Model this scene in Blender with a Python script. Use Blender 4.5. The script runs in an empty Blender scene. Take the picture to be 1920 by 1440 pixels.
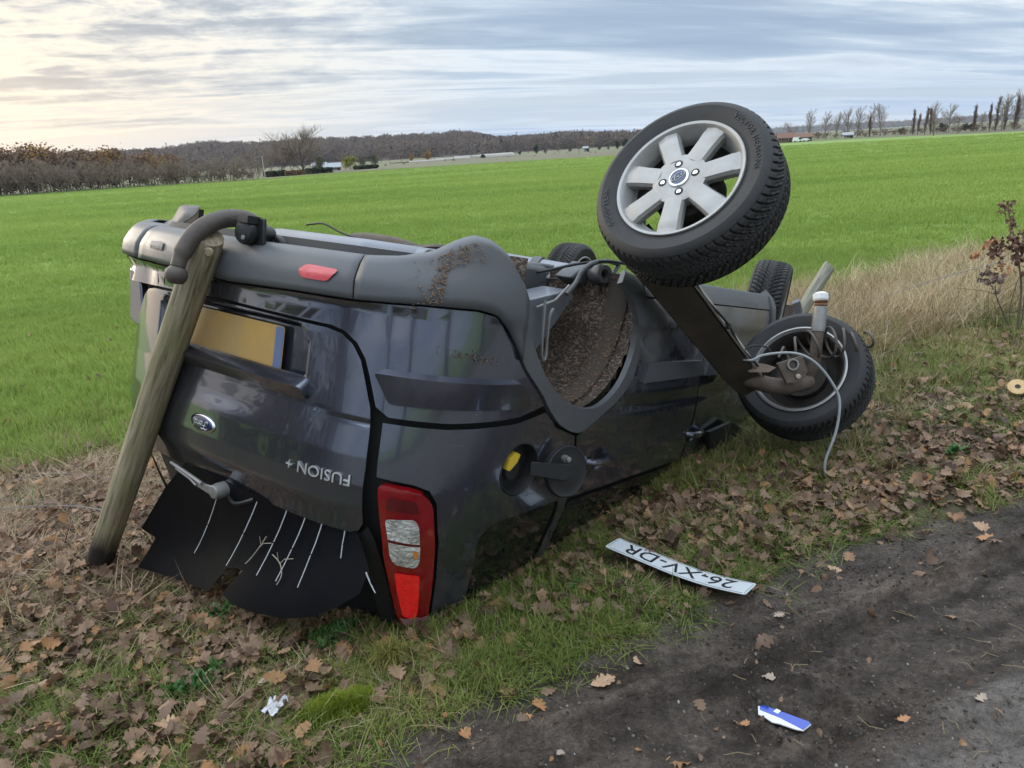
import bpy, bmesh, math, random
import numpy as np
from mathutils import Vector, Matrix, noise as mnoise
from mathutils.geometry import tessellate_polygon
random.seed(7); np.random.seed(7)
SC = bpy.context.scene
COL = SC.collection
rad = math.radians

# ------------------------------------------------------------------ camera
CAM = Vector((0, 0, 1.40))
FPX = 1380.0                                   # focal length in pixels of the 1920 px wide photograph
PITCH = math.atan((720 - 282) / FPX); ROLL = rad(3.5)
cF = Vector((0, math.cos(PITCH), -math.sin(PITCH)))
_R = Vector((1, 0, 0)); _U = _R.cross(cF)
cR = math.cos(ROLL) * _R - math.sin(ROLL) * _U
cU = math.sin(ROLL) * _R + math.cos(ROLL) * _U
cam_data = bpy.data.cameras.new('camera')
cam = bpy.data.objects.new('camera', cam_data); COL.objects.link(cam)
cam_data.sensor_width = 36; cam_data.lens = 36 * FPX / 1920
cam_data.clip_start = 0.05; cam_data.clip_end = 20000
M = Matrix((cR, cU, -cF)).transposed().to_4x4(); M.translation = CAM
cam.matrix_world = M
SC.camera = cam

# ------------------------------------------------------------------ light
SUN_DIR = Vector((-0.80, 0.56, 0.26)).normalized()     # towards the sun, low behind cloud beyond the field
sun_el = math.asin(SUN_DIR.z); sun_az = math.atan2(SUN_DIR.x, SUN_DIR.y)
sd = bpy.data.lights.new('sun', 'SUN'); sd.energy = 1.5; sd.angle = rad(22); sd.color = (1, .88, .72)
sun = bpy.data.objects.new('sun', sd); COL.objects.link(sun)
sun.rotation_euler = SUN_DIR.to_track_quat('Z', 'Y').to_euler()
world = bpy.data.worlds.new('World'); SC.world = world; world.use_nodes = True

def nd(nt, typ, **kw):
    n = nt.nodes.new(typ)
    for k, v in kw.items():
        if k.startswith('i_'):
            key = k[2:]; key = int(key) if key.isdigit() else key.replace('_', ' ')
            n.inputs[key].default_value = v
        else: setattr(n, k, v)
    return n
def ramp(nt, fac, stops, interp='LINEAR'):
    n = nt.nodes.new('ShaderNodeValToRGB'); n.color_ramp.interpolation = interp
    el = n.color_ramp.elements
    while len(el) > 1: el.remove(el[-1])
    for i, (p, c) in enumerate(stops):
        e = el[0] if i == 0 else el.new(p)
        e.position = p; e.color = (*c, 1) if len(c) == 3 else c
    nt.links.new(fac, n.inputs[0]); return n.outputs[0]
def mixc(nt, fac, a, b, mode='MIX'):
    n = nt.nodes.new('ShaderNodeMix'); n.data_type = 'RGBA'; n.blend_type = mode
    for s, v in ((n.inputs[0], fac), (n.inputs[6], a), (n.inputs[7], b)):
        if hasattr(v, 'is_output') or isinstance(v, bpy.types.NodeSocket): nt.links.new(v, s)
        elif isinstance(v, (int, float)): s.default_value = v
        else: s.default_value = (*v, 1) if len(v) == 3 else v
    return n.outputs[2]
def mth(nt, op, a, b=None, c=None, clamp=False):
    n = nt.nodes.new('ShaderNodeMath'); n.operation = op; n.use_clamp = clamp
    for i, v in enumerate((a, b, c)):
        if v is None: continue
        if isinstance(v, bpy.types.NodeSocket): nt.links.new(v, n.inputs[i])
        else: n.inputs[i].default_value = v
    return n.outputs[0]

def build_sky():
    nt = world.node_tree; nt.nodes.clear()
    L = nt.links.new
    out = nd(nt, 'ShaderNodeOutputWorld'); bg = nd(nt, 'ShaderNodeBackground')
    tc = nd(nt, 'ShaderNodeTexCoord')
    sky = nd(nt, 'ShaderNodeTexSky', sky_type='NISHITA', sun_disc=False)
    sky.sun_elevation = sun_el; sky.sun_rotation = sun_az
    sky.air_density = 1.0; sky.dust_density = 1.5; sky.ozone_density = 1.5
    sep = nd(nt, 'ShaderNodeSeparateXYZ'); L(tc.outputs['Generated'], sep.inputs[0])
    x, y, z = sep.outputs
    zc = mth(nt, 'MAXIMUM', z, 0.0)
    den = mth(nt, 'ADD', zc, 0.075)
    px = mth(nt, 'DIVIDE', x, den); py = mth(nt, 'DIVIDE', y, den)
    # cloud sheet seen in perspective; streaks run across the view
    a = rad(14)
    qx = mth(nt, 'ADD', mth(nt, 'MULTIPLY', px, math.cos(a)), mth(nt, 'MULTIPLY', py, math.sin(a)))
    qy = mth(nt, 'SUBTRACT', mth(nt, 'MULTIPLY', py, math.cos(a)), mth(nt, 'MULTIPLY', px, math.sin(a)))
    def sheet(sx, sy, scale, detail, rough, dist, off):
        c = nd(nt, 'ShaderNodeCombineXYZ')
        L(mth(nt, 'MULTIPLY_ADD', qx, sx, off), c.inputs[0]); L(mth(nt, 'MULTIPLY_ADD', qy, sy, off * 1.7), c.inputs[1])
        c.inputs[2].default_value = off
        n = nd(nt, 'ShaderNodeTexNoise', i_Scale=scale, i_Detail=detail, i_Roughness=rough, i_Distortion=dist)
        L(c.outputs[0], n.inputs['Vector']); return n.outputs[0]
    streak = sheet(.13, .50, 1.0, 8, .58, .55, 3.1)
    fine = sheet(.30, 1.15, 1.5, 6, .58, .6, 9.7)
    broad = sheet(.10, .20, 1.0, 3, .5, 0, 5.3)
    puffs = sheet(1.0, 1.0, 2.6, 8, .62, .3, 1.2)
    # direction weights
    az_sun = mth(nt, 'ADD', mth(nt, 'MULTIPLY', x, SUN_DIR.x), mth(nt, 'MULTIPLY', y, SUN_DIR.y))   # -1..1 with cos elevation
    sunny = mth(nt, 'MULTIPLY', mth(nt, 'SUBTRACT', az_sun, 0.55), 2.4, clamp=True)
    low = mth(nt, 'SUBTRACT', 1.0, mth(nt, 'MULTIPLY', zc, 3.4), clamp=True)
    d = mth(nt, 'ADD', mth(nt, 'MULTIPLY', streak, .62), mth(nt, 'MULTIPLY', fine, .30))
    d = mth(nt, 'ADD', d, mth(nt, 'MULTIPLY', broad, .38))
    pf = mth(nt, 'MULTIPLY', mth(nt, 'SUBTRACT', puffs, .5), mth(nt, 'MULTIPLY', sunny, 1.7))
    d = mth(nt, 'ADD', d, mth(nt, 'MULTIPLY', pf, mth(nt, 'MULTIPLY', zc, 3.2, clamp=True)))
    d = mth(nt, 'MULTIPLY_ADD', d, 1.6, -.405)
    cool = ramp(nt, d, [(.40, (.31, .42, .58)), (.49, (.37, .48, .63)), (.56, (.52, .63, .76)), (.63, (.82, .89, .96)), (.74, (.56, .65, .75))])
    warm = ramp(nt, d, [(.40, (.33, .34, .36)), (.50, (.47, .47, .475)), (.57, (.84, .78, .67)), (.65, (1.12, .98, .74)), (.76, (.78, .75, .71))])
    cl = mixc(nt, sunny, cool, warm)
    glow = mth(nt, 'MULTIPLY', mth(nt, 'MULTIPLY', sunny, sunny), mth(nt, 'POWER', low, 2.0))
    cl = mixc(nt, mth(nt, 'MULTIPLY', glow, .85), cl, (1.35, .95, .52))
    # clear blue strip low on the side away from the sun
    blue = mth(nt, 'MULTIPLY', mth(nt, 'SUBTRACT', 1.0, sunny), mth(nt, 'POWER', low, 5.0))
    blue = mth(nt, 'MULTIPLY', blue, mth(nt, 'SUBTRACT', 1.0, mth(nt, 'MULTIPLY', mth(nt, 'SUBTRACT', streak, .45), 5.0, clamp=True)))
    skyc = mixc(nt, 1.0, sky.outputs[0], (.10, .10, .10), 'MULTIPLY')
    cl = mixc(nt, mth(nt, 'MULTIPLY', blue, .9), cl, (.27, .45, .72))
    # thicker light overhead, as under any overcast sky
    up = mth(nt, 'ADD', 1.0, mth(nt, 'MULTIPLY', mth(nt, 'MULTIPLY', mth(nt, 'SUBTRACT', zc, .22), 2.0, clamp=True), SKY_UP))
    clb = nd(nt, 'ShaderNodeVectorMath', operation='SCALE'); L(cl, clb.inputs[0]); L(up, clb.inputs['Scale'])
    fin = mixc(nt, .90, skyc, clb.outputs[0])
    # SKY_SCALE: world strength 0.1 x the colour scaled by ten
    sc10 = nd(nt, 'ShaderNodeVectorMath', operation='SCALE'); L(fin, sc10.inputs[0]); sc10.inputs['Scale'].default_value = 10.0
    L(sc10.outputs[0], bg.inputs[0]); bg.inputs[1].default_value = .1
    L(bg.outputs[0], out.inputs[0])
SKY_UP = 2.3
build_sky()
SC.view_settings.view_transform = 'Standard'; SC.view_settings.look = 'None'
SC.view_settings.exposure = 0.12; SC.view_settings.gamma = 1.0
SC.view_settings.use_curve_mapping = False
SC.cycles.max_bounces = 8; SC.cycles.diffuse_bounces = 3; SC.cycles.glossy_bounces = 4
SC.cycles.transmission_bounces = 4; SC.cycles.transparent_max_bounces = 6
SC.cycles.caustics_reflective = False; SC.cycles.caustics_refractive = False

# ------------------------------------------------------------------ helpers
def tag(o, label=None, cat=None, group=None, kind=None):
    for k, v in (('label', label), ('category', cat), ('group', group), ('kind', kind)):
        if v: o[k] = v
    return o
def link(name, me, parent=None):
    o = bpy.data.objects.new(name, me); COL.objects.link(o)
    if parent is not None: o.parent = parent
    return o
def empty(name, loc=(0, 0, 0), mat=None):
    o = bpy.data.objects.new(name, None); COL.objects.link(o); o.empty_display_size = .1
    if mat is not None: o.matrix_world = mat
    else: o.location = loc
    return o
def mesh(name, V, Fc, mat, smooth=True, angle=None, mi=None):
    me = bpy.data.meshes.new(name); me.from_pydata([tuple(v) for v in V], [], Fc)
    for m in (mat if isinstance(mat, (list, tuple)) else [mat]): me.materials.append(m)
    if smooth: me.polygons.foreach_set('use_smooth', [True] * len(me.polygons))
    if mi is not None: me.polygons.foreach_set('material_index', mi)
    me.update()
    if angle: me.set_sharp_from_angle(angle=rad(angle))
    return me
class MB:
    """collects boxes, tubes and lathes for one mesh"""
    def __init__(s): s.V = []; s.F = []
    def add(s, V, Fc):
        n = len(s.V); s.V += [tuple(v) for v in V]; s.F += [tuple(i + n for i in f) for f in Fc]; return s
    def box(s, c, size, rot=None, taper=1.0):
        V = []
        for dz in (-.5, .5):
            k = taper if dz > 0 else 1
            for dx, dy in ((-.5, -.5), (.5, -.5), (.5, .5), (-.5, .5)):
                v = Vector((dx * size[0] * k, dy * size[1] * k, dz * size[2]))
                if rot is not None: v = rot @ v
                V.append(v + Vector(c))
        return s.add(V, [(0, 3, 2, 1), (4, 5, 6, 7), (0, 1, 5, 4), (1, 2, 6, 5), (2, 3, 7, 6), (3, 0, 4, 7)])
    def tube(s, P, r, n=8, caps=True):
        P = [Vector(p) for p in P]; m = len(P)
        R = r if isinstance(r, (list, tuple)) else [r] * m
        t0 = (P[1] - P[0]).normalized(); up = Vector((0, 0, 1)) if abs(t0.z) < .9 else Vector((1, 0, 0))
        a = t0.cross(up).normalized(); V = []; Fc = []
        for i in range(m):
            t = (P[min(i + 1, m - 1)] - P[max(i - 1, 0)]).normalized()
            a = (a - t * a.dot(t)).normalized(); b = t.cross(a)
            for k in range(n):
                th = 2 * math.pi * k / n
                V.append(P[i] + R[i] * (math.cos(th) * a + math.sin(th) * b))
        for i in range(m - 1):
            for k in range(n):
                k2 = (k + 1) % n
                Fc.append((i * n + k, i * n + k2, (i + 1) * n + k2, (i + 1) * n + k))
        if caps: Fc += [tuple(range(n - 1, -1, -1)), tuple(range((m - 1) * n, m * n))]
        return s.add(V, Fc)
    def lathe(s, prof, n=32, mat=Matrix(), close=False, a0=0, a1=2 * math.pi):
        """prof: (radius, height) pairs round local z"""
        full = abs(a1 - a0 - 2 * math.pi) < 1e-6
        N = n if full else n + 1; V = []; Fc = []
        for k in range(N):
            th = a0 + (a1 - a0) * k / n
            for r, h in prof: V.append(mat @ Vector((r * math.cos(th), r * math.sin(th), h)))
        m = len(prof)
        for k in range(n):
            k2 = (k + 1) % N
            for j in range(m if close else m - 1):
                j2 = (j + 1) % m
                Fc.append((k * m + j, k2 * m + j, k2 * m + j2, k * m + j2))
        return s.add(V, Fc)
    def prism(s, pts, d):
        """closed polygon of 3-D points pushed along vector d"""
        n = len(pts); P = [Vector(p) for p in pts]; d = Vector(d)
        V = P + [p + d for p in P]
        return s.add(V, [tuple(range(n - 1, -1, -1)), tuple(range(n, 2 * n))] + [(i, (i + 1) % n, n + (i + 1) % n, n + i) for i in range(n)])
    def obj(s, name, mat, parent=None, smooth=True, angle=40, bevel=0):
        o = link(name, mesh(name, s.V, s.F, mat, smooth, angle if smooth else None), parent)
        if bevel:
            b = o.modifiers.new('bevel', 'BEVEL'); b.width = bevel; b.segments = 2; b.limit_method = 'ANGLE'; b.angle_limit = rad(40)
        return o
def frame(o, z, x=None):
    """matrix at o with local z along z"""
    z = Vector(z).normalized(); x = Vector(x) if x is not None else (Vector((0, 0, 1)) if abs(z.z) < .9 else Vector((1, 0, 0))).cross(z)
    x = (x - z * x.dot(z)).normalized(); y = z.cross(x)
    m = Matrix((x, y, z)).transposed().to_4x4(); m.translation = Vector(o); return m
def crom(P, k=6, closed=False):
    """Catmull-Rom through points"""
    P = [np.array(p, float) for p in P]; n = len(P); out = []
    for i in range(n if closed else n - 1):
        g = lambda j: P[j % n] if closed else P[max(0, min(n - 1, j))]
        p0, p1, p2, p3 = g(i - 1), g(i), g(i + 1), g(i + 2)
        for q in range(k):
            t = q / k
            out.append(.5 * (2 * p1 + (p2 - p0) * t + (2 * p0 - 5 * p1 + 4 * p2 - p3) * t * t + (3 * p1 - p0 - 3 * p2 + p3) * t ** 3))
    if not closed: out.append(P[-1])
    return [tuple(p) for p in out]
def rnd(P, r, k=4):
    """round the corners of a 2-D polygon"""
    out = []; n = len(P)
    for i in range(n):
        p = Vector(P[i]); a = Vector(P[i - 1]) - p; b = Vector(P[(i + 1) % n]) - p
        q = min(r, a.length * .45, b.length * .45)
        A = p + a.normalized() * q; B = p + b.normalized() * q
        for j in range(k + 1):
            t = j / k; out.append(tuple((1 - t) ** 2 * A + 2 * t * (1 - t) * p + t * t * B))
    return out
def text_mesh(s, size, extrude=.001, shear=0, res=3):
    cu = bpy.data.curves.new('t', 'FONT'); cu.body = s; cu.size = size; cu.extrude = extrude; cu.shear = shear; cu.resolution_u = res
    o = bpy.data.objects.new('t', cu); COL.objects.link(o)
    dg = bpy.context.evaluated_depsgraph_get(); me = bpy.data.meshes.new_from_object(o.evaluated_get(dg))
    V = [v.co.copy() for v in me.vertices]; Fc = [tuple(p.vertices) for p in me.polygons]
    bpy.data.objects.remove(o); bpy.data.curves.remove(cu); bpy.data.meshes.remove(me)
    return V, Fc

# ------------------------------------------------------------------ materials
def mat(name, col, rough=.6, metal=0.0, coat=0.0, spec=.5, vary=0.0, vscale=6, vcol=None, bump=0.0, bscale=60, bdetail=6, coords='Object', coat_rough=.04, trans=0, emit=None):
    m = bpy.data.materials.new(name); m.use_nodes = True; nt = m.node_tree; L = nt.links.new
    p = nt.nodes['Principled BSDF']
    p.inputs['Base Color'].default_value = (*col, 1); p.inputs['Roughness'].default_value = rough; p.inputs['Metallic'].default_value = metal
    p.inputs['Coat Weight'].default_value = coat; p.inputs['Coat Roughness'].default_value = coat_rough
    p.inputs['Specular IOR Level'].default_value = spec
    if trans: p.inputs['Transmission Weight'].default_value = trans
    if emit: p.inputs['Emission Color'].default_value = (*emit[0], 1); p.inputs['Emission Strength'].default_value = emit[1]
    tc = nd(nt, 'ShaderNodeTexCoord')
    if vary:
        n = nd(nt, 'ShaderNodeTexNoise', i_Scale=vscale, i_Detail=8, i_Roughness=.65); L(tc.outputs[coords], n.inputs['Vector'])
        f = ramp(nt, n.outputs[0], [(.35, (0, 0, 0)), (.68, (1, 1, 1))])
        L(mixc(nt, mth(nt, 'MULTIPLY', f, vary), col, vcol or tuple(c * .4 for c in col)), p.inputs['Base Color'])
    if bump:
        n2 = nd(nt, 'ShaderNodeTexNoise', i_Scale=bscale, i_Detail=bdetail, i_Roughness=.6); L(tc.outputs[coords], n2.inputs['Vector'])
        b = nd(nt, 'ShaderNodeBump', i_Strength=bump, i_Distance=.01); L(n2.outputs[0], b.inputs['Height']); L(b.outputs[0], p.inputs['Normal'])
    return m
def tinted(name, cols, rough=.7, spec=.3, transl=.0, backdark=1.0, vscale=.6, vmix=.35, stretch=(1, 1, 1)):
    """one colour per instance from a ramp, plus slow drift over the ground"""
    m = bpy.data.materials.new(name); m.use_nodes = True; nt = m.node_tree; L = nt.links.new
    p = nt.nodes['Principled BSDF']; p.inputs['Roughness'].default_value = rough; p.inputs['Specular IOR Level'].default_value = spec
    oi = nd(nt, 'ShaderNodeObjectInfo')
    n = nd(nt, 'ShaderNodeTexNoise', i_Scale=vscale, i_Detail=3); mp = nd(nt, 'ShaderNodeMapping'); mp.inputs['Scale'].default_value = stretch; mp.inputs['Rotation'].default_value = (0, 0, -.25); L(oi.outputs['Location'], mp.inputs[0]); L(mp.outputs[0], n.inputs['Vector'])
    k = mth(nt, 'ADD', mth(nt, 'MULTIPLY', oi.outputs['Random'], 1 - vmix), mth(nt, 'MULTIPLY', mth(nt, 'MULTIPLY_ADD', n.outputs[0], 2.4, -.7, clamp=True), vmix))
    c = ramp(nt, k, [((i + .5) / len(cols), cc) for i, cc in enumerate(cols)])
    L(c, p.inputs['Base Color'])
    if transl:
        t = nd(nt, 'ShaderNodeBsdfTranslucent'); L(c, t.inputs[0]); mx = nd(nt, 'ShaderNodeMixShader', i_0=transl)
        L(p.outputs[0], mx.inputs[1]); L(t.outputs[0], mx.inputs[2]); L(mx.outputs[0], nt.nodes['Material Output'].inputs[0])
    return m

# ------------------------------------------------------------------ terrain
A30 = rad(30); ALX, ALY = math.cos(A30), math.sin(A30)
_rs = np.random.RandomState(3); _lat = _rs.rand(256, 256)
def vnoise(x, y):
    xi = np.floor(x).astype(int); yi = np.floor(y).astype(int); fx = x - xi; fy = y - yi
    fx = fx * fx * (3 - 2 * fx); fy = fy * fy * (3 - 2 * fy)
    g = lambda i, j: _lat[i % 256, j % 256]
    return (g(xi, yi) * (1 - fx) + g(xi + 1, yi) * fx) * (1 - fy) + (g(xi, yi + 1) * (1 - fx) + g(xi + 1, yi + 1) * fx) * fy
def fbm(x, y, o=4, s=1.0):
    r = 0; a = .5
    for i in range(o): r = r + a * (vnoise(x * s + 17.3 * i, y * s + 5.1 * i) - .5); s *= 2.03; a *= .52
    return r
def sstep(a, b, x):
    t = np.clip((x - a) / (b - a), 0, 1); return t * t * (3 - 2 * t)
def al_d(x, y): return x * ALX + y * ALY, -x * ALY + y * ALX
def mud_edge(al, x, y): return np.interp(al, [-4, -.3, .3, 2, 3, 8], [1.35, 1.45, 1.49, 1.47, 1.30, 1.2]) + .22 * fbm(x, y, 4, 2.6)
def field_edge(al, x, y): return np.interp(al, [-3, -.5, 3, 8, 14], [5.1, 5.0, 4.9, 4.5, 4.4]) + .5 * fbm(x, y, 3, 1.1)
def height(x, y):
    x = np.asarray(x, float); y = np.asarray(y, float)
    al, d = al_d(x, y)
    z = np.interp(d, [-3, .8, 1.25, 1.5, 1.75, 2.4, 3.0, 3.8, 5.2, 8], [-.07, -.068, -.058, -.028, -.018, -.02, -.045, -.11, -.16, -.15])
    # the ground the car pressed down, deeper under its nose
    t = np.clip((x - .05) / 1.3, 0, 1); cx, cy = .15 + 1.2 * t, 2.35 + 1.45 * t
    z = z - (.03 + .07 * t) * np.exp(-((x - cx) ** 2 + (y - cy) ** 2) / .16)
    near = np.exp(-np.maximum(np.hypot(x, y) - 6, 0) / 8)
    me = mud_edge(al, x, y); mud = 1 - sstep(me - .12, me + .05, d)
    z = z + near * (1 - mud) * (.05 * fbm(x, y, 4, 1.7) + .035 * fbm(x, y, 3, 6))
    # mud: lumps, a tyre rut and the print of lugs in it
    lump = .026 * fbm(x, y, 3, 4) + .050 * fbm(al * .6, d, 4, 12) + .034 * np.abs(fbm(al * .7 + 9, d, 3, 26)) + .050 * fbm(al * .10 + 2, d, 3, 7)
    rl = d - (1.33 - .10 * np.clip(al - .7, 0, 3) + .02 * np.sin(al * 3))
    rut = -.045 * sstep(.015, -.03, rl) * sstep(-.42, -.30, rl) + .032 * np.exp(-(rl / .030) ** 2) * (.6 + .8 * vnoise(al * 9, d * 3))
    lug = .022 * sstep(.25, .6, np.sin(al * 44 + rl * 26 + 1.5 * fbm(x, y, 2, 3))) * sstep(-.05, -.10, rl) * sstep(-.40, -.30, rl) * sstep(.35, .6, vnoise(al * 2.1, 3 + d * 2))
    r2 = d - .62 - .03 * np.sin(al * 2.1); rut2 = -.012 * np.exp(-(r2 / .13) ** 2) + .010 * np.exp(-((np.abs(r2) - .16) / .03) ** 2)
    z = z + near * mud * (.010 * fbm(x + 3, y, 3, 45) + .95 * lump + rut + lug + rut2)
    return z
def hz(x, y): return float(height(np.array([x]), np.array([y]))[0])
def axis(lo, hi, fine0, fine1, step, grow, far0, far1):
    c = list(np.arange(fine0, fine1 + 1e-9, step)); s = step
    while c[-1] < far1: s *= grow; c.append(c[-1] + s)
    s = step; h = []
    q = c[0]
    while q > far0: s *= grow; q -= s; h.append(q)
    return np.array(h[::-1] + c)
gx = axis(0, 0, -2.6, 3.6, .016, 1.15, -3000, 3000)
gy = axis(0, 0, 1.15, 4.6, .016, 1.12, -250, 3000)
GX, GY = np.meshgrid(gx, gy, indexing='ij'); GZ = height(GX, GY)
_al, _d = al_d(GX, GY)
cxm = lambda A: .25 * (A[:-1, :-1] + A[1:, :-1] + A[:-1, 1:] + A[1:, 1:])
fx_, fy_ = cxm(GX), cxm(GY); fal, fd = al_d(fx_, fy_)
zone = np.where(fd < -7, 2, np.where(fd < -3.6, 1, np.where(fd < mud_edge(fal, fx_, fy_), 0, np.where(fd < field_edge(fal, fx_, fy_), 1, 2))))
ny = len(gy)
def ground_part(name, k, m):
    I, J = np.nonzero(zone == k); a = I * ny + J
    q = np.stack([a, a + ny, a + ny + 1, a + 1], 1)
    used, inv = np.unique(q, return_inverse=True); q = inv.reshape(q.shape)
    V = np.stack([GX.ravel(), GY.ravel(), GZ.ravel()], 1)[used]
    me = bpy.data.meshes.new(name); me.vertices.add(len(V)); me.vertices.foreach_set('co', V.ravel())
    me.loops.add(q.size); me.loops.foreach_set('vertex_index', q.ravel().astype(np.int32))
    me.polygons.add(len(q)); me.polygons.foreach_set('loop_start', np.arange(0, q.size, 4, dtype=np.int32)); me.polygons.foreach_set('loop_total', np.full(len(q), 4, np.int32))
    me.polygons.foreach_set('use_smooth', np.ones(len(q), bool)); me.materials.append(m); me.update(calc_edges=True); me.validate()
    return tag(link(name, me), kind='structure')
def ground_mat(name, stops, scale, spots=None, rough=.9, bump=.5, bscale=90, sand=None):
    m = bpy.data.materials.new(name); m.use_nodes = True; nt = m.node_tree; L = nt.links.new
    p = nt.nodes['Principled BSDF']; p.inputs['Roughness'].default_value = rough; p.inputs['Specular IOR Level'].default_value = .3
    tc = nd(nt, 'ShaderNodeTexCoord')
    n = nd(nt, 'ShaderNodeTexNoise', i_Scale=scale, i_Detail=10, i_Roughness=.7); L(tc.outputs['Object'], n.inputs['Vector'])
    c = ramp(nt, n.outputs[0], stops)
    if sand:
        mp = nd(nt, 'ShaderNodeMapping'); mp.inputs['Rotation'].default_value = (0, 0, -A30); L(tc.outputs['Object'], mp.inputs[0])
        sp = nd(nt, 'ShaderNodeSeparateXYZ'); L(mp.outputs[0], sp.inputs[0])
        n3 = nd(nt, 'ShaderNodeTexNoise', i_Scale=3.5, i_Detail=8); L(tc.outputs['Object'], n3.inputs['Vector'])
        k = mth(nt, 'ADD', mth(nt, 'MULTIPLY', mth(nt, 'SUBTRACT', sand[0], sp.outputs[1]), 4.0), mth(nt, 'MULTIPLY_ADD', n3.outputs[0], 2.4, -1.2))
        c = mixc(nt, mth(nt, 'MULTIPLY', k, 1, clamp=True), c, sand[1])
    if sand:
        m6 = nd(nt, 'ShaderNodeMapping'); m6.inputs['Rotation'].default_value = (0, 0, -A30 + .05); m6.inputs['Scale'].default_value = (.10, 1, 1); L(tc.outputs['Object'], m6.inputs[0])
        n6 = nd(nt, 'ShaderNodeTexNoise', i_Scale=8, i_Detail=5, i_Roughness=.6); L(m6.outputs[0], n6.inputs['Vector'])
        c = mixc(nt, mth(nt, 'MULTIPLY_ADD', n6.outputs[0], 5.0, -2.55, clamp=True), c, mixc(nt, 1.0, c, (.42, .40, .38), 'MULTIPLY'))
    if sand:
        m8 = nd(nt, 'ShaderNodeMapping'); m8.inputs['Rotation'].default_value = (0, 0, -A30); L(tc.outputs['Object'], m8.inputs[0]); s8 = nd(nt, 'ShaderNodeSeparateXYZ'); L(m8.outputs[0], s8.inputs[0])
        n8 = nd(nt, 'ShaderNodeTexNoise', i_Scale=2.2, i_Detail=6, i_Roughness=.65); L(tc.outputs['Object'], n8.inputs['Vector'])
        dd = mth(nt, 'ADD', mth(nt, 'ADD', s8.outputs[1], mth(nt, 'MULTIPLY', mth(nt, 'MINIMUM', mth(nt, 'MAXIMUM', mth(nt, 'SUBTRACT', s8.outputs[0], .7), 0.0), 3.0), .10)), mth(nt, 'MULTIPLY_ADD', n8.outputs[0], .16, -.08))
        for d0, w0, col in ((1.275, .022, (.36, .34, .32)), (1.345, .016, (1.55, 1.5, 1.45)), (1.12, .018, (.5, .48, .46)), (.985, .030, (.42, .40, .38)), (1.045, .014, (1.4, 1.36, 1.32)), (.80, .05, (.62, .60, .58))):  # shade of the ruts and light on their ridges put into the colour
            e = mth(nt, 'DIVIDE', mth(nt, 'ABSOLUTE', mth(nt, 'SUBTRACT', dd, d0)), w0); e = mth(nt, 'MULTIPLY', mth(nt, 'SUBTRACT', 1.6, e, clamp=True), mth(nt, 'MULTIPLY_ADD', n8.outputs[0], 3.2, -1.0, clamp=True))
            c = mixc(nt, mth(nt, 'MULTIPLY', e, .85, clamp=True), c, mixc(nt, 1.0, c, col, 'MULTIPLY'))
        n7 = nd(nt, 'ShaderNodeTexNoise', i_Scale=55, i_Detail=8, i_Roughness=.75, i_Distortion=.6); L(tc.outputs['Object'], n7.inputs['Vector'])
        c = mixc(nt, .55, c, mixc(nt, 1.0, c, ramp(nt, n7.outputs[0], [(.36, (.25, .24, .23)), (.52, (1, 1, 1)), (.66, (1.7, 1.65, 1.6))]), 'MULTIPLY'))
    if spots:
        v = nd(nt, 'ShaderNodeTexVoronoi', i_Scale=spots[0], i_Randomness=1.0); L(tc.outputs['Object'], v.inputs['Vector'])
        n4 = nd(nt, 'ShaderNodeTexNoise', i_Scale=spots[0] * .4, i_Detail=2); L(tc.outputs['Object'], n4.inputs['Vector'])
        f = mth(nt, 'MULTIPLY', mth(nt, 'LESS_THAN', v.outputs['Distance'], spots[1]), mth(nt, 'GREATER_THAN', n4.outputs[0], .60))
        c = mixc(nt, f, c, spots[2])
    L(c, p.inputs['Base Color'])
    n2 = nd(nt, 'ShaderNodeTexNoise', i_Scale=bscale, i_Detail=8, i_Roughness=.7); L(tc.outputs['Object'], n2.inputs['Vector'])
    b = nd(nt, 'ShaderNodeBump', i_Strength=bump, i_Distance=.012); L(n2.outputs[0], b.inputs['Height']); L(b.outputs[0], p.inputs['Normal'])
    if sand:
        m3 = nd(nt, 'ShaderNodeMapping'); m3.inputs['Rotation'].default_value = (0, 0, -A30); m3.inputs['Scale'].default_value = (.45, 1, 1); L(tc.outputs['Object'], m3.inputs[0])
        n5 = nd(nt, 'ShaderNodeTexNoise', i_Scale=26, i_Detail=6, i_Roughness=.62, i_Distortion=.5); L(m3.outputs[0], n5.inputs['Vector'])
        b2 = nd(nt, 'ShaderNodeBump', i_Strength=.9, i_Distance=.05); L(n5.outputs[0], b2.inputs['Height']); L(b2.outputs[0], b.inputs['Normal'])
    return m
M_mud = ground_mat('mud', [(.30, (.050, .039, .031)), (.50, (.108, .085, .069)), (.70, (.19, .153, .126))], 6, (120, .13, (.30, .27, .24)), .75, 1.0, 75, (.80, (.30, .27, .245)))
M_soil = ground_mat('verge_soil', [(.32, (.045, .034, .022)), (.5, (.075, .060, .034)), (.68, (.085, .095, .035))], 5, None, .95, .8, 70)
M_field = ground_mat('field_soil', [(.3, (.135, .205, .044)), (.5, (.16, .232, .052)), (.7, (.185, .262, .06))], .35, None, .95, .3, 30)
ground_part('mud_track', 0, M_mud); ground_part('grass_verge', 1, M_soil); ground_part('field', 2, M_field)

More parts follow.
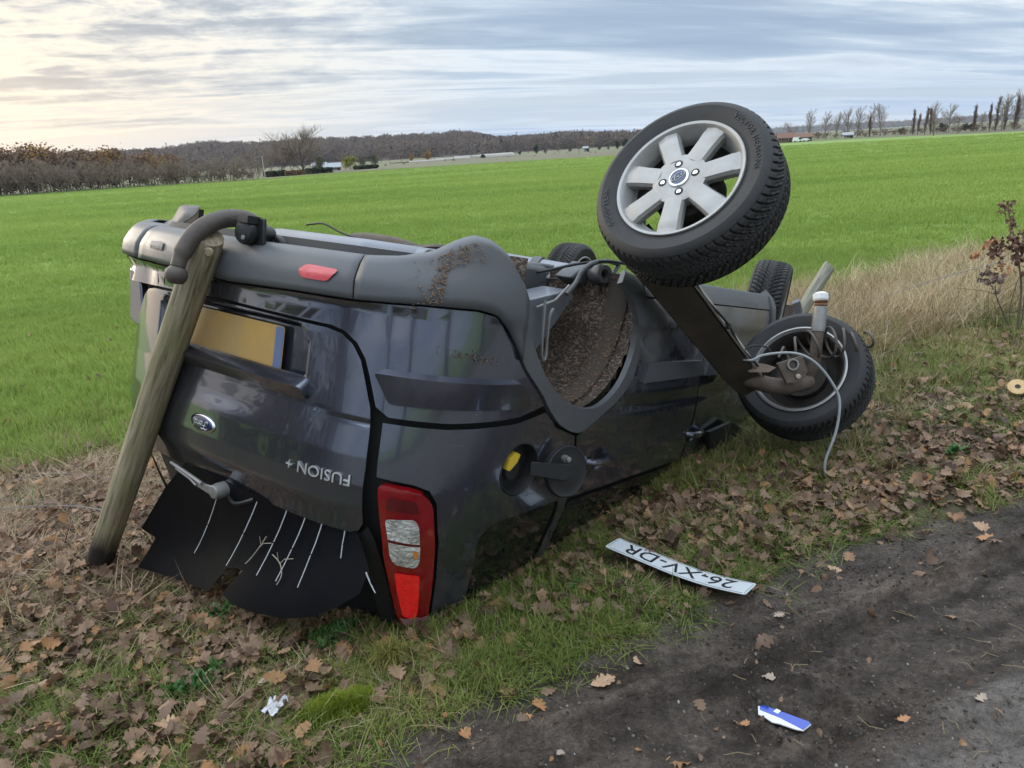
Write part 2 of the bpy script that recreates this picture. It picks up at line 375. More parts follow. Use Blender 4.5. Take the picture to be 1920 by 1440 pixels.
# land beyond the field
def gnd(px, py, z=-.15):
    px, py = float(px), float(py)
    d = cF + (px - 960) / FPX * cR - (py - 720) / FPX * cU
    return CAM + d * ((z - CAM.z) / d.z)
def far_at(px, dist, z=0.0):
    px, dist = float(px), float(dist)
    """point on the ground at a compass bearing seen at column px of the horizon"""
    d = cF + (px - 960) / FPX * cR - ((282 - (px - 960) * math.tan(ROLL)) - 720) / FPX * cU
    h = Vector((d.x, d.y, 0)).normalized(); return Vector((h.x * dist, h.y * dist, z))
edge_px = [(-700, 420), (-300, 388), (0, 369), (240, 353), (480, 338), (650, 324), (900, 307), (1150, 292), (1330, 279), (1500, 266), (1700, 256), (1920, 246), (2300, 236), (2800, 222)]
edge_pts = [gnd(*p) for p in edge_px]
V = []; Fc = []
for i, p in enumerate(edge_pts):
    u = Vector((p.x, p.y, 0)).normalized()
    for k, r in enumerate((0, 9, 60, 250, 1000, 2900)):
        V.append((p.x + u.x * r, p.y + u.y * r, -.12 + (.05 if k == 1 else 0)))
for i in range(len(edge_pts) - 1):
    for k in range(5): Fc.append((i * 6 + k, (i + 1) * 6 + k, (i + 1) * 6 + k + 1, i * 6 + k + 1))
M_far = ground_mat('far_land', [(.36, (.10, .085, .06)), (.5, (.13, .115, .07)), (.62, (.10, .15, .045))], .03, None, .95, .1, 1)
tag(link('far_land', mesh('far_land', V, Fc, M_far)), kind='structure')

# ------------------------------------------------------------------ scatter by geometry nodes (stuff only)
def source(name, meshes):
    c = bpy.data.collections.new(name)
    for i, me in enumerate(meshes):
        c.objects.link(bpy.data.objects.new('%s_%02d' % (name, i), me))
    return c
def scatter(name, P, rot, scl, idx, coll, parent=None):
    n = len(P); me = bpy.data.meshes.new(name); me.vertices.add(n); me.vertices.foreach_set('co', np.asarray(P, np.float32).ravel())
    a = me.attributes.new('rot', 'FLOAT_VECTOR', 'POINT'); a.data.foreach_set('vector', np.asarray(rot, np.float32).ravel())
    a = me.attributes.new('scl', 'FLOAT', 'POINT'); a.data.foreach_set('value', np.asarray(scl, np.float32))
    a = me.attributes.new('idx', 'INT', 'POINT'); a.data.foreach_set('value', np.asarray(idx, np.int32))
    o = link(name, me, parent); o['kind'] = 'stuff'
    ng = bpy.data.node_groups.new(name, 'GeometryNodeTree'); L = ng.links.new
    ng.interface.new_socket('Geometry', in_out='INPUT', socket_type='NodeSocketGeometry'); ng.interface.new_socket('Geometry', in_out='OUTPUT', socket_type='NodeSocketGeometry')
    gi = ng.nodes.new('NodeGroupInput'); go = ng.nodes.new('NodeGroupOutput')
    ip = ng.nodes.new('GeometryNodeInstanceOnPoints'); ci = ng.nodes.new('GeometryNodeCollectionInfo')
    ci.inputs['Collection'].default_value = coll; ci.inputs['Separate Children'].default_value = True; ci.inputs['Reset Children'].default_value = True
    def at(nm, typ):
        q = ng.nodes.new('GeometryNodeInputNamedAttribute'); q.data_type = typ; q.inputs['Name'].default_value = nm; return q.outputs['Attribute']
    m2p = ng.nodes.new('GeometryNodeMeshToPoints')
    L(gi.outputs[0], m2p.inputs[0]); L(m2p.outputs[0], ip.inputs['Points']); L(ci.outputs[0], ip.inputs['Instance'])
    ip.inputs['Pick Instance'].default_value = True
    L(at('idx', 'INT'), ip.inputs['Instance Index']); L(at('rot', 'FLOAT_VECTOR'), ip.inputs['Rotation']); L(at('scl', 'FLOAT'), ip.inputs['Scale'])
    L(ip.outputs[0], go.inputs[0])
    md = o.modifiers.new('scatter', 'NODES'); md.node_group = ng
    return o
def tuft(seed, n, h, spread, lean, width, curl, segs=3, flat=0.0):
    r = random.Random(seed); V = []; Fc = []
    for b in range(n):
        az = r.uniform(0, 6.283); ro = spread * math.sqrt(r.random()); az0 = r.uniform(0, 6.283)
        p = Vector((ro * math.cos(az0), ro * math.sin(az0), -.01)); H = h * r.uniform(.55, 1.1); w = width * r.uniform(.7, 1.3)
        el = math.pi / 2 - lean * r.random() - flat * r.uniform(.6, 1.2); side = Vector((-math.sin(az), math.cos(az), 0)); k = curl * r.uniform(.3, 1.3)
        base = len(V)
        for s in range(segs + 1):
            ww = w * (1 - (s / segs) ** 1.6) * .5
            if s < segs: V += [p - side * ww, p + side * ww]
            else: V.append(p.copy())
            d = Vector((math.cos(az) * math.cos(el), math.sin(az) * math.cos(el), math.sin(el)))
            p = p + d * (H / segs); el -= k / segs; az += r.uniform(-.15, .15)
        for s in range(segs - 1): Fc.append((base + 2 * s, base + 2 * s + 1, base + 2 * s + 3, base + 2 * s + 2))
        Fc.append((base + 2 * segs - 2, base + 2 * segs - 1, base + 2 * segs))
    return V, Fc
def tufts(name, m, k, **kw):
    return source(name, [mesh('%s_%d' % (name, i), *tuft(i * 13 + hash_s(name), **kw), m, smooth=False) for i in range(k)])
def hash_s(s): return sum(ord(c) * (i + 3) for i, c in enumerate(s)) % 9973
def in_view(x, y, z=0.0, m=90):
    dx, dy, dz = x, y, z - CAM.z
    w = dx * cF.x + dy * cF.y + dz * cF.z
    u = 960 + FPX * (dx * cR.x + dy * cR.y + dz * cR.z) / np.maximum(w, .01); v = 720 - FPX * (dx * cU.x + dy * cU.y + dz * cU.z) / np.maximum(w, .01)
    return (w > .1) & (u > -m * 9) & (u < 1920 + m * 9) & (v > -200) & (v < 1440 + m * 3)
# plan of the overturned body near the ground, for keeping plants out of it
CAR_R = Matrix(((0.5772, 0.7939, -0.1913), (0.7829, -0.6046, -0.1468), (-0.2322, -0.065, -0.9705))); CAR_T = Vector((-0.3256, 2.97903, 1.29788))
def under_car(x, y, m=0.0):
    q = np.stack([x - CAR_T.x, y - CAR_T.y, 0 * x - .0 - CAR_T.z], -1) @ np.array(CAR_R)
    hw = np.interp(q[..., 2], [1.1, 1.45], [.82, .68])
    return (q[..., 0] > -.55 - m) & (q[..., 0] < 2.3 + m) & (np.abs(q[..., 1]) < hw + m)
def on_plate(x, y):
    u = (x - .524) * .789 + (y - 2.186) * -.614; v = (x - .524) * .614 + (y - 2.186) * .789
    return ((np.abs(u) < .30) & (v > -.10) & (v < .06)) | (((x + .52) / .10) ** 2 + ((y - 1.655) / .05) ** 2 < 1)
G_crop = tinted('crop_blade', [(.165, .255, .050), (.215, .303, .062), (.255, .342, .074), (.31, .385, .095)], .7, .2, .32, vscale=.22, vmix=.62, stretch=(.16, 1, 1))
G_green = tinted('verge_blade', [(.07, .095, .018), (.11, .15, .028), (.165, .215, .042), (.24, .26, .07), (.33, .27, .12)], .6, .3, .2, vscale=.9, vmix=.45)
G_dry = tinted('straw', [(.22, .155, .09), (.36, .27, .165), (.50, .40, .25), (.62, .53, .34)], .7, .25, .15)
G_mixed = tinted('straw_green', [(.25, .19, .09), (.30, .24, .11), (.16, .17, .05), (.10, .15, .03)], .65, .25, .2)
C_crop = tufts('crop_tuft', G_crop, 6, n=13, h=.13, spread=.045, lean=.55, width=.0055, curl=.9)
C_cropfar = tufts('crop_clump', G_crop, 5, n=20, h=.11, spread=.16, lean=.7, width=.011, curl=1.1, segs=2)
C_green = tufts('verge_tuft', G_green, 8, n=16, h=.085, spread=.035, lean=1.0, width=.0032, curl=1.8)
C_flat = tufts('matted_tuft', G_green, 6, n=14, h=.11, spread=.05, lean=.3, width=.0034, curl=.9, flat=1.05)
C_straw = tufts('straw_tuft', G_dry, 8, n=12, h=.24, spread=.07, lean=.4, width=.0036, curl=.6, flat=1.15)
G_thatch = tinted('thatch', [(.13, .085, .055), (.25, .175, .11), (.37, .275, .175), (.48, .38, .25)], .8, .2, .1, vmix=.2)
C_thatch = tufts('thatch_tuft', G_thatch, 8, n=12, h=.21, spread=.07, lean=.4, width=.0036, curl=.7, flat=1.2)
C_tall = tufts('tall_straw', G_dry, 7, n=12, h=.36, spread=.07, lean=1.0, width=.0036, curl=1.3, segs=4)
C_mixed = tufts('straw_mixed', G_mixed, 6, n=14, h=.20, spread=.06, lean=.9, width=.0045, curl=1.2)
NR = np.random.RandomState(11)
def polar(n, r0, r1, power, a0=-55, a1=55):
    """n points round the camera; density falls with distance as r**-power"""
    t = NR.rand(n); e = 2 - power
    r = np.exp(np.log(r0) + t * np.log(r1 / r0)) if abs(e) < 1e-6 else (r0 ** e + t * (r1 ** e - r0 ** e)) ** (1 / e)
    a = np.radians(NR.uniform(a0, a1, n)); return r * np.sin(a), r * np.cos(a)
def lay(name, x, y, coll, k, smin, smax, tilt=.12, far=None, dz=0):
    n = len(x); z = height(x, y) + dz
    s = NR.uniform(smin, smax, n)
    if far is not None: s = s * far
    return scatter(name, np.stack([x, y, z], 1), np.stack([NR.uniform(-tilt, tilt, n), NR.uniform(-tilt, tilt, n), NR.uniform(0, 6.283, n)], 1), s, NR.randint(0, k, n), coll)
def grow():
    # crop field: upright young cereal
    x, y = polar(76000, 3.8, 11, .9); al, d = al_d(x, y); fe = field_edge(al, x, y)
    m = (d > fe - .45 * NR.rand(len(x))) & in_view(x, y) & ~under_car(x, y, .05)
    lay('crop_grass', x[m], y[m], C_crop, 6, .7, 1.15)
    x, y = polar(140000, 9, 105, 1.70); al, d = al_d(x, y)
    m = (d > field_edge(al, x, y)) & in_view(x, y)
    x, y = x[m], y[m]; r = np.hypot(x, y)
    row = np.sin(( -x * .30 + y * .95) * 2 * np.pi / 3.2 + 2 * fbm(x, y, 2, .05)); keep = NR.rand(len(x)) < .8 + .2 * row
    lay('crop_grass', x[keep], y[keep], C_cropfar, 5, .75, 1.15, far=np.clip(r[keep] / 14, .75, 2.2) ** .5)
    # verge: green grass in patches between the leaves
    x, y = polar(90000, 1.2, 8, 1.0, -48, 48); al, d = al_d(x, y); me = mud_edge(al, x, y)
    g = sstep(-.12, .14, fbm(x + 3, y, 4, 2.2) + .05)
    band = sstep(-.06, .12, d - me) * (1 - sstep(2.6, 3.4, d + .7 * fbm(x, y, 3, 1.5) - .25 * np.clip(al - 1.2, 0, 3)))
    nearcar = np.exp(-((x - .1) ** 2 + (y - 1.9) ** 2) / .5)
    m = (NR.rand(len(x)) < (.08 + .70 * g) * band * (1 - .65 * sstep(-.03, .15, fbm(x + 31, y + 3, 4, 2.6))) + .3 * nearcar * band) & in_view(x, y) & ~under_car(x, y, -.03) & ~on_plate(x, y)
    lay('verge_grass', x[m], y[m], C_green, 8, .55, 1.15)
    x, y = polar(40000, 1.2, 7, 1.0, -48, 48); al, d = al_d(x, y); me = mud_edge(al, x, y)
    g = sstep(-.15, .15, fbm(x + 3, y, 4, 2.2)); band = sstep(-.12, .10, d - me) * (1 - sstep(3.2, 4.2, d))
    m = (NR.rand(len(x)) < (.08 + .45 * g) * band) & in_view(x, y) & ~under_car(x, y, -.02) & ~on_plate(x, y)
    lay('verge_grass', x[m], y[m], C_flat, 6, .6, 1.2)
    x, y = polar(16000, 1.2, 6, 1.0, -48, 48); al, d = al_d(x, y); me = mud_edge(al, x, y)
    m = (NR.rand(len(x)) < .55 * sstep(-.05, .2, d - me) * (1 - sstep(2.6, 3.4, d)) * sstep(-.1, .12, fbm(x + 40, y, 3, 3))) & in_view(x, y) & ~under_car(x, y, -.02) & ~on_plate(x, y)
    lay('dead_straw', x[m], y[m], C_straw, 8, .3, .65)
    m = (NR.rand(len(x)) < .10 * sstep(.0, .15, fbm(x + 3, y, 4, 2.2) + .02) * sstep(.1, .3, d - me) * (1 - sstep(2.4, 3.0, d))) & in_view(x, y) & ~under_car(x, y, -.02) & ~on_plate(x, y)
    lay('verge_grass', x[m], y[m], C_green, 8, 1.1, 1.8)
    # dead matted straw: left of the car round the post, and the tall dry strip beyond the wheel
    x, y = polar(42000, 1.5, 8, 1.0, -48, 10); al, d = al_d(x, y)
    w = sstep(2.2, 3.0, d + .9 * fbm(x, y, 3, 1.3)) * (1 - sstep(4.5, 5.2, d + .6 * fbm(x + 7, y, 3, 1.2))) * sstep(1.6, .4, al)
    m = (NR.rand(len(x)) < .55 * w) & in_view(x, y) & ~under_car(x, y, .02)
    lay('dead_straw', x[m], y[m], C_thatch, 8, .5, 1.1, dz=.01)
    x, y = polar(38000, 3.6, 14, 1.0, 12, 55); al, d = al_d(x, y)
    w = sstep(2.6, 3.3, d + .5 * fbm(x, y, 3, 1.4)) * (1 - sstep(4.2, 5.1, d + .5 * fbm(x + 4, y, 3, 1.1)))
    w = w * (1 - .75 * np.exp(-((x - 2.0) ** 2 + (y - 5.0) ** 2) / .35))
    m = (NR.rand(len(x)) < .6 * w) & in_view(x, y) & ~under_car(x, y, .15)
    lay('tall_straw_grass', x[m], y[m], C_tall, 7, .4, 1.25, .35)
    m = (NR.rand(len(x)) < .4 * w) & in_view(x, y) & ~under_car(x, y, .15)
    lay('dead_straw', x[m], y[m], C_straw, 8, .7, 1.4)
    m = (NR.rand(len(x)) < .28 * w) & in_view(x, y) & ~under_car(x, y, .15)
    lay('fringe_grass', x[m], y[m], C_mixed, 6, .7, 1.5)
    # ragged mixed fringe where verge meets field
    x, y = polar(24000, 3, 12, 1.0); al, d = al_d(x, y); w = np.exp(-((d - field_edge(al, x, y)) / .55) ** 2) + .5 * sstep(1.6, 2.2, d) * (1 - sstep(2.9, 3.6, d)) * sstep(1.2, 2.2, al)
    m = (NR.rand(len(x)) < .4 * w) & in_view(x, y) & ~under_car(x, y, .05)
    lay('fringe_grass', x[m], y[m], C_mixed, 6, .5, 1.2)
grow()

# ------------------------------------------------------------------ the overturned car (modelled upright in its own axes, x forward, y to its left)
def paint(name, dust, soil):
    """metallic grey lacquer with road dust low on the doors, earth near the roof, flecks and scratches"""
    base = (.105, .113, .150); m = mat(name, base, .20, .85, 1.0, coat_rough=.035); nt = m.node_tree; L = nt.links.new; p = nt.nodes['Principled BSDF']
    tc = nd(nt, 'ShaderNodeTexCoord'); sp = nd(nt, 'ShaderNodeSeparateXYZ'); L(tc.outputs['Object'], sp.inputs[0]); z = sp.outputs[2]
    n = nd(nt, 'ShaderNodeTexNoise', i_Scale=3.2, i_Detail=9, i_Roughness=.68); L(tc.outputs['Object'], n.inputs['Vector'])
    n1 = nd(nt, 'ShaderNodeTexNoise', i_Scale=9, i_Detail=10, i_Roughness=.72, i_Distortion=.8); L(tc.outputs['Object'], n1.inputs['Vector'])
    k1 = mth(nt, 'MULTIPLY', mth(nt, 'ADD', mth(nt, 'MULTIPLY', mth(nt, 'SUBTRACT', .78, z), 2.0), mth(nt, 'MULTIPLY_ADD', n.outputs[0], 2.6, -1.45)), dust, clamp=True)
    k2 = mth(nt, 'MULTIPLY', mth(nt, 'ADD', mth(nt, 'MULTIPLY', mth(nt, 'SUBTRACT', z, 1.06), 3.0), mth(nt, 'MULTIPLY_ADD', n1.outputs[0], 4.0, -2.3)), soil, clamp=True)
    film = mth(nt, 'MULTIPLY', mth(nt, 'MULTIPLY_ADD', n.outputs[0], 3.0, -1.3, clamp=True), .09)
    v = nd(nt, 'ShaderNodeTexVoronoi', i_Scale=55); L(tc.outputs['Object'], v.inputs['Vector'])
    fl = mth(nt, 'MULTIPLY', mth(nt, 'LESS_THAN', v.outputs['Distance'], .13), mth(nt, 'GREATER_THAN', n1.outputs[0], .64))
    mp = nd(nt, 'ShaderNodeMapping'); mp.inputs['Scale'].default_value = (1.2, 1.2, 26); mp.inputs['Rotation'].default_value = (.25, .12, 0); L(tc.outputs['Object'], mp.inputs[0])
    n3 = nd(nt, 'ShaderNodeTexNoise', i_Scale=5, i_Detail=3, i_Distortion=.3); L(mp.outputs[0], n3.inputs['Vector'])
    scr = mth(nt, 'MULTIPLY', mth(nt, 'GREATER_THAN', n3.outputs[0], .735), mth(nt, 'GREATER_THAN', n.outputs[0], .50))
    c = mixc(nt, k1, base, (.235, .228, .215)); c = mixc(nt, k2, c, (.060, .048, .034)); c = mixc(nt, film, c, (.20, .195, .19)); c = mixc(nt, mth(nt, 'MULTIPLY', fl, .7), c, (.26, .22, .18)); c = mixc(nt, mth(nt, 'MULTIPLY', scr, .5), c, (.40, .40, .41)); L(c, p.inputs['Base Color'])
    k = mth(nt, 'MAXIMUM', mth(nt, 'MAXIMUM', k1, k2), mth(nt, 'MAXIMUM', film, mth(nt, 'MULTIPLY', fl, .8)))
    for q_, x, y in (('Roughness', .20, .75), ('Metallic', .85, .0), ('Coat Weight', 1.0, .05)):
        q = nd(nt, 'ShaderNodeMix'); q.data_type = 'FLOAT'; L(k, q.inputs[0]); q.inputs[2].default_value = x; q.inputs[3].default_value = y; L(q.outputs[0], p.inputs[q_])
    return m
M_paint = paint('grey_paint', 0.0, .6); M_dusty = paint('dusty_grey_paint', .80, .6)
M_trim = mat('grey_plastic', (.078, .083, .095), .42, 0, 0, vary=.55, vscale=3.5, vcol=(.112, .110, .110), bump=.12, bscale=420)
M_black = mat('black_plastic', (.012, .012, .013), .5, bump=.1, bscale=200)
M_shell = mat('black_seal', (.006, .006, .007), .7)
M_glass = mat('dark_glass', (.008, .009, .010), .06, 0, .6)
M_chrome = mat('chrome', (.75, .76, .78), .16, 1.0)
M_rust = mat('rusty_steel', (.13, .105, .085), .75, .2, vary=.7, vscale=18, vcol=(.075, .05, .038), bump=.4, bscale=90)
M_steel = mat('dull_steel', (.30, .30, .30), .5, .5, vary=.6, vscale=12, vcol=(.17, .15, .13), bump=.15, bscale=80)
M_under = mat('underseal', (.10, .105, .115), .55, .1, vary=.6, vscale=5, vcol=(.055, .05, .045), bump=.25, bscale=40)
M_tank = mat('painted_underbody', (.20, .215, .25), .4, .2, .25, vary=.5, vscale=4, vcol=(.10, .10, .105))
M_rubber = mat('tyre_rubber', (.013, .013, .0145), .66, vary=.45, vscale=9, vcol=(.032, .030, .029), bump=.12, bscale=120)
M_letter = mat('tyre_letter', (.028, .028, .030), .5)
M_alloy = mat('dusty_alloy', (.36, .36, .355), .40, .45, vary=.6, vscale=9, vcol=(.24, .22, .195), bump=.06, bscale=150)
M_white = mat('white_plastic', (.75, .76, .77), .35, vary=.2, vscale=8, vcol=(.5, .48, .45))
M_blue = mat('emblem_blue', (.012, .022, .08), .25, .2, .8)

car_m = CAR_R.to_4x4(); car_m.translation = CAR_T
car = empty('overturned_car', mat=car_m)
tag(car, 'dark grey hatchback lying upside down on the verge with its tailgate facing us', 'car')
ZT = [.16, .20, .24, .30, .36, .42, .44, .52, .62, .74, .85, .93, 1.0, 1.1, 1.25, 1.42, 1.50]
XT = [-.58, -.64, -.70, -.765, -.79, -.79, -.775, -.782, -.785, -.79, -.80, -.80, -.785, -.755, -.70, -.63, -.58]
YT = [.72, .78, .82, .845, .855, .86, .85, .855, .86, .86, .855, .85, .84, .825, .78, .72, .66]
UU = .85 * math.pi / 2
def skin(u, z, off=0.0):
    """body surface: u runs round the plan from the middle of the tail (0) along the side, z is height"""
    u = np.asarray(u, float); z = np.asarray(z, float)
    a = -np.interp(z, ZT, XT) + off; b = np.interp(z, ZT, YT) + off
    s = np.where(u < 0, -1.0, 1.0); au = np.abs(u); ph = np.minimum(au, UU) / .85
    r = (np.abs(np.cos(ph)) ** 4 + np.abs(np.sin(ph)) ** 4) ** -.25
    x = -a * r * np.cos(ph); y = b * r * np.sin(ph)
    x = np.where(au > UU, au - UU, x)
    e = np.clip((x - 2.2) / 1.08, 0, 1); y = np.where(au > UU, b * (1 - .999 * e ** 4) ** .25 * (1 - .02 * e), y)
    return np.stack([x, y * s, z + 0 * x], -1)
def skin_bumper(u, z, off=0.0):
    """the same with the torn far corner of the bumper standing out"""
    u = np.asarray(u, float); z = np.asarray(z, float); p = skin(u, z, off)
    flare = .046 * sstep(-.45, -.60, u) * sstep(.82, .70, z) * sstep(.98, .72, np.abs(u))
    return np.stack([p[..., 0] - .6 * flare, p[..., 1] - flare, p[..., 2]], -1)
_uu = np.linspace(0, UU, 300)
def ux(x, z=.5):
    if x >= 0: return UU + x
    return float(np.interp(x, skin(_uu, z)[:, 0], _uu))
def arch(r, a0, a1, n=20, cx=0.0, cz=.33):
    out = []
    for i in range(n + 1):
        t = rad(a0 + (a1 - a0) * i / n); z = cz + r * math.sin(t); out.append((ux(cx + r * math.cos(t), z), z))
    return out
def panel(name, outer, m, holes=(), off=0.0, th=.012, step=.045, disp=None, parent=car, bev=.0035, label=None, fn=None):
    loops = [list(outer)] + [list(h) for h in holes]
    flat = [p for l in loops for p in l]
    tess = tessellate_polygon([[Vector((p[0], p[1], 0)) for p in l] for l in loops])
    bm = bmesh.new(); vs = [bm.verts.new((p[0], p[1], 0)) for p in flat]
    for t in tess:
        try: bm.faces.new([vs[i] for i in t])
        except ValueError: pass
    ring = set()
    b0 = 0
    for l in loops:
        for i in range(len(l)): ring.add(frozenset((b0 + i, b0 + (i + 1) % len(l))))
        b0 += len(l)
    lay_ = bm.edges.layers.int.new('diag'); bm.verts.index_update()
    for e in bm.edges: e[lay_] = 0 if frozenset((e.verts[0].index, e.verts[1].index)) in ring else 1
    us = [p[0] for p in flat]; zs = [p[1] for p in flat]
    for ax, lo, hi in ((0, min(us), max(us)), (1, min(zs), max(zs))):
        k = math.ceil(lo / step) * step
        while k < hi:
            co = [0, 0, 0]; co[ax] = k; no = [0, 0, 0]; no[ax] = 1
            ret = bmesh.ops.bisect_plane(bm, geom=bm.verts[:] + bm.edges[:] + bm.faces[:], plane_co=co, plane_no=no, dist=1e-5)
            for g in ret['geom_cut']:
                if isinstance(g, bmesh.types.BMEdge): g[lay_] = 0
            k += step
    bmesh.ops.dissolve_edges(bm, edges=[e for e in bm.edges if e[lay_] == 1 and len(e.link_faces) == 2], use_verts=False)
    bmesh.ops.remove_doubles(bm, verts=bm.verts[:], dist=2e-4)
    C = np.array([v.co[:] for v in bm.verts])
    o_ = off + (disp(C[:, 0], C[:, 1]) if disp else 0)
    P = (fn or skin)(C[:, 0], C[:, 1], o_)
    uv = C.copy()
    for v, p in zip(bm.verts, P): v.co = p
    bm.normal_update()
    cen = Vector((.6, 0, .6)); sgn = sum((f.normal.dot(Vector((f.calc_center_median() - cen).to_tuple()))) * f.calc_area() for f in bm.faces)
    if sgn < 0: bmesh.ops.reverse_faces(bm, faces=bm.faces[:])
    if th and bev <= .004:
        # skin with normals of the true surface, plus a rim turned inwards
        e = 2e-3; g = lambda u, z: (fn or skin)(u, z, off + (disp(u, z) if disp else 0))
        N = np.cross(g(C[:, 0] + e, C[:, 1]) - g(C[:, 0] - e, C[:, 1]), g(C[:, 0], C[:, 1] + e) - g(C[:, 0], C[:, 1] - e)); N /= np.linalg.norm(N, axis=1)[:, None] + 1e-12
        bm.verts.index_update(); bm.faces.ensure_lookup_table(); f0 = max(bm.faces, key=lambda f: f.calc_area())
        if f0.normal.dot(Vector(N[f0.verts[0].index])) < 0: N = -N
        V = [tuple(p) for p in P]; VN = [tuple(q) for q in N]; F = [tuple(v.index for v in f.verts) for f in bm.faces]; flat0 = len(F)
        c = min(bev, th * .4)
        for ed in bm.edges:
            if len(ed.link_faces) != 1: continue
            lp = ed.link_loops[0]; a, b = lp.vert.index, lp.link_loop_next.vert.index
            out = np.cross(P[b] - P[a], N[a] + N[b]); out /= np.linalg.norm(out) + 1e-12; k = len(V)
            for i_ in (a, b):
                V += [tuple(P[i_]), tuple(P[i_] - N[i_] * c * .8 + out * c * .5), tuple(P[i_] - N[i_] * th + out * c * .5)]
                VN += [tuple(N[i_] * .75 + out * .65), tuple(out * .9 + N[i_] * .3), tuple(out)]
            F += [(a_ + k for a_ in q) for q in ((0, 1, 4, 3), (1, 2, 5, 4))]
        F = [tuple(f) for f in F]
        bm.free(); me = bpy.data.meshes.new(name); me.from_pydata(V, [], F); me.materials.append(m); me.polygons.foreach_set('use_smooth', [True] * len(me.polygons)); me.update()
        me.normals_split_custom_set_from_vertices([Vector(q).normalized() for q in VN]); o = link(name, me, parent)
    else:
        me = bpy.data.meshes.new(name); bm.to_mesh(me); bm.free(); me.materials.append(m)
        me.polygons.foreach_set('use_smooth', [True] * len(me.polygons)); o = link(name, me, parent)
        if th:
            q = o.modifiers.new('thickness', 'SOLIDIFY'); q.thickness = th; q.offset = -1; q.use_even_offset = False
        if bev:
            b = o.modifiers.new('edge', 'BEVEL'); b.width = bev; b.segments = 2; b.limit_method = 'ANGLE'; b.angle_limit = rad(60)
            w = o.modifiers.new('normals', 'WEIGHTED_NORMAL'); w.mode = 'FACE_AREA'; w.weight = 50; w.keep_sharp = False
    if label: o['label'] = label
    return o
def mir(P): return [(-u, z) for u, z in reversed(P)]
def rbox(u, z, u0, u1, z0, z1, w):
    """1 inside a rounded box of (u, z), falling to 0 over w at its edge"""
    qx = np.abs(u - (u0 + u1) / 2) - (u1 - u0) / 2 + .05; qz = np.abs(z - (z0 + z1) / 2) - (z1 - z0) / 2 + .05
    d = np.hypot(np.maximum(qx, 0), np.maximum(qz, 0)) + np.minimum(np.maximum(qx, qz), 0) - .05
    return sstep(w, 0, d)
ripple = lambda u, z: .0015 * fbm(u * 1.0 + 4, z * 1.0, 3, 2.2)

def oncar(px, py, ax, val):
    """where the sight line through a pixel of the photograph meets a plane of the car's own axes"""
    d = (cF + (px - 960) / FPX * cR - (py - 720) / FPX * cU) @ CAR_R; o = (CAM - CAR_T) @ CAR_R
    return o + d * ((val - o[ax]) / d[ax])
# inner shell, floor and roof
def build_shell():
    V = []; Fc = []; us = np.linspace(-4.5, 4.5, 241); zs = np.linspace(.27, 1.44, 27)
    for u in us:
        for z in zs:
            p = skin(u, z, -.035)
            lim = np.interp(z, [.85, 1.0, 1.44], [3.2, 2.3, 1.25]); x = min(p[0], lim) if p[0] > 0 else p[0]
            V.append((x, p[1], p[2]))
    nz = len(zs); q = np.array(V).reshape(len(us), nz, 3)
    for i in range(len(us) - 1):
        for j in range(nz - 1):
            c = (q[i, j] + q[i + 1, j + 1]) / 2
            if any((c[0] - cx) ** 2 + (c[2] - .33) ** 2 < .43 ** 2 for cx in (0, 2.485)): continue
            Fc.append((i * nz + j, (i + 1) * nz + j, (i + 1) * nz + j + 1, i * nz + j + 1))
    top = [i * nz + nz - 1 for i in range(len(us))]; Fc.append(tuple(top))
    return link('body_shell', mesh('body_shell', V, Fc, M_shell), car)
build_shell()
fl = MB()
for y0, y1, x0, x1, z in ((-.40, .40, -.55, 3.0, .285), (.40, .74, .42, 2.05, .265), (-.74, -.40, .42, 2.05, .265), (-.66, .66, -.62, -.44, .30)):
    fl.box(((x0 + x1) / 2, (y0 + y1) / 2, z + .03), (x1 - x0, y1 - y0, .05))
for y in (-.30, .30): fl.box((1.2, y, .262), (1.5, .09, .05))
fl.obj('floor_pan', M_under, car, bevel=.01)

# bumper: lower plastic in three pieces rolled under at the lip
def lip_z(u):
    au = np.abs(u); return np.where(np.asarray(u) > 0, np.interp(au, [0, .50, .58, .66, .72, .77, .82, .87, .92, .96], [.295, .292, .283, .262, .222, .200, .205, .232, .29, .35]), np.interp(au, [0, .50, .58, .66, .72, .82, .87, .92, .96], [.295, .292, .288, .280, .272, .272, .275, .29, .35]))
def top_z(u):
    au = np.abs(u); return np.interp(au, [0, .32, .50, .66, .79, .848, .894, .934, .96], [.430, .418, .415, .403, .400, .410, .450, .498, .55])
def bumper_trim(u0, u1, label=None):
    n = max(8, int((u1 - u0) / .02)); us = np.linspace(u0, u1, n + 1); V = []; Fc = []; k = 14
    for u in us:
        zt, zl = top_z(u), lip_z(u)
        for j in range(k):
            if j == 0: z, off = zt, -.012
            elif j <= 7:
                t = (j - 1) / 6; z = zt - .004 - (zt - .004 - zl - .026) * t; off = .015 - .006 * t * t
            else:
                t = (j - 7) / 6; a = t * math.pi / 2
                z = zl + .026 * (1 - math.sin(a)); off = .009 - .030 * (1 - math.cos(a)) - ((.10 if abs(u) < .6 else .012) * max(0, t - .66) / .34)
            zz = max(z, .30); p = skin_bumper(u, zz, off - max(0, .32 - z) * .25); V.append((p[0], p[1], z))
    for i in range(n):
        for j in range(k - 1): Fc.append((i * k + j, i * k + j + 1, (i + 1) * k + j + 1, (i + 1) * k + j))
    me = mesh('bumper_trim', V, Fc, M_trim); o = link('bumper_trim', me, car)
    bm = bmesh.new(); bm.from_mesh(me); bmesh.ops.recalc_face_normals(bm, faces=bm.faces[:]); bm.to_mesh(me); bm.free()
    s = o.modifiers.new('thickness', 'SOLIDIFY'); s.thickness = .006; s.offset = 0
    if label: o['label'] = label
    return o
bumper_trim(-.489, .489); bumper_trim(.4935, .955); bumper_trim(-.955, -.4935)
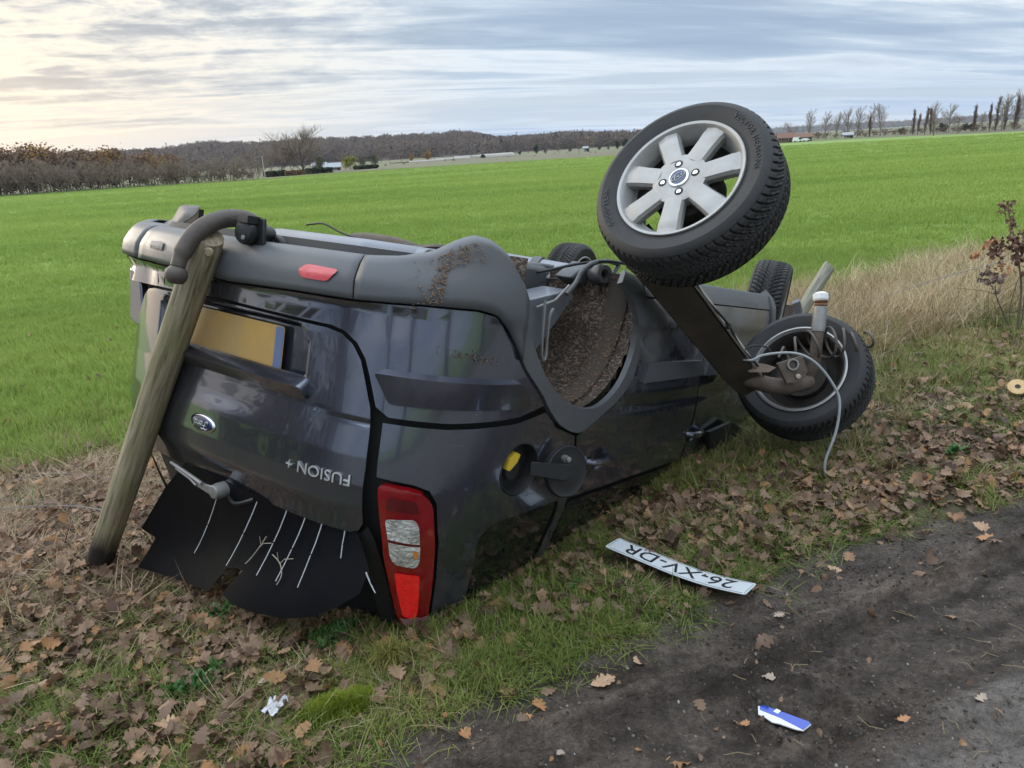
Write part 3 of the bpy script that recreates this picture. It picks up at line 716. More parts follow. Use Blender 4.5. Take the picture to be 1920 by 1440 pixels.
# painted bumper
half = [(.0, .436), (.32, .424), (.5, .421), (.66, .409), (.79, .406), (.846, .416), (.889, .456), (.930, .503), (.976, .573), (1.074, .66), (1.112, .682),
        (.983, .712), (.912, .718), (.75, .726), (.603, .724), (.570, .70), (.544, .613), (.531, .573), (.506, .533), (.470, .507), (.43, .497), (.13, .492), (0, .489)]
lefth = [(-.13, .492), (-.40, .497), (-.44, .499), (-.60, .502), (-.72, .515), (-.85, .54), (-.925, .545), (-.930, .503), (-.889, .456), (-.846, .416), (-.79, .406), (-.66, .409), (-.5, .421), (-.32, .424)]
panel('bumper', half + lefth, M_paint, fn=skin_bumper, off=.002, disp=lambda u, z: ripple(u, z) + .006 * rbox(u, z, -.42, .42, .40, .47, .02))
mb = MB(); mb.prism([oncar(px, py, 0, -.745) for px, py in ((243, 500), (262, 516), (264, 545), (268, 598), (258, 611), (243, 597))], (.03, 0, 0)); mb.obj('bumper_edge', M_paint, car, bevel=.006)
mb = MB(); mb.prism([oncar(px, py, 0, -.705) for px, py in ((250, 505), (315, 520), (316, 560), (300, 620), (270, 625), (250, 600))], (.02, 0, 0)); mb.obj('bumper_hollow_shade', M_black, car, smooth=False)  # black plate standing in for the shade inside the torn corner
for s in (1,):
    P = [(.558, .601), (.955, .604), (1.026, .684), (.60, .686)]
    P = P if s > 0 else mir(P)
    panel('bumper_strip', rnd(P, .012), M_paint, off=.010, th=.04, bev=.0045, disp=lambda u, z: .022 * (.690 - z) / .085)
# tailgate with the recess for the number plate
gh = [(0, .499), (.32, .505), (.42, .507), (.462, .515), (.495, .539), (.52, .579), (.533, .622), (.558, .706), (.566, .776), (.571, .867), (.571, .975), (.572, 1.045), (.56, 1.072), (.535, 1.085), (.432, 1.086), (.2, 1.082), (0, 1.076)]
gate_pts = gh + [(-u, z) for u, z in reversed(gh[1:-1])]
def gate_disp(u, z):
    d = -.034 * rbox(u, z, -.352, .352, .520, .690, .012) + ripple(u + 3, z)
    d = d + .004 * np.exp(-((z - 1.0) / .05) ** 2) + .010 * sstep(.25, .0, np.abs(u)) * sstep(.78, .84, z) * sstep(1.06, .98, z)
    d = d - .0035 * np.exp(-((z - .742 - .05 * (u - .4)) / .006) ** 2) * sstep(.40, .41, u)
    return d + .003 * sstep(.47, .571, np.abs(u)) * sstep(.55, .62, z)
panel('tailgate', gate_pts, M_paint, off=.004, disp=gate_disp, step=.012)
panel('tailgate_handle', rnd([(-.26, .684), (.368, .684), (.380, .722), (-.26, .722)], .012), M_paint, off=.012, th=.05, step=.02, bev=.0045, disp=lambda u, z: .026 * (.722 - z) / .038)
M_yellow = mat('yellow_plate', (.46, .27, .06), .45, vary=.8, vscale=4, vcol=(.28, .20, .11))
M_euro = mat('plate_blue', (.10, .14, .27), .5)
def flat_patch(name, P, off, m, parent=car, th=.003, hole=None):
    return panel(name, P, m, off=off, th=th, step=.03, bev=.0, parent=parent)
rp = flat_patch('number_plate', rnd([(-.262, .533), (.262, .533), (.262, .672), (-.262, .672)], .012), -.012, M_yellow)
rp['label'] = 'yellow number plate in the tailgate recess'
flat_patch('country_band', rnd([(.226, .536), (.259, .536), (.259, .669), (.226, .669)], .008), -.0105, M_euro, rp)
# lettering and badge
def on_gate(V, u0, z0, off, rot=0.0):
    c, s = math.cos(rot), math.sin(rot)
    q = np.array([(v[0] * c - v[1] * s, v[0] * s + v[1] * c, v[2]) for v in V])
    return skin(u0 - q[:, 0], z0 + q[:, 1], off + q[:, 2] + gate_disp(u0 - q[:, 0], z0 + q[:, 1]))
V, Fc = text_mesh('FUSION +', .047, .0022); w = max(v.x for v in V)
M_let = mat('silver_letter', (.70, .70, .69), .3, .6)
me = mesh('lettering', on_gate([Vector((v.x * .197 / w, v.y, v.z)) for v in V], .541, .903, .007), Fc, M_let, smooth=False)
link('lettering', me, car)
def badge():
    E = lambda a, b, n=40: [(a * math.cos(2 * math.pi * k / n), b * math.sin(2 * math.pi * k / n)) for k in range(n)]
    u0, z0 = -.041, .893
    def disc(name, a, b, off, dome, m, par):
        V = [(0, 0, dome)]; Fc = []
        rings = ((.5, dome * .9), (.85, dome * .5), (1, 0), (1.0, -.006))
        for k, h in rings: V += [(x * k, y * k, h) for x, y in E(a, b)]
        n = 40
        for i in range(n): Fc.append((0, 1 + i, 1 + (i + 1) % n))
        for r in range(len(rings) - 1):
            for i in range(n): Fc.append((1 + r * n + i, 1 + (r + 1) * n + i, 1 + (r + 1) * n + (i + 1) % n, 1 + r * n + (i + 1) % n))
        return link(name, mesh(name, on_gate(V, u0, z0, off), Fc, m), par)
    b = disc('emblem', .066, .029, .008, .004, M_chrome, car)
    disc('emblem_field', .059, .0235, .0115, .0035, M_blue, b)
    # script drawn with strokes: F o r d
    S = [[(-.040, .010), (-.036, .014), (-.026, .012), (-.016, .014), (-.010, .013)], [(-.022, .012), (-.027, 0), (-.033, -.011), (-.041, -.012), (-.043, -.007)], [(-.033, .001), (-.025, .002), (-.017, .003)],
         [(-.009, .003), (-.014, -.003), (-.013, -.009), (-.007, -.009), (-.003, -.003), (-.005, .002), (-.009, .003), (-.002, .001), (.003, .003)], [(.005, .003), (.002, -.009)], [(.003, -.003), (.008, .003), (.013, .002)],
         [(.026, .002), (.020, .003), (.015, -.003), (.016, -.009), (.022, -.008), (.028, -.001)], [(.034, .014), (.029, .001), (.026, -.009), (.031, -.009), (.038, -.004)]]
    mb = MB()
    for s in S: mb.tube([(x, y, 0) for x, y in crom([(px, py) for px, py in s], 4)], .0016, 5)
    link('emblem_script', mesh('emblem_script', on_gate([Vector(v) for v in mb.V], u0, z0, .0165), mb.F, M_let), b)
badge()
# tail lamp
M_lens = mat('red_lens', (.20, .004, .009), .08, 0, 1.0, vary=.5, vscale=24, vcol=(.32, .006, .01))
M_lensdk = mat('dark_red_lens', (.10, .006, .008), .12, 0, 1.0)
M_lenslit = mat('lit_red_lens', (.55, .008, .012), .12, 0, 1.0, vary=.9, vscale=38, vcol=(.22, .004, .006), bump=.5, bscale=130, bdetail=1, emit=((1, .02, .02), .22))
M_clear = mat('clear_lens', (.85, .84, .82), .22, .25, .8, vary=.9, vscale=26, vcol=(.30, .28, .26), bump=.9, bscale=75, bdetail=1)
M_amber = mat('amber_bulb', (.75, .25, .05), .2, 0, .5)
M_soil_smear = mat('dried_soil', (.30, .17, .15), .75, vary=.6, vscale=22, vcol=(.22, .09, .08), bump=.3, bscale=80)
lampP = rnd([(.606, .911), (.689, .922), (.725, .935), (.745, .969), (.757, 1.075), (.770, 1.207), (.780, 1.341), (.785, 1.43), (.765, 1.455), (.725, 1.445), (.675, 1.369), (.646, 1.246), (.626, 1.148)], .02)
lamp = panel('tail_lamp', lampP, M_lens, off=.012, th=.03, step=.03, bev=.008, disp=lambda u, z: .010 * np.exp(-((u - .69) / .05) ** 2))
lamp['label'] = 'red tail lamp with a clear middle, soil on its tip'
ld = lambda u, z: .010 * np.exp(-((u - .69) / .05) ** 2)
panel('dark_panel', rnd([(.634, .945), (.700, .950), (.712, .990), (.628, .985)], .01), M_lensdk, off=.0145, th=.004, step=.03, bev=0, parent=lamp, disp=ld)
panel('clear_window', rnd([(.628, 1.015), (.700, 1.005), (.712, 1.03), (.722, 1.155), (.712, 1.175), (.656, 1.165), (.642, 1.14)], .012), M_clear, off=.016, th=.004, step=.02, bev=.002, parent=lamp, disp=ld)
panel('window_bar', [(.634, 1.080), (.716, 1.088), (.717, 1.096), (.636, 1.089)], M_lensdk, off=.018, th=.004, step=.03, bev=0, parent=lamp, disp=ld)
panel('bulb', rnd([(.700, 1.11), (.712, 1.112), (.716, 1.135), (.706, 1.14)], .006), M_amber, off=.0185, th=.004, step=.03, bev=0, parent=lamp, disp=ld)
panel('lit_reflector', rnd([(.657, 1.195), (.728, 1.205), (.742, 1.36), (.735, 1.385), (.695, 1.37), (.672, 1.28)], .012), M_lenslit, off=.0145, th=.004, step=.02, bev=0, parent=lamp, disp=ld)
panel('soil_smear', rnd([(.684, 1.374), (.71, 1.382), (.73, 1.372), (.755, 1.385), (.782, 1.375), (.785, 1.43), (.765, 1.452), (.726, 1.443)], .008), M_soil_smear, off=.0145, th=.003, step=.02, bev=0, parent=lamp, disp=ld)

# sides
def side(s):
    ref = (lambda P: list(P)) if s > 0 else mir
    qp = [(.592, .742), (.75, .744), (.912, .737), (.983, .733), (1.118, .708), (1.20, .768), (1.342, .810), (1.372, .90), (1.388, 1.0), (1.40, 1.055), (1.40, 1.44),
          (.80, 1.44), (.793, 1.341), (.783, 1.207), (.769, 1.075), (.756, .965), (.733, .925), (.692, .909), (.600, .897)]
    win = rnd([(.905, 1.095), (.96, 1.055), (1.345, 1.045), (1.345, 1.36), (.93, 1.36)], .03)
    fuel = [(1.030 + .086 * math.cos(2 * math.pi * k / 28), .884 + .086 * math.sin(2 * math.pi * k / 28)) for k in range(28)]
    holes = [ref(win)] + ([fuel] if s > 0 else [])
    panel('quarter_panel', ref(qp), M_paint, holes, disp=ripple, step=.05)
    panel('quarter_window', ref(win), M_glass, off=-.006, th=.004, bev=0)
    # flared plastic round the wheel arch
    inn = crom([(.927, .344), (.962, .43), (1.029, .531), (1.103, .611), (1.215, .675), (1.365, .713), (1.483, .708), (1.596, .648), (1.668, .556), (1.69, .48), (1.684, .425), (1.652, .368), (1.60, .312), (1.545, .272)], 3); outp = [(1.60, .225), (1.68, .250), (1.728, .30), (1.744, .36), (1.745, .415), (1.738, .512), (1.70, .627), (1.60, .703), (1.50, .745), (1.44, .772), (1.345, .798), (1.21, .757), (1.126, .698), (1.078, .652), (.98, .566), (.934, .494)]
    panel('wheel_arch_trim', ref(inn + crom(outp, 3)), M_trim, off=.010, th=.022, step=.03, bev=.005)
    door_r = crom([(1.745, .318), (1.752, .415), (1.748, .514), (1.708, .632), (1.606, .712), (1.506, .755), (1.446, .783), (1.356, .812)], 3) + [(1.384, .90), (1.400, 1.0), (1.412, 1.05), (2.425, 1.05), (2.445, .80), (2.440, .318)]
    hand = [(u0 + a, z0 + b) for u0, z0 in ((1.585, .935),) for a, b in ((0, 0),)]
    def door_disp(u, z):
        d = ripple(u + 7, z)
        for u0 in (1.56, 2.50): d = d - .022 * np.exp(-(((u - u0) / .055) ** 2 + ((z - .925) / .036) ** 2) ** 2)
        return d - .010 * np.exp(-((z - .735) / .02) ** 2) + .006 * fbm(u * 2, z * 3, 2, 1.5) * sstep(2.0, 2.6, u * s)
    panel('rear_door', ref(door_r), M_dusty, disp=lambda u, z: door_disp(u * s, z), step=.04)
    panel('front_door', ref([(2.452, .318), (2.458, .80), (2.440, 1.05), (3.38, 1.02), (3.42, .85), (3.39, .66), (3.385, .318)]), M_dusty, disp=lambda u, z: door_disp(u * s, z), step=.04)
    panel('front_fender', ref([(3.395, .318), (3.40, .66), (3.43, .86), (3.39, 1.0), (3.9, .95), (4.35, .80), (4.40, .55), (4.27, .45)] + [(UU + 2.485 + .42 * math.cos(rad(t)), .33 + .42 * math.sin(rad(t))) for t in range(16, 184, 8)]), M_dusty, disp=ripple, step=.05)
    inn2 = [(UU + 2.485 + .385 * math.cos(rad(t)), .33 + .385 * math.sin(rad(t))) for t in range(-14, 196, 7)]; out2 = [(UU + 2.485 + .455 * math.cos(rad(t)), .33 + .455 * math.sin(rad(t))) for t in range(196, -16, -7)]
    panel('wheel_arch_trim', ref(inn2 + out2), M_trim, off=.016, th=.05, step=.05, bev=.01)
    panel('sill', ref([(1.745, .232), (1.74, .312), (3.37, .312), (3.37, .232)]), M_trim, off=.004, th=.03, step=.04, bev=.008)
    for u0, u1 in ((1.80, 2.432), (2.462, 3.30)):
        panel('door_strip', ref(rnd([(u0 + .02, .566), (u1 - .03, .570), (u1, .640), (u0 - .02, .644)], .01)), M_trim, off=.018, th=.02, step=.05, bev=.006)
    for u0, u1, z0, z1 in ((1.43, 2.40, 1.075, 1.40), (2.47, 3.0, 1.075, 1.40)):
        panel('side_window', ref(rnd([(u0, z0), (u1, z0), (u1 - .06, z1), (u0 + .02, z1)], .03)), M_glass, off=-.012, th=.004, bev=0)
    for u0 in (1.56, 2.50):
        mb = MB(); mb.tube([tuple(skin(u0 + a, .925 + .004 * math.cos(a * 20), o)) for a, o in ((-.085, -.004), (-.07, .016), (0, .024), (.07, .016), (.085, -.004))], [.010, .014, .015, .014, .010], 8)
        mb.V = [(x, y * s, z) for x, y, z in mb.V]
        if s < 0: mb.F = [tuple(reversed(f)) for f in mb.F]
        mb.obj('door_handle', M_paint, car)
side(1); side(-1)
# fuel filler: pot, yellow tag, open flap on its arm
c0 = skin(1.030, .884, -.004); pot = MB(); pm = frame(c0, (-.12, 1, .02))
pot.lathe([(.088, .004), (.083, .006), (.080, 0), (.074, -.05), (.0, -.052)], 28, pm); pot.obj('fuel_filler', M_black, car)
pot = MB(); pot.lathe([(.0, .0), (.032, .0), (.036, -.006), (.036, -.03)], 20, frame(skin(1.02, .893, -.022), (-.12, 1, .02))); pot.obj('filler_cap', M_black, car)
M_tagy = mat('yellow_tag', (.62, .42, .04), .5)
tg = MB(); tg.prism([tuple(skin(u, z, .001)) for u, z in ((.975, .846), (1.005, .828), (1.022, .836), (1.012, .860), (.985, .884), (.970, .878))], (.006, -.022, 0)); tg.obj('filler_tag', M_tagy, car, smooth=False)
fd = Vector((-.105, .905, .905)); fn_ = Vector((-.30, .93, -.12)).normalized()
fm = frame(fd, fn_); f1 = MB(); f1.lathe([(0, .008), (.05, .009), (.076, .006), (.083, .009), (.087, .004), (.087, -.004), (.080, -.009), (0, -.013)], 30, fm)
fo = f1.obj('fuel_flap', M_black, car); 
pc = MB(); pc.lathe([(0, -.0145), (.076, -.0105), (.0885, -.006), (.0885, 0), (.086, -.004)], 30, fm); pc.obj('flap_skin', M_paint, fo)
st = MB(); st.lathe([(.012, .008), (.012, .022), (.009, .022), (.009, .036), (0, .038)], 12, frame(fm @ Vector((.02, -.045, 0)), fn_)); st.obj('flap_catch', M_steel, fo)
ar = MB(); ar.prism([(-.262, .858, .862), (-.262, .858, .905), (-.15, .925, .925), (-.11, .93, .905), (-.12, .925, .875), (-.18, .905, .868)], fn_ * .012); ar.obj('flap_arm', M_black, fo, bevel=.003)

# rear wheel housing on the near side: liner, splash band, chassis leg
M_liner = bpy.data.materials.new('felt_liner'); M_liner.use_nodes = True
def liner_mat():
    nt = M_liner.node_tree; L = nt.links.new; p = nt.nodes['Principled BSDF']; p.inputs['Roughness'].default_value = .85
    tc = nd(nt, 'ShaderNodeTexCoord'); mp = nd(nt, 'ShaderNodeMapping'); mp.inputs['Scale'].default_value = (1, .55, 1); L(tc.outputs['Object'], mp.inputs[0])
    n = nd(nt, 'ShaderNodeTexNoise', i_Scale=105, i_Detail=2, i_Distortion=1.4); L(mp.outputs[0], n.inputs['Vector'])
    r = ramp(nt, n.outputs[0], [(.40, (0, 0, 0)), (.55, (1, 1, 1))])
    n2 = nd(nt, 'ShaderNodeTexNoise', i_Scale=5, i_Detail=5); L(tc.outputs['Object'], n2.inputs['Vector'])
    c = ramp(nt, n2.outputs[0], [(.3, (.15, .11, .085)), (.6, (.30, .225, .18))])
    L(mixc(nt, mth(nt, 'MULTIPLY', r, .75), mixc(nt, 1.0, c, (.38, .36, .34), 'MULTIPLY'), c), p.inputs['Base Color'])
    b = nd(nt, 'ShaderNodeBump', i_Strength=1.0, i_Distance=.02); L(r, b.inputs['Height']); L(b.outputs[0], p.inputs['Normal'])
liner_mat()
M_band = mat('soiled_band', (.075, .060, .050), .9, vary=.6, vscale=30, vcol=(.09, .07, .05), bump=.8, bscale=90)
def liner(s):
    V = []; Fc = []; ys = [.835, .79, .735, .69, .60, .53, .49, .46]; N = 44; a0, a1 = ((-13, 193) if s > 0 else (4, 176))
    for k in range(N + 1):
        t = rad(a0 + (a1 - a0) * k / N)
        for y in ys:
            r = .395 - (.06 * ((.53 - y) / .07) ** 2 if y < .53 else 0) + .006 * math.sin(y * 90) * (y > .7)
            V.append((r * math.cos(t), s * y, .33 + r * math.sin(t)))
    m = len(ys)
    for k in range(N):
        for j in range(m - 1): Fc.append((k * m + j, (k + 1) * m + j, (k + 1) * m + j + 1, k * m + j + 1))
    o = link('wheel_liner', mesh('wheel_liner', V, Fc, M_liner), car)
    V = []; Fc = []
    for k in range(N + 1):
        t = rad(a0 + (a1 - a0) * k / N)
        for y, r in ((.785, .393), (.780, .386), (.70, .385), (.695, .393)): V.append((r * math.cos(t), s * y, .33 + r * math.sin(t)))
    for k in range(N):
        for j in range(3): Fc.append((k * 4 + j, (k + 1) * 4 + j, (k + 1) * 4 + j + 1, k * 4 + j + 1))
    link('splash_band', mesh('splash_band', V, Fc, M_band), o)
    w = MB(); w.box((-.02, s * .43, .50), (.72, .04, .5)); w.obj('inner_wing', M_under, car, bevel=.02)
liner(1); liner(-1)
lg = MB(); lg.prism([(-.06, .47, .385), (.27, .47, .325), (.30, .47, .355), (.20, .47, .455), (.09, .47, .56), (-.02, .47, .60), (-.06, .47, .50)], (0, .13, 0)); lg.obj('chassis_leg', M_tank, car, bevel=.006)
lg = MB(); lg.tube(crom([(.05, .635, .37), (.055, .64, .50), (.075, .64, .58), (.095, .64, .57), (.085, .64, .44), (.11, .635, .40)], 4), .006, 6); lg.tube([(.02, .62, .40), (.14, .62, .37), (.24, .61, .31)], .005, 6); lg.obj('spring_hook', M_steel, car)
bc = oncar(1126, 514, 1, .66)
lg = MB(); lg.lathe([(.018, .03), (.034, .03), (.038, .02), (.038, -.04), (.018, -.04)], 18, frame(bc, (-.5, 1, -.1)), close=True); q = lambda px, py, y=.66: oncar(px, py, 1, y)
lg.tube(crom([q(1062, 552), q(1080, 530), q(1092, 508), q(1112, 493), q(1140, 490), q(1160, 496)], 5), .009, 8); lg.tube(crom([q(1160, 497), q(1150, 512), q(1138, 530), q(1120, 540)], 4), .009, 8); lg.obj('axle_bush', M_under, car)
lg = MB(); lg.prism([(.26, .52, .28), (.38, .52, .215), (.46, .52, .215), (.47, .52, .26), (.36, .52, .31)], (0, .08, 0)); lg.obj('axle_mount', M_under, car, bevel=.008)

# underside pieces that stand up as the car lies on its roof
def rblock(name, x0, x1, y0, y1, z0, z1, r, m, parent=car):
    bm = bmesh.new(); bmesh.ops.create_cube(bm, size=1)
    for v in bm.verts: v.co = Vector(((x0 + x1) / 2 + v.co.x * (x1 - x0), (y0 + y1) / 2 + v.co.y * (y1 - y0), (z0 + z1) / 2 + v.co.z * (z1 - z0)))
    bmesh.ops.bevel(bm, geom=bm.edges[:], offset=r, segments=5, profile=.5, affect='EDGES')
    me = bpy.data.meshes.new(name); bm.to_mesh(me); bm.free(); me.materials.append(m); me.polygons.foreach_set('use_smooth', [True] * len(me.polygons))
    me.set_sharp_from_angle(angle=rad(50)); return link(name, me, parent)
rblock('spare_wheel_well', -.56, .02, -.19, .36, .245, .42, .055, M_tank)
rblock('well_flange', -.54, .05, -.28, .46, .268, .283, .005, M_tank)
mf = MB(); mf.lathe([(0, -.30), (.06, -.30), (.095, -.285), (.10, -.26), (.103, -.1), (.10, -.08), (.103, -.06), (.103, .1), (.10, .12), (.103, .14), (.10, .26), (.09, .285), (0, .30)], 24, frame((-.26, .36, .352), (.55, .83, .0)))
mf.obj('rear_silencer', M_tank, car)
mf = MB(); mf.lathe([(0, -.34), (.10, -.34), (.135, -.31), (.14, 0), (.135, .31), (.10, .34), (0, .34)], 26, frame((.62, .34, .36), (.35, .93, .05)))
tk = mf.obj('fuel_tank', M_tank, car)
for k in (-.12, .16):
    sb = MB(); fr = frame(Vector((.62, .34, .36)) + Vector((.35, .93, .05)).normalized() * k, (.35, .93, .05)); sb.lathe([(.141, -.018), (.147, -.018), (.147, .018), (.141, .018)], 26, fr, close=True); sb.obj('tank_strap', M_under, tk)
ex = MB(); ex.tube(crom([(.36, -.74, .262), (.40, -.66, .245), (.44, -.50, .250), (.50, -.38, .275)], 4), [.03] + [.048] * 11 + [.03], 14); ex.obj('exhaust_box', M_rust, car)
ex = MB(); ex.tube(crom([(.20, -.35, .265), (.22, -.18, .245), (.2, -.03, .228), (.2, .06, .232), (.24, .15, .26)], 5), .011, 8); ex.obj('exhaust_loop', M_black, car)
wr = MB(); wr.tube(crom([(0, -.625, .206), (0, -.59, .200), (0, -.51, .194), (0, -.40, .222), (.0, -.30, .236), (.02, -.20, .243), (.1, -.05, .26)], 5), .0045, 6); wr.obj('loose_wire', M_black, car)
wr = MB(); wr.tube(crom([(.25, .30, .30), (.25, .39, .292), (.26, .50, .262), (.30, .60, .225), (.36, .69, .20), (.45, .72, .20)], 5), .006, 6); wr.tube(crom([(.30, .35, .31), (.34, .5, .29), (.36, .62, .23), (.42, .66, .19)], 5), .004, 6); wr.obj('brake_cable', M_black, car)
# loose flap of the far wheel arch standing up behind the bumper
A_ = [oncar(px, py, 0, x) for px, py, x in ((286, 432, -.60), (308, 421, -.575), (325, 412, -.55), (333, 400, -.53), (341, 388, -.51), (358, 387, -.50), (376, 389, -.49))]
B_ = [oncar(px, py, 0, x) for px, py, x in ((287, 434, -.64), (312, 431, -.63), (333, 425, -.62), (350, 416, -.60), (362, 407, -.58), (369, 400, -.56), (375, 391, -.54))]
A_, B_ = crom(A_, 4), crom(B_, 4); n = len(A_)
o = link('arch_flap', mesh('arch_flap', A_ + B_, [(i, i + 1, n + i + 1, n + i) for i in range(n - 1)], mat('soiled_flap', (.13, .12, .115), .6, vary=.8, vscale=25, vcol=(.075, .055, .045), bump=.3)), car); md = o.modifiers.new('t', 'SOLIDIFY'); md.thickness = .006
C_ = [oncar(px, py, 0, -.49) for px, py in ((318, 428), (341, 412), (360, 396), (374, 392), (370, 428), (352, 446), (322, 444))]
fp = MB(); fp.prism(C_, (.02, 0, 0)); fp.obj('flap_hollow_shade', M_black, o, smooth=False)  # black sheet standing in for the shade in the hollow under the flap
# hollow in the bumper beside the flap, then reflectors
panel('reflector', rnd([(.322, .357), (.345, .338), (.445, .341), (.418, .378), (.335, .378)], .012), mat('pink_reflector', (.62, .07, .085), .25, 0, .6, vary=.3, vscale=30, vcol=(.50, .05, .06)), off=.0205, th=.008, step=.03, bev=.003)
panel('reflector_socket', rnd([(-.42, .345), (-.34, .342), (-.33, .372), (-.41, .372)], .01), M_under, off=.0195, th=.006, step=.03, bev=.002)

# tow bar with ball, trailer socket
M_tow = mat('worn_tow_bar', (.105, .088, .078), .6, .3, vary=.6, vscale=14, vcol=(.06, .045, .04), bump=.3, bscale=70)
tb = MB(); tb.tube(crom([(-.60, -.03, .31), (-.69, -.03, .245), (-.76, -.03, .236), (-.835, -.03, .258), (-.895, -.03, .305), (-.928, -.03, .362), (-.938, -.03, .40)], 5), [.028] * 20 + [.027] * 6 + [.022] * 5, 16); tb.obj('tow_bar', M_tow, car)
tb = MB(); tb.lathe([(0, -.030), (.018, -.026), (.030, -.013), (.033, 0), (.030, .014), (.020, .026), (0, .028)], 24, frame((-.942, -.03, .425), (-.1, 0, 1))); tb.obj('tow_ball', M_tow, car)
tb = MB(); tb.prism([(-.775, 0.035, 0.227), (-.775, 0.135, 0.227), (-.775, 0.143, 0.307), (-.775, 0.110, 0.327), (-.775, 0.045, 0.327), (-.775, 0.030, 0.307)], (.012, 0, 0)); so = tb.obj('trailer_socket', M_black, car, bevel=.004)
tb = MB(); sm = frame((-.782, 0.080, 0.274), (-1, .12, -.04)); tb.lathe([(0, .03), (.020, .030), (.034, .026), (.038, .016), (.038, -.005), (.033, -.02), (.030, -.08), (0, -.08)], 26, sm); tb.box((-.79, 0.088, 0.236), (.05, .05, .022)); tb.obj('socket_cap', M_black, so)
tb = MB(); tb.lathe([(.003, .031), (.007, .032), (.007, .036), (.0, .037)], 10, frame((-.782, 0.095, 0.292), (-1, .12, -.04))); tb.obj('socket_screw', M_steel, so)
tb = MB(); tb.tube(crom([(-.70, .11, .28), (-.72, .15, .285), (-.71, .17, .31), (-.66, .165, .35)], 5), .012, 10); tb.obj('socket_lead', M_black, so)

# broken rear screen hanging on its film, heating strips, wiper, frame
M_film = mat('black_film', (.004, .004, .006), .42, 0, 0, spec=.14, vary=.25, vscale=9, vcol=(.010, .010, .012), bump=.05, bscale=14)
M_strip = mat('pale_strip', (.42, .44, .47), .4)
film = [(-.195, 1.072), (-.30, 1.19), (-.448, 1.390), (-.365, 1.400), (-.437, 1.535), (-.20, 1.498), (.011, 1.459), (.050, 1.405), (.086, 1.354), (.135, 1.335), (.175, 1.330), (.13, 1.390), (.101, 1.431), (.171, 1.438), (.29, 1.422), (.41, 1.395), (.50, 1.36), (.589, 1.30), (.655, 1.24), (.665, 1.17), (.58, 1.07), (.45, 1.075), (.2, 1.07), (0, 1.065)]
def filmfn(y, z, off=0.0):
    return np.stack([-.762 - .012 * np.sin(y * 9) - .05 * (z - 1.07) + .25 * np.maximum(y - .45, 0) ** 1.2 - off + .02 * np.sin(z * 11 + y * 4), y, z], -1)
fo = panel('rear_screen', film, M_film, off=0, th=.004, step=.05, bev=0, fn=filmfn, label='torn black rear screen hanging on its film with pale heating strips')
for (a, b) in (((.012, 1.131), (-.128, 1.377)), ((.219, 1.087), (.089, 1.34)), ((.339, 1.083), (.252, 1.313)), ((.411, 1.085), (.339, 1.301)), ((.476, 1.083), (.434, 1.288)), ((.557, 1.085), (.557, 1.164)), ((.664, 1.172), (.711, 1.212))):
    a, b = Vector(a), Vector(b); d = (b - a).normalized(); n_ = Vector((-d.y, d.x)) * .0017; kink = Vector((.006, 0))
    for t0, t1 in ((0, .49), (.51, 1.0)):
        p, q = a.lerp(b, t0), a.lerp(b, t1) + kink * (t0 > 0)
        panel('heating_strip', [tuple(p - n_), tuple(q - n_), tuple(q + n_), tuple(p + n_)], M_strip, off=.012, th=.003, step=.05, bev=0, fn=filmfn, parent=fo)
for s in (1, -1):
    P = [(.520, 1.092), (.566, 1.082), (.583, 1.06), (.600, 1.10), (.628, 1.20), (.655, 1.31), (.68, 1.42), (.63, 1.42), (.60, 1.30), (.575, 1.18), (.548, 1.12)]
    panel('screen_frame', P if s > 0 else mir(P), M_black, off=-.004, th=.02, step=.04, bev=.004)
wp = MB(); wp.lathe([(0, .03), (.022, .028), (.026, .01), (.026, -.03)], 16, frame((-.792, .045, 1.098), (-1, 0, .1)))
wp.prism([(-.815, .03, 1.085), (-.815, .055, 1.10), (-.812, .02, 1.118), (-.808, -.06, 1.114), (-.806, -.12, 1.098), (-.806, -.155, 1.080), (-.808, -.10, 1.087), (-.81, -.03, 1.094)], (.012, 0, 0))
wo = wp.obj('wiper', M_steel, car, bevel=.003)
wp = MB(); wp.tube([(-.812, -.212, 1.070), (-.814, -.11, 1.080), (-.816, -.022, 1.090)], .006, 6); wp.tube([(-.806, -.19, 1.085), (-.808, -.10, 1.097), (-.81, -.06, 1.108)], .005, 6); wp.obj('wiper_blade', M_steel, wo)
wp = MB(); wp.tube(crom([(-.775, .06, 1.11), (-.78, .10, 1.125), (-.78, .14, 1.115), (-.77, .19, 1.09)], 4), .007, 6); wp.obj('washer_hose', M_black, car)
# crushed front corner and mirror near the ground
mr = rblock('door_mirror', 1.72, 1.88, .84, 1.02, .98, 1.10, .04, M_black)
mr = MB(); mr.prism([(1.30, .86, .93), (1.55, .88, .90), (1.80, .88, .96), (1.75, .88, 1.10), (1.4, .86, 1.12)], (0, .02, 0)); mr.obj('mirror_sail', M_black, car)
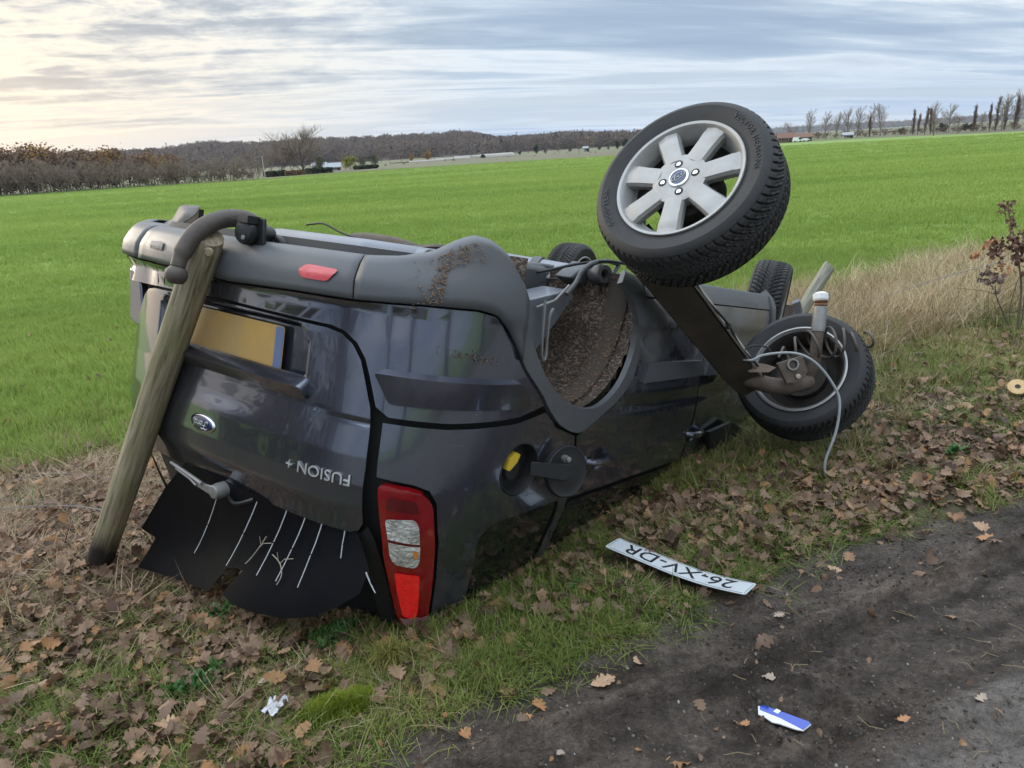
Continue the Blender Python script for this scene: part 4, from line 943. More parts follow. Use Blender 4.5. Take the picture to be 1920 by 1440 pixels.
# soil and bark chips lying on the lifted bumper corner, and in the wheel housing
def chips():
    mb = MB(); r = random.Random(5)
    def chip(p, nrm, L):
        f = frame(p, nrm); a = r.uniform(0, 6.28); R_ = f.to_3x3() @ Matrix.Rotation(a, 3, 'Z') @ Matrix.Rotation(r.uniform(-.4, .4), 3, 'X')
        mb.box(p, (L, L * r.uniform(.3, .6), L * .22), R_)
    for i in range(520):
        t = r.random() ** 2.2 * .45; u = .725 + r.gauss(0, .042) if r.random() < .72 else .685 + .02 * t + r.gauss(0, .012); t = t if u > .70 else r.random()
        z = float(lip_z(u)) + .002 + .15 * t; p = skin(u, max(z, .30), .021 - max(0, .32 - z) * .25); 
        k = max(0, (lip_z(u) + .035 - z) / .035)
        q = Vector((p[0] + .035 * k * k, p[1] - .035 * k * k, z)); chip(q, (-.4, .6, -.6), r.uniform(.003, .008))
    for i in range(420):
        t = rad(r.uniform(10, 120)); y = r.choice((r.uniform(.70, .79), r.uniform(.70, .79), r.uniform(.5, .83))); rr = .384
        chip(Vector((rr * math.cos(t), y, .33 + rr * math.sin(t))), (-math.cos(t), 0, -math.sin(t)), r.uniform(.005, .014))
    for i in range(60):
        u = .80 + r.gauss(0, .05); z = .535 + r.gauss(0, .006) + .1 * (u - .8); chip(Vector(skin(u, z, .005)), (-.3, .9, 0), r.uniform(.003, .007))
    o = mb.obj('bark_chips', mat('bark_chip', (.20, .13, .085), .85, vary=.8, vscale=60, vcol=(.07, .045, .03)), car, smooth=False); o['kind'] = 'stuff'
chips()

# ------------------------------------------------------------------ wheels
RT, WT = .305, .195            # tyre radius and width; local z points out of the car, z = 0 on the outer flange
def tyre_mesh():
    mb = MB(); h = WT
    sidew = lambda z0, sg: [(.203, z0), (.210, z0 - sg * .006), (.225, z0 - sg * .002), (.245, z0 + sg * .006), (.262, z0 + sg * .0075), (.266, z0 + sg * .009), (.272, z0 + sg * .007), (.284, z0 + sg * .000), (.290, z0 - sg * .006)]
    mb.lathe(sidew(0, 1), 120); mb.lathe(sidew(-h, -1)[::-1], 120)
    # tread: directional curved grooves cut in the grid
    N, K = 792, 46; pit = 66
    s = np.linspace(-1, 1, K); t = np.linspace(0, 2 * np.pi, N, endpoint=False); Sg, Tg = np.meshgrid(s, t)
    az = np.abs(Sg)
    zz = -h / 2 + Sg * (h / 2 - .006)
    r0 = RT - .002 - .011 * az ** 4 - .006 * sstep(.86, 1, az)
    ph = Tg * pit / (2 * np.pi) + np.where(Sg > 0, 0, .5)
    lat = ph - 2.3 * (1 - az) ** 1.5
    f1 = lat - np.floor(lat); g1 = sstep(.16, .05, np.abs(f1 - .5)) * sstep(.10, .2, az)
    lat2 = ph * 2 - 4.6 * (1 - az) ** 1.5 + .25; f2 = lat2 - np.floor(lat2); g2 = sstep(.13, .05, np.abs(f2 - .5)) * sstep(.75, .6, az) * .55
    c1 = sstep(.045, .02, np.abs(az - .30 - .03 * np.sin(ph * 6.283))) * .8; c2 = sstep(.04, .015, np.abs(az - .60 - .03 * np.sin(ph * 6.283))) * .5; c0 = sstep(.035, .015, az) * .8
    dep = np.maximum.reduce([g1 * np.where(az > .88, .55, 1), g2, c1, c2, c0])
    r = r0 - .0095 * dep
    V = np.stack([r * np.cos(Tg), r * np.sin(Tg), zz], -1).reshape(-1, 3)
    F = [(i * K + j, ((i + 1) % N) * K + j, ((i + 1) % N) * K + j + 1, i * K + j + 1) for i in range(N) for j in range(K - 1)]
    n0 = len(mb.V); mb.V += [tuple(v) for v in V]; mb.F += [tuple(q + n0 for q in f) for f in F]
    return mesh('tyre', mb.V, mb.F, M_rubber, True, 35)
def rim_mesh():
    mb = MB()
    # barrel, both flanges
    mb.lathe([(.212, .002), (.214, -.003), (.210, -.009), (.203, -.010), (.199, -.020), (.192, -.03), (.178, -.06), (.176, -.12), (.188, -.165), (.200, -.178), (.205, -.188), (.212, -.190), (.214, -.196), (.206, -.199), (.196, -.185), (.184, -.168), (.170, -.12), (.170, -.06), (.180, -.035), (.190, -.022), (.195, -.010), (.203, .000)], 84, close=True)
    # hub
    mb.lathe([(.034, -.006), (.040, -.0035), (.075, -.004), (.090, -.008), (.092, -.04), (.060, -.05), (.034, -.05)], 42, close=True)
    for k in range(7):
        a = 2 * math.pi * k / 7 + .06; ca, sa = math.cos(a), math.sin(a)
        rows = []
        for r, w, zf in ((.070, .036, -.0045), (.095, .0355, -.005), (.14, .037, -.006), (.172, .0395, -.006), (.1775, .040, -.0085), (.197, .0415, -.010)):
            zb = zf - .030
            rows.append([(r, -w * .98, zb), (r, -w * .98, zf - .012), (r, -w * .80, zf - .001), (r, 0, zf + .003), (r, w * .80, zf - .001), (r, w * .98, zf - .012), (r, w * .98, zb)])
        V = [(ca * p[0] - sa * p[1], sa * p[0] + ca * p[1], p[2]) for row in rows for p in row]; m = 7
        F = [(i * m + j, (i + 1) * m + j, (i + 1) * m + (j + 1) % m, i * m + (j + 1) % m) for i in range(len(rows) - 1) for j in range(m)]
        F += [tuple(range(m)), tuple(range((len(rows) - 1) * m + m - 1, (len(rows) - 1) * m - 1, -1))]
        mb.add(V, F)
    me = mesh('wheel', mb.V, mb.F, [M_alloy, M_drum], True, 28, mi=[0] * len(mb.F))
    bm = bmesh.new(); bm.from_mesh(me); bmesh.ops.recalc_face_normals(bm, faces=bm.faces[:]); bm.to_mesh(me); bm.free()
    me.polygons.foreach_set('use_smooth', [True] * len(me.polygons)); me.set_sharp_from_angle(angle=rad(28))
    for p in me.polygons:
        c = p.center; r_ = math.hypot(c.x, c.y)
        if c.z < -.055 and r_ < .192: p.material_index = 1  # inner barrel coloured dark for the shade inside the wheel
    return me
M_drum = mat('brake_dust_and_shade', (.026, .022, .020), .8, .1, vary=.6, vscale=14, vcol=(.05, .038, .03), bump=.3, bscale=70)  # dirty drum steel, also the painted shade of the rim barrel
ME_tyre, ME_rim = tyre_mesh(), rim_mesh()
def small(name, prof, m, n=20):
    mb = MB(); mb.lathe(prof, n); return mesh(name, mb.V, mb.F, m, True, 40)
ME_cap = small('hub_cap', [(0, .0015), (.028, .001), (.033, -.001), (.0345, -.005)], M_chrome, 36)
ME_capin = small('hub_emblem', [(0, .0032), (.020, .003), (.027, .0018), (.0275, .0005)], M_blue, 36)
ME_nut = small('lug_nut', [(0, -.0005), (.0062, -.001), (.0080, -.002), (.0080, -.006)], M_chrome, 12)
ME_pit_shade = small('nut_recess_shade', [(.0142, -.0052), (.0142, -.0032), (0, -.0030)], M_shell, 20)  # flat black disc painted as the shade in the nut hole
ME_drum = small('brake_drum', [(0, -.055), (.10, -.055), (.112, -.062), (.112, -.13), (.04, -.134), (.04, -.15), (0, -.15)], M_drum, 40)
def copy_mesh(name, me, parent, mtx=None):
    o = link(name, me, parent)
    if mtx is not None: o.matrix_local = mtx
    return o
def wheel(parent, mtx, drum=True, spin=0.0):
    w = link('wheel', ME_rim, parent); w.matrix_local = mtx @ Matrix.Rotation(spin, 4, 'Z')
    copy_mesh('tyre', ME_tyre, w)
    copy_mesh('hub_cap', ME_cap, w); copy_mesh('hub_emblem', ME_capin, w)
    for k in range(4):
        a = math.pi / 2 * k + .735; t = Matrix.Translation((.054 * math.cos(a), .054 * math.sin(a), 0))
        copy_mesh('nut_recess_shade', ME_pit_shade, w, t); copy_mesh('lug_nut', ME_nut, w, t)
    if drum: copy_mesh('brake_drum', ME_drum, w)
    return w
# front wheels stay on the car: the far one steered a little
def facing(c, out, spin=0): return frame(c, out, (0, 0, 1)) @ Matrix.Rotation(spin, 4, 'Z')
fl_m = facing((2.472, .792, .325), (.22, .96, .05)); fr_m = facing((2.49, -.83, .340), (-.10, -1, .03))
fw1 = wheel(car, fl_m); fw2 = wheel(car, fr_m, spin=.4)

# ------------------------------------------------------------------ the rear axle, torn off and leaning against the sill
A0 = Vector((.5629, 2.3975, 1.2889)); AX = Vector((.51896, .57801, -.62975)).normalized()
axle_m = frame(A0 + AX * .83 + Vector((0, 0, 0)), -AX)
axle = empty('torn_off_rear_axle', mat=axle_m)
tag(axle, 'torn-off rear axle with two alloy wheels, leaning against the overturned hatchback', 'car axle')
AI = axle_m.inverted()
up_img = (cU - AX * cU.dot(AX)).normalized()
spin_up = 0.0
# pick the spoke angle seen in the photograph (one spoke just right of straight up)
um = AI @ frame(A0, -AX, up_img + .22 * cR)
uw = wheel(axle, um, spin=-.40)
lm = AI @ frame(A0 + AX * 1.67, AX, up_img)
lw = wheel(axle, lm, spin=.4)
copy_mesh('barrel_shade_disc', small('barrel_shade_disc', [(0, -.06), (.172, -.062), (.172, -.068), (.13, -.085), (0, -.09)], M_drum, 40), lw)  # added dark disc: shade inside the lower wheel, hiding the spokes
def arc_text(s, size, r0, a_mid, name, par, sweep=1, zoff=.0085):
    V, Fc = text_mesh(s, size, .0008, res=1); w = max(v.x for v in V); out = []
    for v in V:
        a = a_mid - sweep * (v.x - w / 2) / r0; r = r0 + sweep * (v.y - size * .35); out.append((r * math.cos(a), r * math.sin(a), zoff + v.z - .0012 * abs(r - .25) / .02))
    return link(name, mesh(name, out, Fc, M_letter, smooth=False), par)
arc_text('GOODYEAR', .030, .252, 2.48, 'tyre_lettering', uw)
arc_text('VECTOR 4SEASONS', .029, .252, -.60, 'tyre_lettering', uw)
E2 = lambda P: AI @ Vector(P)
# script in the hub emblem, one spoke direction up
mb = MB()
for s_ in ([(-.018, .005), (-.010, .006), (-.004, .006)], [(-.010, .006), (-.013, -.005), (-.018, -.004)], [(-.013, 0), (-.007, .001)], [(-.004, .001), (-.006, -.004), (-.001, -.003), (-.002, .001)], [(.002, .001), (.001, -.004)], [(.002, 0), (.005, .001)], [(.011, .001), (.007, -.002), (.010, -.004), (.012, 0)], [(.016, .006), (.012, -.004), (.016, -.003)]): mb.tube([(x, y, 0) for x, y in s_], .0011, 4)
ring = [(.0235 * math.cos(t * math.pi / 14), .0105 * math.sin(t * math.pi / 14), 0) for t in range(29)]; mb.tube(ring, .0009, 4)
_a = math.atan2(*(reversed([(axle_m.to_3x3() @ um.to_3x3()).inverted() @ cR][0].to_2d()))) if False else 0
q = ((axle_m @ um).to_3x3() @ Matrix.Rotation(-.40, 3, 'Z')).inverted() @ (cR + .28 * cU); ang = math.atan2(q.y, q.x)
sc_ = mesh('hub_script', [Matrix.Rotation(ang, 3, 'Z') @ Vector((x, y, z + .0042)) for x, y, z in mb.V], mb.F, M_let)
link('hub_script', sc_, uw)
# beam: dark folded channel
toC = (CAM - (A0 + AX * .8)); pv = (toC - AX * toC.dot(AX)).normalized(); pl = pv.cross(AX).normalized()
if pl.dot(cR) > 0: pl = -pl                                          # pl points to the lower left of the picture
beam = MB()
def bp(s, l, d): return E2(A0 + AX * s + pl * l + pv * d)
prof0 = [(.292, .03), (.288, .045), (.162, .045), (.155, .03), (.165, -.06), (.172, -.06), (.168, .028), (.278, .032), (.280, -.06), (.288, -.06)]
V = []
for s in (.17, .30, 1.20, 1.375):
    k = 1.0
    V += [bp(s, l - (.015 if s > 1.3 else 0), d) for l, d in prof0]
m = len(prof0); F = [(i * m + j, i * m + (j + 1) % m, (i + 1) * m + (j + 1) % m, (i + 1) * m + j) for i in range(3) for j in range(m)] + [tuple(range(m)), tuple(range(4 * m - 1, 3 * m - 1, -1))]
beam.add(V, F)
M_beam = mat('dusty_black_steel', (.022, .021, .020), .55, .1, vary=.8, vscale=7, vcol=(.075, .055, .043), bump=.15, bscale=60)
beam.obj('axle_beam', M_beam, axle, bevel=.003)
dk = MB(); dk.prism([bp(.20, .153, .049), bp(1.33, .153, .049), bp(1.33, .150, -.05), bp(.20, .150, -.05)], (bp(0, -.007, 0) - bp(0, 0, 0))); dk.obj('beam_flange', mat('dusty_flange', (.24, .215, .19), .8, 0, vary=.7, vscale=9, vcol=(.12, .10, .085)), axle)
arm = MB(); arm.tube([E2(p) for p in crom([(1.045, 3.165, .36), (1.09, 3.151, .347), (1.159, 3.143, .323), (1.264, 3.145, .31), (1.356, 3.175, .320)], 4)], [.035] * 4 + [.038] * 8 + [.032] * 5, 12); arm.obj('trailing_arm', M_rust, axle)
arm = MB(); arm.tube([bp(.19, .22, 0), bp(.20, .10, 0), bp(.21, 0, 0)], .03, 12); arm.obj('trailing_arm', M_rust, axle)
br = MB(); br.prism([E2(p) for p in ((1.175, 3.105, .435), (1.287, 3.114, .461), (1.310, 3.092, .394), (1.279, 3.078, .35), (1.21, 3.077, .348))], E2(A0 + cF * .022) - E2(A0)); bo = br.obj('bracket_plate', M_rust, axle, bevel=.003)
hm = frame(E2((1.242, 3.096, .428)), E2(A0 - cF) - E2(A0)); hl = MB(); hl.lathe([(.026, -.002), (.026, .004), (.019, .004), (.019, -.01), (0, -.011)], 20, hm); hl.obj('bracket_bush', M_steel, bo)
hm = frame(E2((1.262, 3.083, .376)), E2(A0 - cF) - E2(A0)); hl = MB(); hl.lathe([(.011, -.002), (.011, .006), (0, .008)], 12, hm); hl.obj('bracket_bolt', mat('bolt_head', (.42, .36, .29), .5, .5), bo)
bl = MB(); bl.prism([E2(p) for p in ((1.011, 3.091, .460), (1.119, 3.085, .440), (1.163, 3.080, .424), (1.131, 3.075, .405), (1.042, 3.077, .410))], E2(A0 + cF * .008) - E2(A0)); bl.obj('spring_seat', mat('pale_rust', (.27, .20, .16), .75, .1, vary=.6, vscale=25, vcol=(.16, .11, .085), bump=.3), axle, bevel=.002)
sh = MB(); P = [E2(p) for p in ((1.355, 3.185, .345), (1.368, 3.167, .398), (1.393, 3.213, .544), (1.4035, 3.231, .600))]; sh.tube(P, [.024, .026, .026, .026], 16)
so_ = sh.obj('shock_absorber', M_rust, axle)
sh = MB(); P = [E2(p) for p in ((1.393, 3.213, .540), (1.4115, 3.245, .643), (1.4125, 3.247, .648))]; sh.tube(P, [.030, .030, .024], 18); sh.obj('dust_sleeve', M_steel, so_)
sh = MB(); P = [E2(p) for p in ((1.4115, 3.246, .645), (1.4125, 3.2475, .655), (1.413, 3.249, .660), (1.4135, 3.2515, .668), (1.414, 3.2535, .674))]; sh.tube(P, [.024, .030, .024, .031, .026], 16); sh.obj('bump_stop', mat('orange_rust', (.20, .095, .05), .8, vary=.6, vscale=40, vcol=(.10, .05, .03), bump=.3), so_)
sh = MB(); P = [E2(p) for p in ((1.4138, 3.253, .672), (1.4142, 3.256, .680), (1.4155, 3.263, .700), (1.416, 3.266, .706))]; sh.tube(P, [.031, .034, .033, .022], 9); sh.obj('top_mount', M_white, so_, angle=20)
# stretched coil spring
a_, b_ = Vector((1.21, 3.22, .42)), Vector((1.625, 3.20, .515)); sd_ = (b_ - a_).normalized(); s1 = Vector((0, 0, 1)); s1 = (s1 - sd_ * s1.dot(sd_)).normalized(); s2 = sd_.cross(s1); P = []
for i in range(150):
    t = i / 149; th = t * 6.3 * 2 * math.pi + .5; w_ = .034 + .034 * math.sin(math.pi * min(1, t * 1.1)); q_ = a_.lerp(b_, t ** .8) + s1 * (w_ * math.sin(th) + .02 * math.sin(t * 5)) + s2 * w_ * 1.2 * math.cos(th) + sd_ * .018 * math.sin(th * .5 + t * 9)
    P.append(E2(q_))
sp = MB(); sp.tube(P, .0062, 7); sp.obj('coil_spring', mat('spring_wire', (.085, .072, .064), .6, .3, vary=.5, vscale=30, vcol=(.15, .12, .10)), axle)
M_grey_cable = mat('grey_cable', (.33, .35, .36), .35, vary=.5, vscale=6, vcol=(.12, .14, .14))
cb = MB(); cb.tube([E2(p) for p in crom([(.93, 3.06, .505), (1.02, 3.016, .484), (1.074, 3.021, .5), (1.141, 3.023, .506), (1.214, 3.021, .502), (1.273, 3.014, .479), (1.324, 3.0, .435), (1.366, 2.981, .375), (1.393, 2.963, .316), (1.392, 2.942, .253), (1.374, 2.919, .177), (1.35, 2.901, .122), (1.323, 2.883, .066), (1.314, 2.869, .022), (1.321, 2.857, -.017)], 5)], .0058, 8); cb.obj('handbrake_cable', M_grey_cable, axle)
cb = MB(); cb.tube([E2(p) for p in crom([(1.039, 3.054, .472), (1.014, 3.061, .493), (1.019, 3.069, .519), (1.057, 3.073, .532), (1.11, 3.07, .523), (1.135, 3.067, .49)], 5)], .0042, 7); cb.obj('wheel_sensor_lead', M_black, axle)
cb = MB(); cb.tube([bp(s, .142 + .006 * math.sin(s * 14), .04) for s in np.linspace(.40, 1.30, 24)], .0055, 7); cb.obj('brake_pipe', M_black, axle)
for s in (.44, .80, 1.12): cb = MB(); cb.box(bp(s, .145, .045), (.03, .02, .014)); cb.obj('pipe_clip', M_black, axle)

# ------------------------------------------------------------------ posts, wire, litter
def wood_mat(name, c1, c2, moss, dark=None):
    m = bpy.data.materials.new(name); m.use_nodes = True; nt = m.node_tree; L = nt.links.new; p = nt.nodes['Principled BSDF']; p.inputs['Roughness'].default_value = .85; p.inputs['Specular IOR Level'].default_value = .25
    tc = nd(nt, 'ShaderNodeTexCoord'); mp = nd(nt, 'ShaderNodeMapping'); mp.inputs['Scale'].default_value = (1, 1, .07); L(tc.outputs['Object'], mp.inputs[0])
    n = nd(nt, 'ShaderNodeTexNoise', i_Scale=70, i_Detail=8, i_Roughness=.65, i_Distortion=.6); L(mp.outputs[0], n.inputs['Vector'])
    c = ramp(nt, n.outputs[0], [(.32, tuple(k * .35 for k in c1)), (.44, c1), (.66, c2)])
    n2 = nd(nt, 'ShaderNodeTexNoise', i_Scale=7, i_Detail=6); L(tc.outputs['Object'], n2.inputs['Vector'])
    sp = nd(nt, 'ShaderNodeSeparateXYZ'); L(tc.outputs['Object'], sp.inputs[0])
    k = mth(nt, 'MULTIPLY', mth(nt, 'MULTIPLY_ADD', n2.outputs[0], 3.2, -1.35, clamp=True), .75); c = mixc(nt, k, c, moss)
    if dark:
        w = mth(nt, 'ADD', mth(nt, 'MULTIPLY', mth(nt, 'SUBTRACT', dark, sp.outputs[2]), 14), mth(nt, 'MULTIPLY_ADD', n2.outputs[0], 1.6, -.8)); c = mixc(nt, mth(nt, 'MULTIPLY', w, .8, clamp=True), c, (.022, .017, .013))
    L(c, p.inputs['Base Color']); b = nd(nt, 'ShaderNodeBump', i_Strength=.7, i_Distance=.006); L(n.outputs[0], b.inputs['Height']); L(b.outputs[0], p.inputs['Normal']); return m
M_post = wood_mat('weathered_post', (.22, .185, .125), (.40, .345, .25), (.20, .195, .085), .31)
M_post2 = wood_mat('grey_post', (.20, .19, .155), (.38, .37, .32), (.19, .21, .13))
M_end = wood_mat('post_end', (.24, .19, .13), (.44, .36, .25), (.25, .21, .14))
def post(name, base, top, r0, r1, m, label, group):
    base, top = Vector(base), Vector(top); ax = (top - base); Ln = ax.length; o = empty(name, mat=frame(base, ax)); tag(o, label, 'fence post', group)
    V = []; N = 40; K = 46
    for j in range(K + 1):
        t = j / K
        for k in range(N):
            a = 2 * math.pi * k / N; r = (r0 + (r1 - r0) * t) * (1 + .02 * mnoise.noise((math.cos(a) * 1.2, math.sin(a) * 1.2, t * 3)) + .012 * mnoise.noise((math.cos(a) * 6, math.sin(a) * 6, t * 2.2)))
            crack = math.exp(-(((a - 4.3 - .15 * math.sin(t * 9)) / .05) ** 2)) + .8 * math.exp(-(((a - 3.3 - .1 * math.sin(t * 7)) / .04) ** 2)) * (t > .35) + .8 * math.exp(-(((a - 5.2) / .04) ** 2)) * (t < .6)
            r -= .004 * crack + (.004 * (1 - min(1, (1 - t) * Ln / .012)))
            V.append((r * math.cos(a), r * math.sin(a), t * Ln + (.012 * math.sin(a * 1 + 1) if j == K else 0)))
    F = [(j * N + k, j * N + (k + 1) % N, (j + 1) * N + (k + 1) % N, (j + 1) * N + k) for j in range(K) for k in range(N)]
    link('shaft', mesh('shaft', V, F, m), o)
    E_ = V[-N:]; c = (0, 0, Ln - .002); V2 = [c] + [((x - c[0]) * .55, (y - c[1]) * .55, c[2] + .55 * (z - c[2]) + .004) for x, y, z in E_] + [(x, y, z) for x, y, z in E_]
    F2 = [(0, 1 + k, 1 + (k + 1) % N) for k in range(N)] + [(1 + k, 1 + N + k, 1 + N + (k + 1) % N, 1 + (k + 1) % N) for k in range(N)]
    link('end_grain', mesh('end_grain', V2, F2, M_end), o); return o
p1 = post('wooden_post', (-1.655, 2.490, -.09), (-.896, 2.294, 1.205), .046, .0495, M_post, 'thick weathered wooden post leaning on the tow bar and bumper', 'wooden fence posts')
p2 = post('wooden_post', (1.86, 5.07, -.18), (2.335, 5.268, .475), .042, .045, M_post2, 'grey wooden post leaning out of the dry grass behind the detached wheel', 'wooden fence posts')
kn = MB(); kn.lathe([(0, .006), (.011, .005), (.015, 0)], 14, frame(p1.matrix_world.inverted() @ (Vector((-.896, 2.294, 1.205)) + Vector((.010, -.048, -.045))), p1.matrix_world.to_3x3().inverted() @ Vector((.2, -1, 0)))); kn.obj('knot', M_white if False else M_end, p1)
M_wire = mat('galvanised_wire', (.20, .20, .205), .5, .5)
def wire(P, label, r=.0022):
    mb = MB(); mb.tube(crom([(x, y, hz(x, y) + z) for x, y, z in P], 8), r, 5); tag(mb.obj('fence_wire', M_wire, None), label, 'wire', 'fallen fence wires')
wire([(-3.6, 3.35, .05), (-2.9, 3.55, .03), (-2.4, 3.55, .05), (-1.9, 3.45, .03), (-1.3, 3.3, .04)], 'slack fence wire on the dead straw nearest the green field')
wire([(-3.2, 2.85, .05), (-2.5, 3.05, .08), (-2.05, 3.05, .10), (-1.6, 2.75, .13)], 'slack fence wire running through straw to the thick leaning post')
wire([(1.93, 5.10, .10), (2.4, 5.45, .12), (3.0, 5.9, .16), (3.8, 6.3, .22), (5.2, 7.1, .25)], 'rusty wire strand sagging over tall straw behind the small post', .004)
wire([(-3.4, 3.1, .07), (-2.7, 3.3, .06), (-2.2, 3.2, .05), (-1.7, 3.0, .03)], 'middle one of the slack wires in the dead straw', .002)

# the fallen number plate
def plate():
    a, b = Vector((.326, 2.340)), Vector((.722, 2.032)); d = (a - b).normalized(); nrm = Vector((-d.y, d.x)); c = (a + b) / 2
    # text runs from the 2 (far right in view) to the R, upright towards the camera's feet
    X = Vector((d.x, d.y, 0)); Y = Vector((-X.y, X.x, 0))
    L_, W_ = .505, .108
    def P(x, y, z=0.0):
        t = x / L_; lift = .030 + .055 * max(0, t) ** 2 * 2.2 + .012 * max(0, -t) + .006 * math.sin(t * 7)
        w = Vector((c.x, c.y, 0)) + X * x + Y * y; return Vector((w.x, w.y, -.018 + lift + z + .02 * y / W_))
    V = []; F = []; nx, nyy = 30, 6; t_ = .0015
    outl = rnd([(-L_ / 2, -W_ / 2), (L_ / 2, -W_ / 2), (L_ / 2, W_ / 2), (-L_ / 2, W_ / 2)], .012, 4)
    bm = bmesh.new(); f = bm.faces.new([bm.verts.new((x, y, 0)) for x, y in outl])
    for k in range(-14, 15):
        bmesh.ops.bisect_plane(bm, geom=bm.verts[:] + bm.edges[:] + bm.faces[:], plane_co=(k * L_ / 29, 0, 0), plane_no=(1, 0, 0), dist=1e-5)
    for v in bm.verts: v.co = P(v.co.x, v.co.y)
    me = bpy.data.meshes.new('licence_plate'); bm.to_mesh(me); bm.free(); me.materials.append(mat('plate_white', (.62, .66, .69), .35, vary=.35, vscale=9, vcol=(.50, .51, .50)))
    o = link('licence_plate', me); s = o.modifiers.new('t', 'SOLIDIFY'); s.thickness = .002; s.offset = -1
    tag(o, 'white number plate with black characters lying bent on leaves beside the mud track', 'number plate')
    V, F = text_mesh('26-XV-DR', .102, .0004); w = max(v.x for v in V); h = .072
    mk = mat('plate_ink', (.012, .012, .016), .4); V2 = []
    bmx = bmesh.new(); vs = [bmx.verts.new(v) for v in V]
    for f in F:
        try: bmx.faces.new([vs[i] for i in f])
        except ValueError: pass
    for k in range(-20, 21): bmesh.ops.bisect_plane(bmx, geom=bmx.verts[:] + bmx.edges[:] + bmx.faces[:], plane_co=(w / 2 + k * w / 41, 0, 0), plane_no=(1, 0, 0), dist=1e-6)
    for v in bmx.verts: v.co = P((v.co.x / w - .5) * .40, v.co.y - .036, .0010 + v.co.z)
    me = bpy.data.meshes.new('characters'); bmx.to_mesh(me); bmx.free(); me.materials.append(mk); link('characters', me, o)
    mb = MB()
    for y in (-.047, .047): mb.tube([P(x, y, .0006) for x in np.linspace(-.24, .24, 25)], .0009, 4)
    for x in (-.246, .246): mb.tube([P(x, y, .0006) for y in (-.042, 0, .042)], .0009, 4)
    mb.obj('border_line', mat('border_ink', (.16, .17, .19), .4), o)
plate()
# blue and white shard
def shard():
    z0 = hz(.67, 1.60)
    Q = [(.613, 1.623), (.622, 1.652), (.640, 1.653), (.734, 1.583), (.736, 1.572), (.708, 1.553), (.690, 1.560), (.655, 1.584), (.640, 1.590), (.625, 1.612)]
    Pz = lambda x, y, k: (x, y, z0 + .012 + .02 * (x - .61) + k)
    mb = MB(); mb.prism([Pz(x, y, 0) for x, y in Q], (0, 0, .003)); o = mb.obj('plastic_shard', M_white, None, smooth=False)
    tag(o, 'broken blue and white plastic shard lying on the mud', 'shard')
    bl = mat('shard_blue', (.012, .055, .42), .22, 0, .4, vary=.2, vscale=40, vcol=(.02, .09, .5))
    mb = MB(); mb.prism([Pz(x, y, .0032) for x, y in ((.628, 1.651), (.640, 1.652), (.734, 1.582), (.735, 1.573), (.709, 1.555), (.665, 1.603), (.622, 1.638))], (0, 0, .0008)); mb.obj('blue_print', bl, o, smooth=False)
    mb = MB(); mb.prism([Pz(x, y, .0042) for x, y in ((.655, 1.627), (.667, 1.636), (.677, 1.627), (.664, 1.617))], (0, 0, .0004)); mb.obj('pale_sticker', M_white, o, smooth=False)
shard()
def tissue():
    V = []; n = 9; r = random.Random(3); z0 = hz(-.69, 1.64)
    for i in range(n):
        for j in range(n):
            u, v = i / (n - 1) - .5, j / (n - 1) - .5
            V.append((-.690 + u * .045 + .015 * v + .012 * mnoise.noise((u * 5, v * 5, 1)), 1.645 + v * .062 * (1 - .5 * abs(u)) + .012 * mnoise.noise((u * 5, v * 5, 4)), z0 + .03 + .035 * mnoise.noise((u * 4 + 3, v * 4, 2)) + .03 * abs(u)))
    F = [(i * n + j, (i + 1) * n + j, (i + 1) * n + j + 1, i * n + j + 1) for i in range(n - 1) for j in range(n - 1)]
    tag(link('paper_tissue', mesh('paper_tissue', V, F, mat('tissue', (.66, .66, .70), .9))), 'crumpled white tissue lying among the oak leaves', 'tissue')
tissue()
dz_ = hz(2.72, 3.70); mb = MB(); mb.lathe([(.014, 0), (.046, 0), (.048, .008), (.046, .016), (.014, .016)], 28, frame((2.70, 3.70, dz_ + .05), (-.35, -.55, .75)), close=True)
do = mb.obj('sawn_ring', mat('pale_wood', (.58, .40, .20), .7, vary=.4, vscale=20, vcol=(.45, .30, .13)), None); tag(do, 'pale round wooden ring with a dark hole lying on leaves', 'wooden ring')
mb = MB(); mb.lathe([(0, .002), (.0145, .002), (.0145, .012), (0, .012)], 16, frame((2.70, 3.70, dz_ + .05), (-.35, -.55, .75))); mb.obj('bore', M_black, do)

